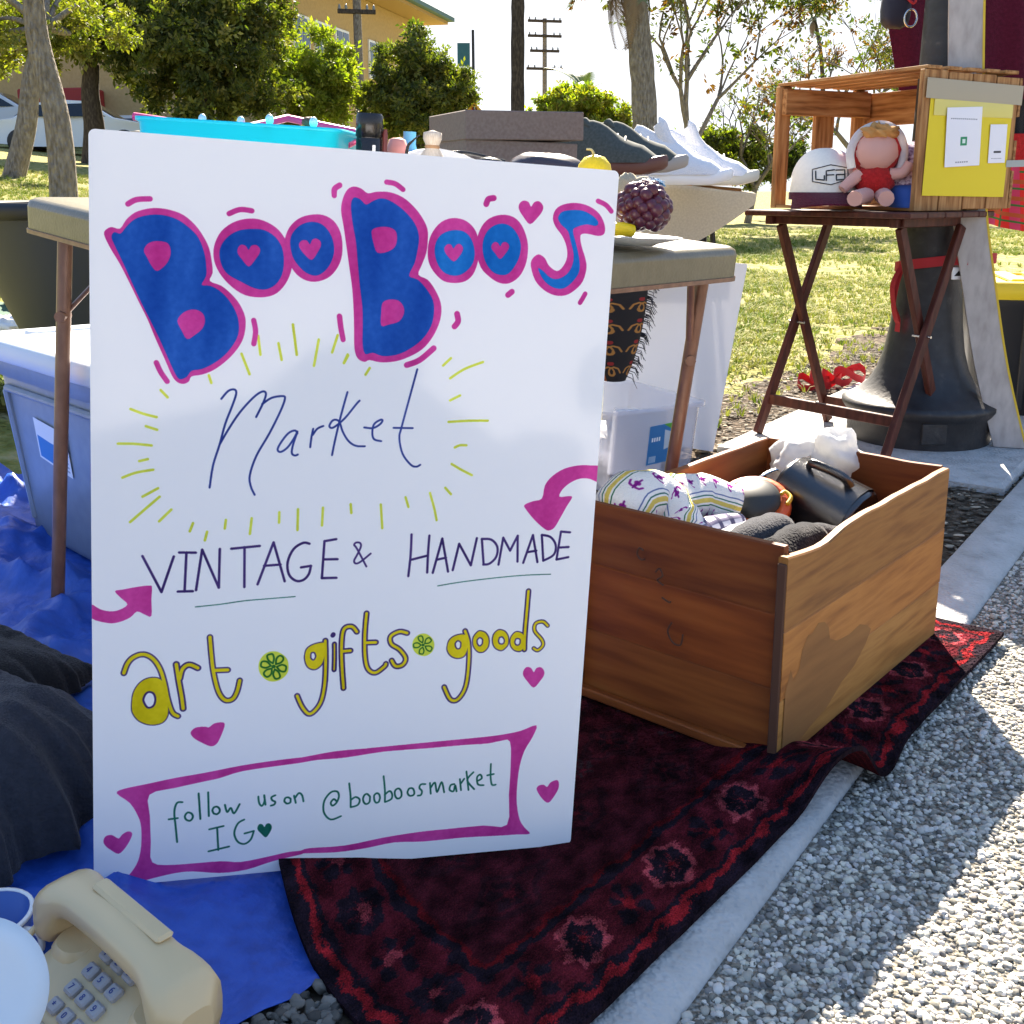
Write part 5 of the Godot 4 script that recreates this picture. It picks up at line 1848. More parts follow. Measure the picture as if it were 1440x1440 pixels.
func table_goods() -> void:
	var up := 0.0
	# aqua play case with a pink frame
	var c := at(348, 205, 1.50)
	var tilt := Basis(Vector3(0, 0, 1), -0.065) * yaw(-0.08)
	var aqua := plain(tone(0.012, 0.62, 0.74), 0.4)
	aqua.backlight_enabled = true
	aqua.backlight = Color(0.1, 0.55, 0.62)
	var rose := plain(tone(0.72, 0.06, 0.24), 0.4)
	var g := "toys and trinkets on the card table"
	var t := thing("toy_case", "turquoise plastic toy tray on the card table, left of the black jar", "toy", c - Vector3(0, 0.108, 0), tilt)
	var st := begin(aqua)
	loft(st, [rounded(0.25, 0.13, 0.02, 0.0), rounded(0.255, 0.135, 0.02, 0.003), rounded(0.266, 0.15, 0.02, 0.128), rounded(0.276, 0.16, 0.024, 0.13), rounded(0.276, 0.16, 0.024, 0.135), rounded(0.262, 0.146, 0.02, 0.135), rounded(0.25, 0.135, 0.02, 0.1)], true, true)
	part(st, "tray", t)
	for p in [-0.085, -0.03, 0.042, 0.1]:
		st = begin(plain(tone(0.35, 0.62, 0.72), 0.4))
		lump(st, Vector3(p, 0.141, 0.062 if p > 0 else -0.04), Vector3(0.0055, 0.007, 0.005), 0.0)
		part(st, "clip", t)
	t = thing("toy_hoop", "bright pink plastic toy hoop lying behind the turquoise tray", "toy", c + Vector3(0.0, 0.013, -0.10), tilt)
	st = begin(rose)
	var corners := [Vector3(-0.15, 0.016, 0.1), Vector3(0.0, 0.004, 0.1), Vector3(0.145, -0.004, 0.1), Vector3(0.148, 0.016, -0.02), Vector3(0.02, 0.034, -0.05), Vector3(-0.01, 0.008, 0.085)]
	tube(st, [corners[0], corners[1], corners[2]], 0.0055, 0.0055, 8)
	tube(st, [corners[5], corners[4], corners[3], corners[2]], 0.0055, 0.0055, 8)
	part(st, "hoop", t)
	t = thing("toy_figure", "small orange toy figure with brown head, poking out of the turquoise tray", "toy", at(430, 190, 1.49), Basis.IDENTITY, g)
	st = begin(plain(tone(0.72, 0.30, 0.02), 0.5))
	lump(st, Vector3(0, 0.0, 0), Vector3(0.011, 0.015, 0.01), 0.2, 2.0, 2)
	part(st, "body", t)
	st = begin(plain(tone(0.09, 0.04, 0.025), 0.6))
	lump(st, Vector3(0.005, 0.016, 0), Vector3(0.01, 0.008, 0.009), 0.2, 2.0, 3)
	part(st, "head", t)
	t = thing("toy_figure", "round yellow and white toy lying left of the orange toy figure", "toy", at(407, 190, 1.49), Basis.IDENTITY, g)
	st = begin(plain(tone(0.75, 0.42, 0.04), 0.5))
	lump(st, Vector3.ZERO, Vector3(0.014, 0.011, 0.01), 0.3, 2.0, 5)
	part(st, "body", t)
	# black jar, lipstick and bottles
	var lathed := func(called: String, label: String, cat: String, u: float, v: float, d: float, prof: Array, m: Material, part_called: String) -> Node3D:
		var o := thing(called, label, cat, at(u, v, d), Basis(Vector3(0, 0, 1), -0.05), g)
		var s := begin(m)
		var pr := []
		for p in prof:
			pr.append(Vector2(p[0], p[1]))
		lathe(s, pr, 28)
		part(s, part_called, o)
		return o
	t = lathed.call("black_jar", "tall black cylindrical jar on the card table, right of the turquoise tray", "jar", 517, 300, 1.45, [[0.0165, 0.0], [0.0172, 0.003], [0.0172, 0.095], [0.0165, 0.096], [0.0165, 0.098], [0.0178, 0.099], [0.0178, 0.124], [0.016, 0.128]], M.gloss_black, "body")
	st = begin(M.steel)
	box(st, Vector3(0.008, 0.082, 0.0153), Vector3(0.005, 0.012, 0.001))
	part(st, "printed_mark", t)
	lathed.call("lipstick", "thin dark red lipstick tube beside the black jar", "lipstick", 539, 300, 1.45, [[0.0035, 0.0], [0.0035, 0.1], [0.0025, 0.108]], plain(tone(0.16, 0.03, 0.025), 0.4), "tube")
	lathed.call("pink_bottle", "rounded salmon pink bottle between lipstick and bristle brush", "bottle", 556, 310, 1.5, [[0.012, 0.0], [0.016, 0.01], [0.0165, 0.09], [0.011, 0.108], [0.006, 0.11]], plain(tone(0.75, 0.30, 0.24), 0.5), "body")
	lathed.call("blue_bottle", "small sky blue capped bottle behind the pink bottle", "bottle", 573, 305, 1.56, [[0.011, 0.0], [0.012, 0.09], [0.009, 0.1], [0.009, 0.118]], plain(tone(0.12, 0.42, 0.62), 0.4), "body")
	t = thing("black_comb", "black curved plastic hair claw left of the bristle brush", "hair clip", at(583, 207, 1.42), Basis.IDENTITY, g)
	st = begin(M.gloss_black)
	tube(st, smooth([Vector3(-0.012, -0.05, 0), Vector3(-0.01, -0.004, 0), Vector3(-0.002, 0.008, 0), Vector3(0.007, 0.015, 0)], 5), 0.005, 0.001, 8, true, 0.6)
	part(st, "claw", t)
	t = thing("bristle_brush", "tied bundle of pale straw bristles standing on the card table", "brush", at(606, 262, 1.33), Basis(Vector3(0, 0, 1), -0.05), g)
	var prof := [Vector2(0.02, 0.0), Vector2(0.0195, 0.022), Vector2(0.0135, 0.037), Vector2(0.0075, 0.046), Vector2(0.0085, 0.049), Vector2(0.0115, 0.056), Vector2(0.011, 0.063), Vector2(0.0, 0.066)]
	st = begin(speckle(plain(Color.WHITE, 0.9), [[0.0, 0.3, 0.22, 0.15], [0.5, 0.55, 0.47, 0.38], [1.0, 0.75, 0.69, 0.6]], 0.1, 91, Vector3(30, 2, 30), false))
	lathe(st, prof, 40)
	part(st, "bristles", t)
	st = begin(plain(tone(0.35, 0.2, 0.1), 0.8))
	lathe(st, [Vector2(0.0082, 0.044), Vector2(0.0094, 0.046), Vector2(0.0082, 0.049)], 24)
	part(st, "binding", t)
	# flat things: a magazine and a pair of dark glasses
	t = thing("magazine", "glossy white magazine lying flat in front of the brown box", "magazine", at(650, 245, 1.55), Basis(Vector3(0, 0, 1), -0.12) * yaw(0.2), g)
	st = begin(M.white)
	sheet(st, 12, 6, func(u: float, v: float) -> Vector3: return Vector3((u - 0.5) * 0.17, 0.008 + 0.016 * sin(u * 5.0) * (1.0 - u) + 0.01, (v - 0.5) * 0.12), Vector3(0, 0.012, 0))
	part(st, "pages", t)
	t = thing("dark_glasses", "folded dark glasses resting on the white magazine", "glasses", at(668, 226, 1.52), Basis(Vector3(0, 0, 1), -0.1) * yaw(0.15), g)
	for s in [-1, 1]:
		st = begin(M.gloss_black)
		lump(st, Vector3(s * 0.022, 0.0, 0), Vector3(0.019, 0.007, 0.014), 0.0, 1.0, 1, Basis.IDENTITY, 16, 8)
		part(st, "lens", t)
	st = begin(M.gloss_black)
	tube(st, smooth([Vector3(-0.04, 0.006, -0.01), Vector3(-0.01, 0.01, -0.02), Vector3(0.045, 0.004, -0.022)], 4), 0.0025, 0.0025, 6)
	part(st, "temple_arm", t)
	# brown shoe box with its lid askew
	c = at(732, 290, 1.95)
	t = thing("cardboard_box", "brown cardboard shoe box with lid slightly askew, behind the board's top edge", "box", c, Basis(Vector3(0, 0, 1), -0.03) * yaw(0.35))
	var card := speckle(plain(Color.WHITE, 0.85), [[0.0, 0.15, 0.105, 0.09], [0.5, 0.19, 0.14, 0.12], [1.0, 0.225, 0.17, 0.15]], 0.08, 92, Vector3(3, 3, 3), false)
	st = begin(card)
	box(st, Vector3(-0.02, 0.055, -0.05), Vector3(0.205, 0.11, 0.21), 0.0015)
	part(st, "body", t)
	st = begin(card)
	box(st, Vector3(-0.018, 0.136, -0.05), Vector3(0.216, 0.048, 0.222), 0.0015, Basis(Vector3(0, 0, 1), 0.035))
	part(st, "lid", t)
	# black clutch
	t = thing("black_clutch", "glossy dark leather clutch lying before the brown box", "purse", at(768, 243, 1.55), Basis(Vector3(0, 0, 1), -0.08) * yaw(0.1))
	st = begin(plain(tone(0.028, 0.018, 0.025), 0.25, 0.0, 0.6))
	lump(st, Vector3(0, 0.0, 0), Vector3(0.053, 0.027, 0.05), 0.1, 1.0, 3, Basis.IDENTITY, 32, 18, 0.7)
	part(st, "body", t)
	st = begin(M.gloss_black)
	tube(st, smooth([Vector3(-0.05, -0.003, 0.025), Vector3(-0.02, 0.004, 0.046), Vector3(0.02, 0.006, 0.047), Vector3(0.045, 0.002, 0.03)], 5), 0.003, 0.003, 6)
	part(st, "seam", t)
	# lemons, grapes and a plate
	var lemon := plain(tone(0.82, 0.62, 0.01), 0.45)
	lemon.backlight_enabled = true
	lemon.backlight = Color(0.5, 0.42, 0.02)
	relief(lemon, 0.1, 93, 0.4, 256)
	lemon.uv1_triplanar = true
	lemon.uv1_scale = Vector3(12, 12, 12)
	t = thing("lemon", "yellow fruit with a pale stalk showing above the board's top right corner", "fruit", at(836, 240, 1.42))
	st = begin(lemon)
	lathe(st, [Vector2(0.0, -0.035), Vector2(0.014, -0.032), Vector2(0.022, -0.02), Vector2(0.0235, -0.005), Vector2(0.0205, 0.008), Vector2(0.013, 0.017), Vector2(0.0, 0.0205)], 28)
	part(st, "flesh", t)
	st = begin(plain(tone(0.5, 0.42, 0.2), 0.8))
	tube(st, smooth([Vector3(0, 0.018, 0), Vector3(-0.004, 0.026, 0), Vector3(-0.011, 0.027, 0)], 4), 0.002, 0.0015, 6)
	part(st, "stalk", t)
	c = at(872, 343, 1.60)
	t = thing("plate", "grey-blue dinner plate holding the grapes at the card table's corner", "plate", c, Basis(Vector3(0, 0, 1), -0.05))
	st = begin(plain(tone(0.30, 0.33, 0.36), 0.35))
	lathe(st, [Vector2(0.0, 0.0), Vector2(0.05, 0.0), Vector2(0.055, 0.003), Vector2(0.09, 0.012), Vector2(0.091, 0.0135), Vector2(0.054, 0.006), Vector2(0.0, 0.004)], 48)
	part(st, "dish", t)
	t = thing("banana", "short yellow plastic fruit lying on the plate beside the grapes", "fruit", c + Vector3(-0.005, 0.02, 0.03))
	st = begin(lemon)
	tube(st, smooth([Vector3(-0.03, 0, 0), Vector3(0.0, 0.003, 0.006), Vector3(0.02, 0, 0.0)], 5), 0.011, 0.009, 12)
	part(st, "flesh", t)
	t = thing("grape_bunch", "bunch of glossy purple plastic grapes heaped on the plate", "grapes", c + Vector3(0.034, 0.012, 0.0))
	var skin := plain(tone(0.075, 0.012, 0.026), 0.28, 0.0, 0.5)
	st = begin(skin)
	lump(st, Vector3.ZERO, Vector3.ONE * 0.0098, 0.0, 1.0, 1, Basis.IDENTITY, 14, 9)
	st.generate_normals()
	var ball := st.commit()
	var r2 := RandomNumberGenerator.new()
	r2.seed = 5
	for k in 74:
		var a := k * 2.39996
		var f := (k + 0.5) / 74.0
		var y := 1.0 - 1.85 * f
		var rr := sqrt(maxf(0.0, 1.0 - y * y))
		var o := MeshInstance3D.new()
		o.mesh = ball
		o.name = "grape"
		t.add_child(o, true)
		o.position = Vector3(cos(a) * rr * 0.033, 0.04 + y * 0.031, sin(a) * rr * 0.035) * r2.randf_range(0.94, 1.06)
		o.scale = Vector3.ONE * r2.randf_range(0.88, 1.12)
	# straw doll with a blue tassel
	t = thing("straw_ornament", "braided straw ornament with a fluffy blue tassel, behind the grapes", "ornament", at(900, 262, 1.72))
	st = begin(speckle(plain(Color.WHITE, 0.9), [[0.0, 0.16, 0.12, 0.07], [0.5, 0.42, 0.36, 0.25], [1.0, 0.6, 0.54, 0.4]], 0.08, 94, Vector3(20, 20, 20), false))
	lump(st, Vector3(-0.02, 0.0, 0), Vector3(0.018, 0.02, 0.015), 0.3, 3.0, 4)
	tube(st, smooth([Vector3(-0.02, -0.03, 0), Vector3(-0.02, -0.01, 0.004), Vector3(0.0, 0.005, 0), Vector3(0.012, 0.006, 0)], 5), 0.012, 0.009, 10)
	part(st, "braid", t)
	for k in 60:
		pass
	st = begin(plain(tone(0.02, 0.16, 0.34), 0.8))
	for k in 70:
		var d := Vector3(r2.randf_range(-1, 1), r2.randf_range(-0.4, 1), r2.randf_range(-1, 1)).normalized()
		var s := Vector3(0.022, 0.0, 0.004)
		tube(st, [s, s + d * 0.012 + Vector3(0, 0.002, 0), s + d * r2.randf_range(0.015, 0.022) + Vector3(0, -0.004, 0)], 0.0009, 0.0005, 4, false)
	part(st, "tassel", t).set_meta("kind", "stuff")
	# shoes on the display table
	var suede := speckle(plain(Color.WHITE, 0.95), [[0.0, 0.035, 0.043, 0.038], [0.5, 0.06, 0.07, 0.062], [1.0, 0.095, 0.105, 0.095]], 0.06, 95, Vector3(4, 4, 4), false)
	var brown := plain(tone(0.12, 0.045, 0.03), 0.5)
	var stone := plain(tone(0.36, 0.33, 0.29), 0.7)
	shoe("suede_shoe", "grey-green suede lace-up shoe nearest the brown box, red-brown sole", at(848, 246, 2.35), -0.35, suede, brown, stone, "grey suede shoes", 0.0)
	shoe("suede_shoe", "grey-green suede shoe standing behind its pair, toe towards the sneakers", at(880, 243, 2.5), -0.2, suede, stone, stone, "grey suede shoes", 0.0)
	var knit := speckle(plain(Color.WHITE, 0.85), [[0.0, 0.66, 0.65, 0.66], [1.0, 0.8, 0.79, 0.8]], 0.1, 96, Vector3(6, 6, 6), false)
	relief(knit, 0.2, 97, 0.6, 256)
	var rubber := plain(tone(0.6, 0.57, 0.48), 0.6)
	shoe("white_sneaker", "white knit sneaker in front of its pair, on the cream cloth", at(950, 260, 2.74), -0.28, knit, M.white, M.white, "white sneakers on the cream cloth", 0.034)
	shoe("white_sneaker", "white knit sneaker with beige toe sole, rightmost on the cream cloth", at(990, 261, 2.86), -0.28, knit, rubber, M.white, "white sneakers on the cream cloth", 0.034)
	# embroidered bag standing on the clear bin
	c = at(862, 536, 2.62)
	t = thing("embroidered_bag", "black and gold embroidered bag with dark fringe, hanging under the table", "bag", c, yaw(0.15))
	var data := blank(256, 256, Color8(28, 22, 20))
	for j in 5:
		for i in 5:
			var o := Vector2(26 + i * 51, 26 + j * 51)
			for s in [-1, 1]:
				var pts := []
				for k in 10:
					var a := k * 0.7
					pts.append(o + Vector2(s * (4 + cos(a) * (17 - k * 1.5)), sin(a) * (17 - k * 1.5) - 4))
				pen(data, 256, 256, pts, 4.0, Color8(176, 120, 52))
			pen(data, 256, 256, [o + Vector2(-3, 18), o + Vector2(3, 18)], 9.0, Color8(150, 34, 30))
	ink(data, 256, 256, [[Vector2(96, 0), Vector2(150, 0), Vector2(150, 150), Vector2(96, 150)]], Color8(150, 78, 34))
	st = begin(picture(plain(Color.WHITE, 0.8), Image.create_from_data(256, 256, false, Image.FORMAT_RGB8, data)))
	var rings := []
	for k in 11:
		var f := k / 10.0
		var ring := []
		var w := 0.085 * pow(sin((0.12 + 0.88 * f) * PI * 0.5), 0.6)
		for q in 24:
			var a := TAU * q / 24.0
			ring.append(Vector3(cos(a) * w, 0.005 + f * 0.26, sin(a) * 0.04 * (1.0 - 0.4 * f)))
		rings.append(ring)
	loft(st, rings)
	part(st, "body", t)
	st = begin(plain(tone(0.018, 0.02, 0.03), 0.9))
	for k in 90:
		var f := r2.randf()
		var w := 0.085 * pow(sin((0.12 + 0.88 * f) * PI * 0.5), 0.6)
		var p := Vector3(w, 0.01 + f * 0.26, r2.randf_range(-0.01, 0.01))
		tube(st, [p, p + Vector3(0.012, -0.004, r2.randf_range(-0.01, 0.01)), p + Vector3(r2.randf_range(0.012, 0.026), r2.randf_range(-0.03, -0.01), r2.randf_range(-0.012, 0.012))], 0.0012, 0.0006, 4, false)
	part(st, "fringe", t).set_meta("kind", "stuff")

func ground_goods() -> void:
	# push-button telephone
	var x := Vector3(0.75, 0, 0.661)
	var z := Vector3(-0.661, 0, 0.75)
	var c := Vector3(-0.345, high(-0.345, -0.775) + 0.008, -0.775)
	var t := thing("telephone", "beige push-button desk telephone with its handset on, beside the painted board", "telephone", c, Basis(x, Vector3.UP, z))
	var beige := plain(tone(0.64, 0.48, 0.26), 0.32, 0.0, 0.5)
	var st := begin(beige)
	# base: a wedge, high at the back, with a sloping key panel
	var ring := func(y: float, grow: float, lift: float) -> Array:
		var out := rounded(0.185 + grow, 0.15 + grow, 0.035, y, Vector3(0, 0, 0.008), 6)
		for k in out.size():
			var f: float = clampf((0.078 - out[k].z) / 0.12, 0.0, 1.0)
			out[k].y += lift * smoothstep(0.0, 1.0, f)
		return out
	loft(st, [ring.call(0.0, -0.01, 0.0), ring.call(0.004, 0.0, 0.0), ring.call(0.024, 0.0, 0.004), ring.call(0.032, -0.006, 0.03), ring.call(0.036, -0.022, 0.034), ring.call(0.037, -0.06, 0.034)])
	part(st, "base", t)
	for s in [-1, 1]:
		st = begin(beige)
		loft(st, [rounded(0.05, 0.062, 0.02, 0.03, Vector3(s * 0.066, 0, -0.02)), rounded(0.048, 0.058, 0.02, 0.06, Vector3(s * 0.066, 0, -0.02)), rounded(0.04, 0.05, 0.018, 0.066, Vector3(s * 0.066, 0, -0.02))])
		part(st, "cradle", t)
	# handset: arched bar with two cups
	st = begin(beige)
	var rings := []
	for k in 25:
		var f := k / 24.0
		var px := lerpf(-0.112, 0.112, f)
		var e := absf(f - 0.5) * 2.0
		var low := 0.082 + 0.012 * (1.0 - e * e) - 0.034 * smoothstep(0.62, 0.86, e)
		var top := 0.108 + 0.01 * (1.0 - e * e) - 0.006 * smoothstep(0.85, 1.0, e)
		var half := 0.021 + 0.009 * smoothstep(0.5, 0.85, e)
		var shut := pow(clampf((1.0 - e) * 12.0 + 0.25, 0.0, 1.0), 0.5)
		var rr := []
		for q in 20:
			var a := TAU * q / 20.0
			var ca := signf(cos(a)) * pow(absf(cos(a)), 0.6)
			var sa := signf(sin(a)) * pow(absf(sin(a)), 0.6)
			rr.append(Vector3(px, (low + top) * 0.5 + sa * (top - low) * 0.5 * shut, -0.02 + ca * half * shut))
		rings.append(rr)
	loft(st, rings)
	var hs := part(st, "handset", t)
	st = begin(beige)
	box(st, Vector3(0.0, 0.1175, -0.031), Vector3(0.11, 0.006, 0.016), 0.003)
	part(st, "grip_ridge", hs)
	# key panel
	var slope := Basis(Vector3(1, 0, 0), 0.36)
	for j in 4:
		for i in 3:
			st = begin(plain(tone(0.36, 0.35, 0.36), 0.45))
			var kp := Vector3(-0.022 + i * 0.019, 0.069 - j * 0.0066, -0.018 + j * 0.0165)
			box(st, kp, Vector3(0.0145, 0.008, 0.0125), 0.0018, slope)
			var key := part(st, "key", t)
			var digit := TextMesh.new()
			digit.text = ["1", "2", "3", "4", "5", "6", "7", "8", "9", "*", "0", "#"][j * 3 + i]
			digit.font_size = 16
			digit.pixel_size = 0.00045
			digit.depth = 0.0004
			digit.material = plain(tone(0.03, 0.05, 0.22), 0.5)
			var dm := MeshInstance3D.new()
			dm.mesh = digit
			dm.name = "digit"
			key.add_child(dm)
			dm.transform = Transform3D(slope * Basis(Vector3(1, 0, 0), -PI * 0.5), kp + slope * Vector3(0, 0.0042, 0))
	st = begin(plain(tone(0.40, 0.36, 0.28), 0.25))
	box(st, Vector3(-0.003, 0.0432, 0.05), Vector3(0.06, 0.003, 0.012), 0.001, slope)
	part(st, "number_card", t)
	st = begin(beige)
	tube(st, smooth([Vector3(-0.11, 0.075, -0.01), Vector3(-0.105, 0.05, 0.03), Vector3(-0.08, 0.035, 0.04), Vector3(-0.06, 0.036, 0.02)], 6), 0.003, 0.003, 8)
	part(st, "cord", t)
	# plate and cup at the frame's lower left
	c = at(-52, 1400, 0.74)
	t = thing("white_plate", "pale blue-white round plate standing on edge beside the telephone", "plate", at(-40, 1400, 0.715), Basis(Vector3(0, 1, 0), 0.25) * Basis(Vector3(1, 0, 0), 1.05))
	st = begin(plain(tone(0.66, 0.72, 0.76), 0.4))
	lathe(st, [Vector2(0.0, -0.004), Vector2(0.04, -0.004), Vector2(0.055, 0.002), Vector2(0.0575, 0.004), Vector2(0.0575, 0.006), Vector2(0.04, 0.003), Vector2(0.0, 0.002)], 56)
	part(st, "dish", t)
	c = at(-15, 1290, 0.86)
	c.y = high(c.x, c.z) + 0.01
	t = thing("blue_cup", "blue and white china cup at the left, behind the telephone", "cup", c)
	st = begin(plain(tone(0.05, 0.12, 0.4), 0.3))
	lathe(st, [Vector2(0.022, 0.0), Vector2(0.03, 0.004), Vector2(0.037, 0.05), Vector2(0.035, 0.05), Vector2(0.027, 0.008), Vector2(0.0, 0.006)], 32)
	part(st, "bowl", t)
	st = begin(M.white)
	lathe(st, [Vector2(0.0365, 0.047), Vector2(0.0385, 0.0485), Vector2(0.0385, 0.0515), Vector2(0.0345, 0.0515), Vector2(0.0365, 0.047)], 32)
	part(st, "rim", t)
	st = begin(M.white)
	tube(st, smooth([Vector3(0.034, 0.042, 0.008), Vector3(0.05, 0.04, 0.012), Vector3(0.05, 0.022, 0.012), Vector3(0.033, 0.016, 0.008)], 5), 0.003, 0.003, 8)
	part(st, "handle", t)
	# dark clothes heaped on the tarp
	var heap := func(called: String, label: String, m: Material, where: Vector3, size: Vector2, h: float, turn: float, sd: int) -> void:
		var o := thing(called, label, "clothing", where, yaw(turn), "dark clothes on the tarp")
		var nz := FastNoiseLite.new()
		nz.seed = sd
		nz.frequency = 3.5
		var s := begin(m)
		sheet(s, 60, 60, func(u: float, v: float) -> Vector3:
			var a := (u - 0.5) * 2.0
			var b := (v - 0.5) * 2.0
			var e := pow(clampf(1.0 - pow(absf(a), 3.5), 0.0, 1.0), 0.5) * pow(clampf(1.0 - pow(absf(b), 3.5), 0.0, 1.0), 0.5)
			var px := a * size.x * (1.0 + 0.12 * nz.get_noise_1d(b + 5.0))
			var pz := b * size.y * (1.0 + 0.12 * nz.get_noise_1d(a + 9.0))
			var wr := 0.5 + 0.5 * nz.get_noise_2d(px * 1.3 + pz * 0.6, pz * 3.2)
			return Vector3(px, e * h * (0.72 + 0.4 * wr) + 0.006 * sin(pz * 40.0 + px * 15.0) * e, pz), Vector3(0, 0.004, 0))
		part(s, "fabric", o)
	heap.call("dark_trousers", "black trousers folded in a heap between tub and painted board", M.jet, Vector3(-0.79, high(-0.79, -1.33) + 0.02, -1.36), Vector2(0.19, 0.12), 0.06, -0.5, 2)
	heap.call("dark_jacket", "navy denim jacket heaped on the tarp, partly in sun, behind the telephone", M.denim, Vector3(-0.70, high(-0.7, -1.1) + 0.02, -1.1), Vector2(0.25, 0.16), 0.13, -0.45, 3)

func hanging_clothes() -> void:
	var drape := func(called: String, label: String, m: Material, tl: Vector3, tr: Vector3, bl: Vector3, br: Vector3, folds: float, depth: float, sd: int) -> void:
		var o := thing(called, label, "clothing", Vector3.ZERO, Basis.IDENTITY, "clothes hung behind the lamp post")
		var s := begin(m)
		var n := (tr - tl).cross(bl - tl).normalized()
		sheet(s, 60, 30, func(u: float, v: float) -> Vector3:
			var p := tl.lerp(tr, u).lerp(bl.lerp(br, u), v)
			return p + n * depth * (sin(u * folds + v * 1.2 + sd) + 0.4 * sin(u * folds * 2.3 + v * 3.0)) * (0.4 + 0.6 * v), Vector3(0, 0, 0.003))
		part(s, "fabric", o)
	drape.call("maroon_blanket", "maroon blanket hung behind the lamp post at the photo's upper right", M.maroon, at(1236, -80, 3.45), at(1560, -80, 3.5), at(1268, 128, 3.4), at(1560, 152, 3.45), 16.0, 0.02, 1)
	drape.call("black_scarf", "black cloth hanging below the maroon blanket at the right edge", M.jet, at(1402, 100, 3.43), at(1530, 100, 3.46), at(1410, 232, 3.43), at(1530, 236, 3.46), 9.0, 0.02, 3)
	var data := blank(256, 256, Color8(214, 44, 36))
	for k in 4:
		ink(data, 256, 256, [[Vector2(k * 64, 0), Vector2(k * 64 + 20, 0), Vector2(k * 64 + 20, 256), Vector2(k * 64, 256)]], Color8(196, 60, 96))
		ink(data, 256, 256, [[Vector2(0, k * 64), Vector2(256, k * 64), Vector2(256, k * 64 + 16), Vector2(0, k * 64 + 16)]], Color8(176, 84, 40))
		ink(data, 256, 256, [[Vector2(0, k * 64 + 30), Vector2(256, k * 64 + 30), Vector2(256, k * 64 + 38), Vector2(0, k * 64 + 38)]], Color8(64, 110, 50))
		ink(data, 256, 256, [[Vector2(k * 64 + 40, 0), Vector2(k * 64 + 47, 0), Vector2(k * 64 + 47, 256), Vector2(k * 64 + 40, 256)]], Color8(70, 104, 56))
	var plaid := picture(plain(Color.WHITE, 0.9), Image.create_from_data(256, 256, false, Image.FORMAT_RGB8, data))
	drape.call("red_shirt", "plain red cloth hanging above the plaid skirt at the right edge", M.scarlet, at(1392, 188, 3.40), at(1520, 188, 3.42), at(1388, 232, 3.40), at(1520, 236, 3.42), 8.0, 0.012, 2)
	drape.call("plaid_skirt", "red and green plaid skirt hanging at the right edge, above the lawn", plaid, at(1390, 228, 3.37), at(1530, 230, 3.4), at(1384, 314, 3.37), at(1540, 346, 3.38), 12.0, 0.02, 4)
	# clothes rail that carries them
	var r := thing("clothes_rail", "dark steel clothes rail carrying the blanket and skirt, behind the lamp post", "rail")
	for q in [[at(1232, -84, 3.44), at(1570, -84, 3.5), "crossbar"], [at(1570, -84, 3.5), Vector3(at(1570, 0, 3.5).x, 0.02, -3.5), "upright"]]:
		var st := begin(M.black)
		tube(st, [q[0], q[1]], 0.012, 0.012, 10)
		part(st, q[2], r)
	# small dark bag on a red cord
	var b := thing("dark_bag", "small dark blue pouch with red cord and steel ring, left of the post", "bag", at(1258, 38, 3.28))
	var s2 := begin(plain(tone(0.014, 0.014, 0.03), 0.6))
	lump(s2, Vector3(0, 0.05, 0), Vector3(0.042, 0.055, 0.025), 0.1, 2.0, 3, Basis.IDENTITY, 24, 14, 0.6)
	part(s2, "pouch", b)
	s2 = begin(M.red)
	tube(s2, smooth([Vector3(0.0, 0.1, 0.02), Vector3(0.04, 0.06, 0.03), Vector3(0.05, 0.1, 0.03), Vector3(0.075, 0.14, 0.03)], 5), 0.004, 0.004, 6)
	part(s2, "cord", b)
	s2 = begin(M.steel)
	var loop := []
	for k in 19:
		loop.append(Vector3(0.034 + cos(k * TAU / 18.0) * 0.018, 0.02 + sin(k * TAU / 18.0) * 0.024, 0.03))
	tube(s2, loop, 0.003, 0.003, 6)
	part(s2, "ring", b)

var sprays := []

func spray_mesh(n: int, long: float, wide: float, sd: int) -> Mesh:   # a sprig of single leaves
	var r := RandomNumberGenerator.new()
	r.seed = sd
	var st := begin(M.leaf)
	st.set_smooth_group(-1)
	for k in n:
		var d := Vector3(r.randf_range(-1, 1), r.randf_range(-0.8, 0.7), r.randf_range(-1, 1)).normalized()
		var s := d.cross(Vector3(r.randf_range(-1, 1), 1, r.randf_range(-1, 1))).normalized() * wide
		var a := d * r.randf_range(0.1, 0.9)
		var tip := a + d * long + Vector3(0, -0.2 * long, 0)
		var mid := a + d * long * 0.45
		for p in [a, mid + s, tip, a, tip, mid - s]:
			st.add_vertex(p)
	st.generate_normals()
	return st.commit()

func foliage(sprig: Mesh, places: Array, tints: Array, parent: Node3D) -> void:   # the leaves of one crown as one mesh
	var one := sprig.surface_get_arrays(0)
	var ov: PackedVector3Array = one[Mesh.ARRAY_VERTEX]
	var on: PackedVector3Array = one[Mesh.ARRAY_NORMAL]
	var v := PackedVector3Array()
	var n := PackedVector3Array()
	var c := PackedColorArray()
	var tint := PackedColorArray()
	tint.resize(ov.size())
	for k in places.size():
		var p: Transform3D = places[k]
		v.append_array(p * ov)
		n.append_array(Transform3D(p.basis.orthonormalized(), Vector3.ZERO) * on)
		tint.fill(tints[k])
		c.append_array(tint)
	var a := []
	a.resize(Mesh.ARRAY_MAX)
	a[Mesh.ARRAY_VERTEX] = v
	a[Mesh.ARRAY_NORMAL] = n
	a[Mesh.ARRAY_COLOR] = c
	var m := ArrayMesh.new()
	m.add_surface_from_arrays(Mesh.PRIMITIVE_TRIANGLES, a)
	m.surface_set_material(0, M.leaf)
	var o := MeshInstance3D.new()
	o.mesh = m
	o.name = "crown"
	parent.add_child(o, true)

func on_ground(u: float, d: float) -> Vector3:
	var p := at(u, 265, d)
	return Vector3(p.x, high(p.x, p.z), p.z)

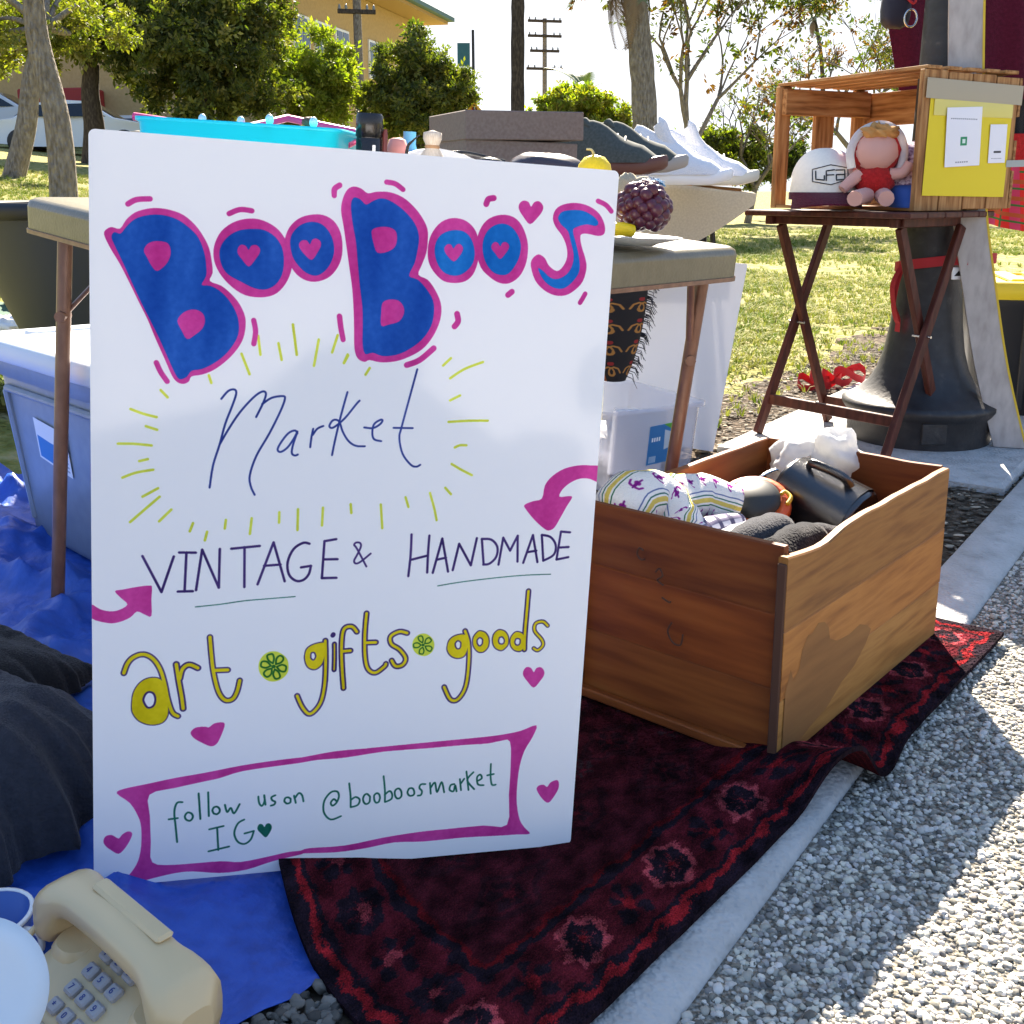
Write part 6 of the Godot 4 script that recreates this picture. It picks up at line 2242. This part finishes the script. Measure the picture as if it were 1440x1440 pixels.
# blobs: [u, v, radius in metres, depth offset]
func leafy_tree(called: String, label: String, u: float, d: float, r: float, fork_v: float, lean: float, blobs: Array, tints: Array, count: int, leaf: float, sd: int, group: String, bark := "dark_bark", thin := 0.0, kind := 0) -> Node3D:
	var base := on_ground(u, d)
	var t := thing(called, label, "tree", base, Basis.IDENTITY, group)
	var rr := RandomNumberGenerator.new()
	rr.seed = sd
	var fork := at(u + lean, fork_v, d) - base
	var st := begin(M[bark])
	tube(st, smooth([Vector3(0, -0.1, 0), fork * 0.35 + Vector3(0.05, 0, 0), fork * 0.7 - Vector3(0.04, 0, 0), fork], 5), r * 1.15, r * 0.7, 12)
	var centres := []
	for b in blobs:
		centres.append([at(b[0], b[1], d + b[3]) - base, b[2]])
	for c in centres:
		for q in 3:
			var e: Vector3 = c[0] + Vector3(rr.randf_range(-0.6, 0.6), rr.randf_range(-0.3, 0.6), rr.randf_range(-0.5, 0.5)) * c[1]
			var m: Vector3 = fork.lerp(e, 0.5) + Vector3(rr.randf_range(-0.2, 0.2), rr.randf_range(-0.1, 0.25), rr.randf_range(-0.2, 0.2)) * c[1]
			tube(st, smooth([fork, m, e], 4), r * 0.42, r * 0.1, 6, false)
	part(st, "trunk", t)
	var places := []
	var cols := []
	var total := 0.0
	for c in centres:
		total += pow(c[1], 2.0)
	for c in centres:
		var n := int(count * pow(c[1], 2.0) / total)
		# clumps inside the blob, then sprigs round each clump
		var clumps := []
		for k in maxi(6, n / 30):
			var v := Vector3(rr.randfn(), rr.randfn(), rr.randfn()).normalized() * pow(rr.randf(), 0.4)
			clumps.append(c[0] + v * Vector3(1.08, 0.9, 1.08) * c[1])
		for k in n:
			var h: Vector3 = clumps[rr.randi() % clumps.size()]
			var p: Vector3 = h + Vector3(rr.randfn(), rr.randfn() * 0.7, rr.randfn()) * c[1] * (0.115 - 0.05 * thin)
			var s := leaf * rr.randf_range(0.5, 1.1)
			places.append(Transform3D(Basis.from_euler(Vector3(rr.randf() * TAU, rr.randf() * TAU, rr.randf() * TAU)).scaled(Vector3.ONE * s), p))
			var col: Color = tints[rr.randi() % tints.size()]
			cols.append(col * rr.randf_range(0.7, 1.25))
	foliage(sprays[kind], places, cols, t)
	return t

func frond_mesh(long: float, droop: float, m: Material) -> Mesh:
	var st := begin(m)
	st.set_smooth_group(-1)
	var spine := []
	for k in 13:
		var f := k / 12.0
		spine.append(Vector3(long * (f - 0.12 * droop * f * f), long * (0.38 * f - (0.25 + 0.75 * droop) * f * f), 0))
	for k in 12:
		var w := Vector3(0, 0, 0.02 * long * 0.2)
		quad(st, spine[k] - w, spine[k] + w, spine[k + 1] + w, spine[k + 1] - w)
	for k in range(1, 37):
		var f := k / 37.0
		var i := int(f * 12.0)
		var p: Vector3 = spine[i].lerp(spine[i + 1], f * 12.0 - i)
		var ahead: Vector3 = (spine[i + 1] - spine[i]).normalized()
		var ln := long * 0.26 * sin(clampf(f * 1.1 + 0.12, 0, 1) * PI * 0.85)
		for s in [-1, 1]:
			var d := (ahead * 0.75 + Vector3(0, -0.25, s * 0.9)).normalized()
			var w := ahead * 0.016 * long
			for q in [p - w, p + w, p + d * ln]:
				st.add_vertex(q)
	st.generate_normals()
	return st.commit()

func palm(called: String, label: String, pts: Array, r0: float, r1: float, fronds: int, long: float, bark: String, sd: int, group := "") -> void:
	var base: Vector3 = pts[0]
	var t := thing(called, label, "palm tree", base, Basis.IDENTITY, group)
	var rr := RandomNumberGenerator.new()
	rr.seed = sd
	var line := []
	for p in pts:
		line.append(p - base)
	line = smooth(line, 10)
	var radii := []
	for k in line.size():
		radii.append(lerpf(r0, r1, float(k) / line.size()) * (1.0 + 0.04 * sin(k * 2.1) + rr.randf_range(-0.03, 0.03)))
	var st := begin(M[bark])
	tube(st, line, r0, r1, 14, true, 1.0, radii)
	part(st, "trunk", t)
	var top: Vector3 = line[-1]
	var green := frond_mesh(long, 0.55, M.palm_leaf)
	var dead := frond_mesh(long * 0.75, 1.0, M.dead_leaf)
	for k in fronds:
		var o := MeshInstance3D.new()
		var low := k >= fronds * 2 / 3
		o.mesh = dead if low else green
		o.name = "dead_frond" if low else "frond"
		t.add_child(o, true)
		var tilt := rr.randf_range(-1.25, -0.7) if low else rr.randf_range(-0.45, 0.95)
		o.transform = Transform3D(Basis(Vector3.UP, k * 2.39996) * Basis(Vector3(0, 0, 1), tilt), top + Vector3(0, -0.25 if low else 0.0, 0))

func bare_tree(called: String, label: String, base: Vector3, h: float, r: float, sd: int, leaves: int, spread: float, group: String, levels := 5) -> void:
	var t := thing(called, label, "tree", base, Basis.IDENTITY, group)
	var rr := RandomNumberGenerator.new()
	rr.seed = sd
	var st := begin(M.bark)
	var tips := []
	var todo := [[Vector3(0, -0.1, 0), Vector3(0.02, 1, 0), h * 0.24, r, 0]]
	while not todo.is_empty():
		var b = todo.pop_back()
		var p: Vector3 = b[0]
		var d: Vector3 = b[1]
		var pts := [p]
		for k in 3:
			d = (d + Vector3(rr.randf_range(-1, 1), rr.randf_range(-0.25, 0.5), rr.randf_range(-1, 1)) * 0.16).normalized()
			p += d * b[2] / 3.0
			pts.append(p)
		tube(st, pts, b[3], b[3] * 0.68, 7 if b[4] < 2 else 4, false)
		if b[4] >= 2:
			tips.append_array(pts.slice(1))
		if b[4] < levels:
			for k in (3 if b[4] < 2 or rr.randf() < 0.45 else 2):
				var side := Vector3(rr.randf_range(-1, 1), rr.randf_range(-0.1, 0.5), rr.randf_range(-1, 1)).normalized()
				todo.append([p, (d + side * spread).normalized(), b[2] * rr.randf_range(0.68, 0.92), b[3] * rr.randf_range(0.5, 0.68), b[4] + 1])
	part(st, "trunk", t)
	var places := []
	var cols := []
	for k in leaves:
		var p: Vector3 = tips[rr.randi() % tips.size()] + Vector3(rr.randfn(), rr.randfn(), rr.randfn()) * 0.16
		places.append(Transform3D(Basis.from_euler(Vector3(rr.randf() * TAU, rr.randf() * TAU, 0)).scaled(Vector3.ONE * rr.randf_range(0.09, 0.17)), p))
		cols.append([Color(0.07, 0.09, 0.03), Color(0.10, 0.12, 0.035), Color(0.15, 0.13, 0.05), Color(0.16, 0.07, 0.035)][rr.randi() % 4])
	if leaves:
		foliage(sprays[0], places, cols, t)

func car(called: String, label: String, where: Vector3, turn: float, m: Material) -> void:
	var t := thing(called, label, "car", where, yaw(turn), "cars parked beyond the lawn")
	var side := [Vector2(-2.2, 0.3), Vector2(-2.25, 0.62), Vector2(-2.1, 0.88), Vector2(-1.5, 0.95), Vector2(-0.9, 1.36), Vector2(-0.3, 1.45), Vector2(0.4, 1.42), Vector2(1.15, 0.98), Vector2(1.95, 0.84), Vector2(2.22, 0.62), Vector2(2.22, 0.32), Vector2(1.0, 0.2), Vector2(-1.0, 0.2)]
	var st := begin(m)
	var rings := []
	for z in [-0.88, -0.8, -0.55, 0.55, 0.8, 0.88]:
		var ring := []
		for p in side:
			var k: float = 1.0 if absf(z) < 0.86 else 0.97
			var zz: float = z
			if p.y > 1.0:
				zz = clampf(z, -0.62, 0.62)
			ring.append(Vector3(p.x * k, p.y * (1.0 if absf(z) < 0.86 else 0.985), zz))
		rings.append(ring)
	loft(st, rings)
	part(st, "body", t)
	var glass := plain(tone(0.01, 0.012, 0.014), 0.08)
	for s in [-1, 1]:
		st = begin(glass)
		st.set_smooth_group(-1)
		var w := [Vector3(-1.3, 0.99, s * 0.85), Vector3(-0.82, 1.31, s * 0.66), Vector3(0.32, 1.36, s * 0.65), Vector3(0.95, 1.0, s * 0.85)]
		quad(st, w[0], w[1], w[2], w[3])
		part(st, "side_window", t)
	for q in [[Vector3(-1.5, 0.985, 0), Vector3(-0.92, 1.365, 0), "rear_window"], [Vector3(1.16, 1.0, 0), Vector3(0.45, 1.425, 0), "windscreen"]]:
		st = begin(glass)
		st.set_smooth_group(-1)
		quad(st, q[0] + Vector3(0, 0.012, -0.7), q[1] + Vector3(0, 0.012, -0.58), q[1] + Vector3(0, 0.012, 0.58), q[0] + Vector3(0, 0.012, 0.7))
		part(st, q[2], t)
	for x in [-1.35, 1.4]:
		for s in [-1, 1]:
			st = begin(M.black)
			lathe(st, [Vector2(0.2, -0.1), Vector2(0.31, -0.1), Vector2(0.33, -0.07), Vector2(0.33, 0.07), Vector2(0.31, 0.1), Vector2(0.2, 0.1)], 22, Transform3D(Basis(Vector3(1, 0, 0), PI * 0.5), Vector3(x, 0.33, s * 0.8)))
			var wheel := part(st, "wheel", t)
			st = begin(M.steel)
			lathe(st, [Vector2(0.0, 0.06), Vector2(0.19, 0.09), Vector2(0.21, 0.08), Vector2(0.21, -0.08), Vector2(0.19, -0.09), Vector2(0.0, -0.06)], 18, Transform3D(Basis(Vector3(1, 0, 0), PI * 0.5), Vector3(x, 0.33, s * 0.8)))
			part(st, "rim", wheel)
	for s in [-1, 1]:
		st = begin(plain(tone(0.7, 0.7, 0.68), 0.15))
		lump(st, Vector3(2.1, 0.7, s * 0.62), Vector3(0.12, 0.07, 0.17), 0.0)
		part(st, "headlight", t)
		st = begin(plain(tone(0.4, 0.02, 0.02), 0.2))
		lump(st, Vector3(-2.16, 0.76, s * 0.66), Vector3(0.08, 0.08, 0.15), 0.0)
		part(st, "tail_light", t)

func house() -> void:
	var corner := at(395, 150, 37.0)
	var c := Vector3(corner.x, high(corner.x, corner.z) - 0.4, corner.z)
	var t := thing("apartment_house", "tan two-storey house with teal roof edge, behind the trees at left", "house", c, yaw(-0.24))
	# local: x = 0 is the right-hand wall, which runs back along -z; the front runs to -x
	var tan_wall := speckle(plain(Color.WHITE, 0.9), [[0.0, 0.40, 0.27, 0.115], [1.0, 0.50, 0.345, 0.16]], 0.03, 101, Vector3(0.4, 0.4, 0.4))
	var teal := plain(tone(0.07, 0.14, 0.14), 0.7)
	var st := begin(tan_wall)
	box(st, Vector3(-9.0, 3.6, -7.0), Vector3(18.0, 7.2, 14.0))
	part(st, "wall", t)
	st = begin(plain(tone(0.42, 0.27, 0.12), 0.9))
	box(st, Vector3(-9.0, 7.3, -7.0), Vector3(20.4, 0.16, 16.4))
	var roof := part(st, "roof", t)
	st = begin(teal)
	box(st, Vector3(-9.0, 7.46, -7.0), Vector3(20.9, 0.2, 16.9), 0.02)
	part(st, "roof_edge", roof)
	st = begin(plain(tone(0.3, 0.22, 0.17), 0.9))
	loft(st, [rounded(20.6, 16.6, 0.05, 7.56, Vector3(-9.0, 0, -7.0), 1), rounded(8.0, 3.0, 0.05, 9.4, Vector3(-9.0, 0, -7.0), 1)])
	part(st, "tiles", roof)
	var glass := plain(tone(0.05, 0.08, 0.13), 0.1)
	for q in [[0, 1.6, 1.2], [0, 1.6, 4.6], [0, 5.0, 1.2], [0, 5.0, 3.0], [0, 5.0, 4.8], [0, 5.0, 8.2]]:
		st = begin(M.white)
		box(st, Vector3(0.02, q[1], -q[2] - 0.6), Vector3(0.1, 1.5, 1.3), 0.01)
		var w := part(st, "window", t)
		for s in [-1, 1]:
			st = begin(glass)
			box(st, Vector3(0.06, q[1], -q[2] - 0.6 + s * 0.3), Vector3(0.06, 1.3, 0.52))
			part(st, "pane", w)
	for x in [-2.6, -6.0, -9.4, -12.8]:
		for y in [1.7, 5.0]:
			if x == -9.4 and y < 2:
				continue
			st = begin(M.white)
			box(st, Vector3(x, y, 0.02), Vector3(1.5, 1.4, 0.1), 0.01)
			var w := part(st, "window", t)
			for s in [-1, 1]:
				st = begin(glass)
				box(st, Vector3(x + s * 0.35, y, 0.06), Vector3(0.6, 1.2, 0.06))
				part(st, "pane", w)
	st = begin(plain(tone(0.32, 0.03, 0.025), 0.8))
	box(st, Vector3(-7.9, 2.7, 0.6), Vector3(2.6, 1.1, 1.2), 0.05)
	part(st, "awning", t)
	st = begin(plain(tone(0.03, 0.025, 0.02), 0.7))
	box(st, Vector3(-7.9, 1.1, 0.02), Vector3(1.4, 2.2, 0.12), 0.02)
	part(st, "door", t)
	st = begin(plain(tone(0.40, 0.42, 0.44), 0.8))
	box(st, Vector3(-4.5, 0.6, 2.6), Vector3(6.0, 1.1, 0.2), 0.02)
	part(st, "low_wall", t)

func utility_pole(label: String, u: float, v0: float, v1: float, d: float, arms: Array, r: float) -> void:
	var foot := on_ground(u, d)
	var top := at(u, v0, d)
	top.x = foot.x + (at(u - (v1 - v0) * 0.05 if u < 600 else u, v0, d).x - foot.x)
	var t := thing("utility_pole", label, "utility pole", foot, Basis.IDENTITY, "utility poles")
	var st := begin(M.bark)
	tube(st, [Vector3(0, -0.2, 0), (top - foot) * 0.5, top - foot], r, r * 0.75, 10)
	part(st, "pole", t)
	for a in arms:
		var y := at(u, a[0], d).y - foot.y
		var x := (top.x - foot.x) * y / (top.y - foot.y)
		var half: float = a[1] * d / FOCAL
		st = begin(M.dark_bark)
		box(st, Vector3(x, y, 0.1), Vector3(half * 2.0, 0.14, 0.12), 0.01, yaw(0.2))
		var arm := part(st, "crossarm", t)
		for s in [-0.9, -0.55, 0.55, 0.9]:
			st = begin(plain(tone(0.2, 0.22, 0.22), 0.3))
			lathe(st, [Vector2(0.04, 0.07), Vector2(0.05, 0.12), Vector2(0.03, 0.2), Vector2(0.0, 0.24)], 8, Transform3D(Basis.IDENTITY, Vector3(x + half * s * 0.98, y, 0.1 - half * s * 0.2)))
			part(st, "insulator", arm)

func park() -> void:
	sprays = [spray_mesh(9, 0.9, 0.22, 1), spray_mesh(10, 1.5, 0.10, 2), spray_mesh(12, 1.2, 0.3, 3)]
	M.palm_leaf = plain(tone(0.10, 0.13, 0.05), 0.6)
	M.palm_leaf.backlight_enabled = true
	M.palm_leaf.backlight = Color(0.2, 0.25, 0.1)
	M.dead_leaf = plain(tone(0.20, 0.14, 0.09), 0.9)
	var far := "trees at the far side of the lawn"
	house()
	car("parked_car", "white saloon car parked beyond the leaning trunk at left", on_ground(118, 31.0), 0.12, plain(tone(0.72, 0.76, 0.8), 0.2))
	car("parked_car", "silver car mostly hidden behind the leaning trunks, leftmost", on_ground(0, 34.0), 0.1, plain(tone(0.5, 0.53, 0.56), 0.2))
	# left: leaning trunks and the leafy wall behind
	var olive := [Color(0.17, 0.18, 0.035), Color(0.25, 0.24, 0.055), Color(0.12, 0.14, 0.035), Color(0.30, 0.26, 0.09)]
	var deep := [Color(0.07, 0.09, 0.027), Color(0.10, 0.12, 0.035), Color(0.14, 0.15, 0.05)]
	var lime := [Color(0.28, 0.31, 0.035), Color(0.21, 0.26, 0.035), Color(0.34, 0.34, 0.07)]
	leafy_tree("leaning_tree", "pale grey leaning trunk nearest the lawn at left, leaves above the frame", 88, 11.5, 0.13, -60, -45, [[30, -130, 1.0, 0.0], [-60, -90, 0.9, 0.5], [120, -170, 1.0, 0.3]], olive, 1500, 0.09, 41, "leaning trees at left", "bark", 0.0)
	leafy_tree("leaning_tree", "slimmer pale trunk leaning right behind the nearest leaning trunk", 18, 17.0, 0.15, 40, 45, [[20, 10, 1.0, 0.5], [110, 20, 0.9, 1.0], [-30, 60, 0.9, 1.0]], olive, 1800, 0.1, 42, "leaning trees at left", "bark", 0.0)
	leafy_tree("street_tree", "olive green tree with dark trunk before the tan house", 133, 26.0, 0.24, 90, -4, [[110, 15, 1.4, 0.0], [170, 30, 1.1, 0.0], [60, 45, 1.0, -0.5], [150, -30, 1.5, 0.5]], olive, 3600, 0.17, 43, far)
	leafy_tree("street_tree", "broad round olive tree in the middle of the trees at left", 292, 26.0, 0.2, 120, 0, [[290, 45, 1.6, 0.0], [240, 85, 1.25, 0.0], [345, 80, 1.25, -0.3], [290, 115, 1.1, -0.5], [330, 10, 1.2, 0.5], [215, 40, 1.0, 0.3]], olive + deep, 6000, 0.17, 44, far)
	leafy_tree("street_tree", "bright yellow-green tree left of the nearer utility pole", 432, 30.0, 0.16, 150, 0, [[435, 95, 1.1, 0.0], [400, 120, 1.0, 0.0], [465, 125, 0.9, -0.3], [430, 150, 1.0, -0.2]], lime, 3600, 0.16, 45, far)
	leafy_tree("street_tree", "dark round tree right of the nearer utility pole", 592, 30.0, 0.2, 165, 0, [[590, 95, 1.15, 0.0], [555, 125, 0.9, 0.0], [630, 120, 0.85, 0.0], [590, 145, 1.15, -0.3], [625, 155, 0.8, 0.2], [550, 160, 0.8, 0.2]], deep + olive, 5200, 0.16, 46, far)
	leafy_tree("yellow_shrub", "golden yellow-green shrub behind the brown box", 815, 28.0, 0.12, 190, 0, [[810, 150, 0.75, 0.0], [780, 170, 0.7, 0.0], [845, 165, 0.7, 0.0], [860, 190, 0.6, 0.2], [800, 195, 0.8, 0.0]], lime + [Color(0.32, 0.26, 0.05)], 2800, 0.14, 47, far)
	leafy_tree("dark_shrub", "dark green shrub at the foot of the bare tree", 985, 24.0, 0.1, 230, 0, [[975, 205, 0.55, 0.0], [1010, 215, 0.5, 0.0], [1040, 235, 0.5, 0.2], [950, 225, 0.5, 0.0], [1060, 200, 0.4, 0.5]], deep + lime, 2600, 0.12, 48, far)
	leafy_tree("dark_shrub", "dark shrubs seen through the slat crate's left end", 1120, 27.0, 0.1, 240, 0, [[1080, 235, 0.55, 0.0], [1120, 225, 0.6, 0.0], [1165, 240, 0.5, 0.0]], deep, 1500, 0.12, 49, far)
	leafy_tree("dark_shrub", "low grey-green shrub between palm trunk and suede shoes", 870, 25.0, 0.1, 230, 0, [[860, 215, 0.5, 0.0], [890, 210, 0.5, 0.3], [915, 225, 0.5, 0.0]], deep + olive, 1200, 0.12, 50, far)
	# palms
	palm("palm_tree", "tall grey palm trunk left of the bare tree, with dead fronds", [on_ground(913, 19.0), at(905, 130, 19.0), at(893, 0, 19.0), at(886, -60, 19.0)], 0.23, 0.17, 26, 1.5, "bark", 3, "palm trees")
	palm("palm_tree", "straight dark palm trunk rising behind the brown box", [on_ground(728, 26.0), at(728, 60, 26.0), at(729, -80, 26.0), at(730, -260, 26.0)], 0.17, 0.13, 24, 1.6, "dark_bark", 4, "palm trees")
	palm("palm_tree", "squat palm with arching fronds beyond the golden shrub", [on_ground(822, 34.0), at(822, 190, 34.0), at(822, 135, 34.0)], 0.25, 0.2, 34, 1.5, "dark_bark", 5, "palm trees")
	palm("palm_tree", "very thin tall palm seen left of the slat crate", [on_ground(1160, 60.0), at(1157, 120, 60.0), at(1152, 60, 60.0), at(1144, 22, 60.0)], 0.13, 0.09, 30, 1.1, "dark_bark", 6, "palm trees")
	# bare winter trees
	bare_tree("bare_tree", "large bare tree with sparse leaves between the palm and the slat crate", on_ground(965, 21.0), 6.6, 0.10, 17, 1100, 0.52, far, 6)
	bare_tree("bare_tree", "small bare tree left of the slat crate's left end", on_ground(1052, 24.0), 3.6, 0.09, 9, 120, 0.8, far, 5)
	bare_tree("bare_tree", "bare tree partly hidden by the maroon blanket", on_ground(1215, 30.0), 6.5, 0.14, 13, 500, 0.8, far, 5)
	utility_pole("nearer utility pole with one crossarm, between the yellow-green and dark trees", 511, -90, 165, 38.0, [[17, 25]], 0.17)
	utility_pole("farther utility pole carrying four stacked crossarms, left of the palm trunk", 766, 26, 160, 62.0, [[30, 23], [51, 23], [72, 20], [97, 25]], 0.16)
	# banner post and traffic sign
	var foot := on_ground(668, 40.0)
	var t := thing("banner_post", "thin post carrying a teal banner, right of the dark round tree", "post", foot)
	var st := begin(M.post)
	tube(st, [Vector3(0, 0, 0), at(665, 42, 40.0) - foot], 0.06, 0.05, 8)
	part(st, "pole", t)
	st = begin(plain(tone(0.03, 0.12, 0.14), 0.7))
	var b := at(652, 77, 40.0) - foot
	box(st, b, Vector3(0.45, 0.8, 0.02))
	part(st, "banner", t)
	foot = on_ground(667, 30.0)
	t = thing("traffic_sign", "small yellow and red traffic sign above the brown box", "sign", foot)
	st = begin(M.steel)
	tube(st, [Vector3.ZERO, at(667, 150, 30.0) - foot], 0.03, 0.03, 6)
	part(st, "pole", t)
	st = begin(plain(tone(0.75, 0.42, 0.01), 0.5))
	var s := at(667, 157, 30.0) - foot
	box(st, s, Vector3(0.34, 0.34, 0.02), 0.0, Basis(Vector3(0, 0, 1), PI * 0.25))
	part(st, "plate", t)
	st = begin(M.red)
	box(st, s + Vector3(0, 0.02, 0.012), Vector3(0.14, 0.18, 0.004))
	part(st, "symbol", t)
	# things on the lawn at left, behind the tub
	foot = at(8, 442, 4.6)
	foot.y = high(foot.x, foot.z) + 0.01
	t = thing("green_blanket", "dark green blanket spread on the lawn at the left edge", "blanket", foot)
	st = begin(plain(tone(0.03, 0.09, 0.05), 0.9))
	sheet(st, 16, 10, func(u: float, v: float) -> Vector3: return Vector3((u - 0.5) * 0.6, 0.012 + 0.012 * sin(u * 14.0 + v * 6.0) - 0.06 * (u - 0.5), (v - 0.5) * 0.5))
	part(st, "fabric", t)
	for q in [["red_toy", "small red toy lying on the lawn behind the dark bin", "toy", at(22, 412, 4.7), tone(0.6, 0.02, 0.03), Vector3(0.05, 0.04, 0.04)], ["white_bag", "crumpled white paper bag on the lawn behind the storage tub", "bag", at(12, 458, 4.0), tone(0.8, 0.77, 0.75), Vector3(0.09, 0.045, 0.06)], ["orange_toy", "orange and yellow toy beside the white paper bag", "toy", at(36, 448, 4.1), tone(0.75, 0.3, 0.05), Vector3(0.035, 0.03, 0.03)]]:
		var p: Vector3 = q[3]
		p.y = high(p.x, p.z) + 0.005
		t = thing(q[0], q[1], q[2], p)
		st = begin(plain(q[4], 0.7))
		lump(st, Vector3(0, q[5].y, 0), q[5], 0.6, 2.5, 3)
		part(st, "body", t)
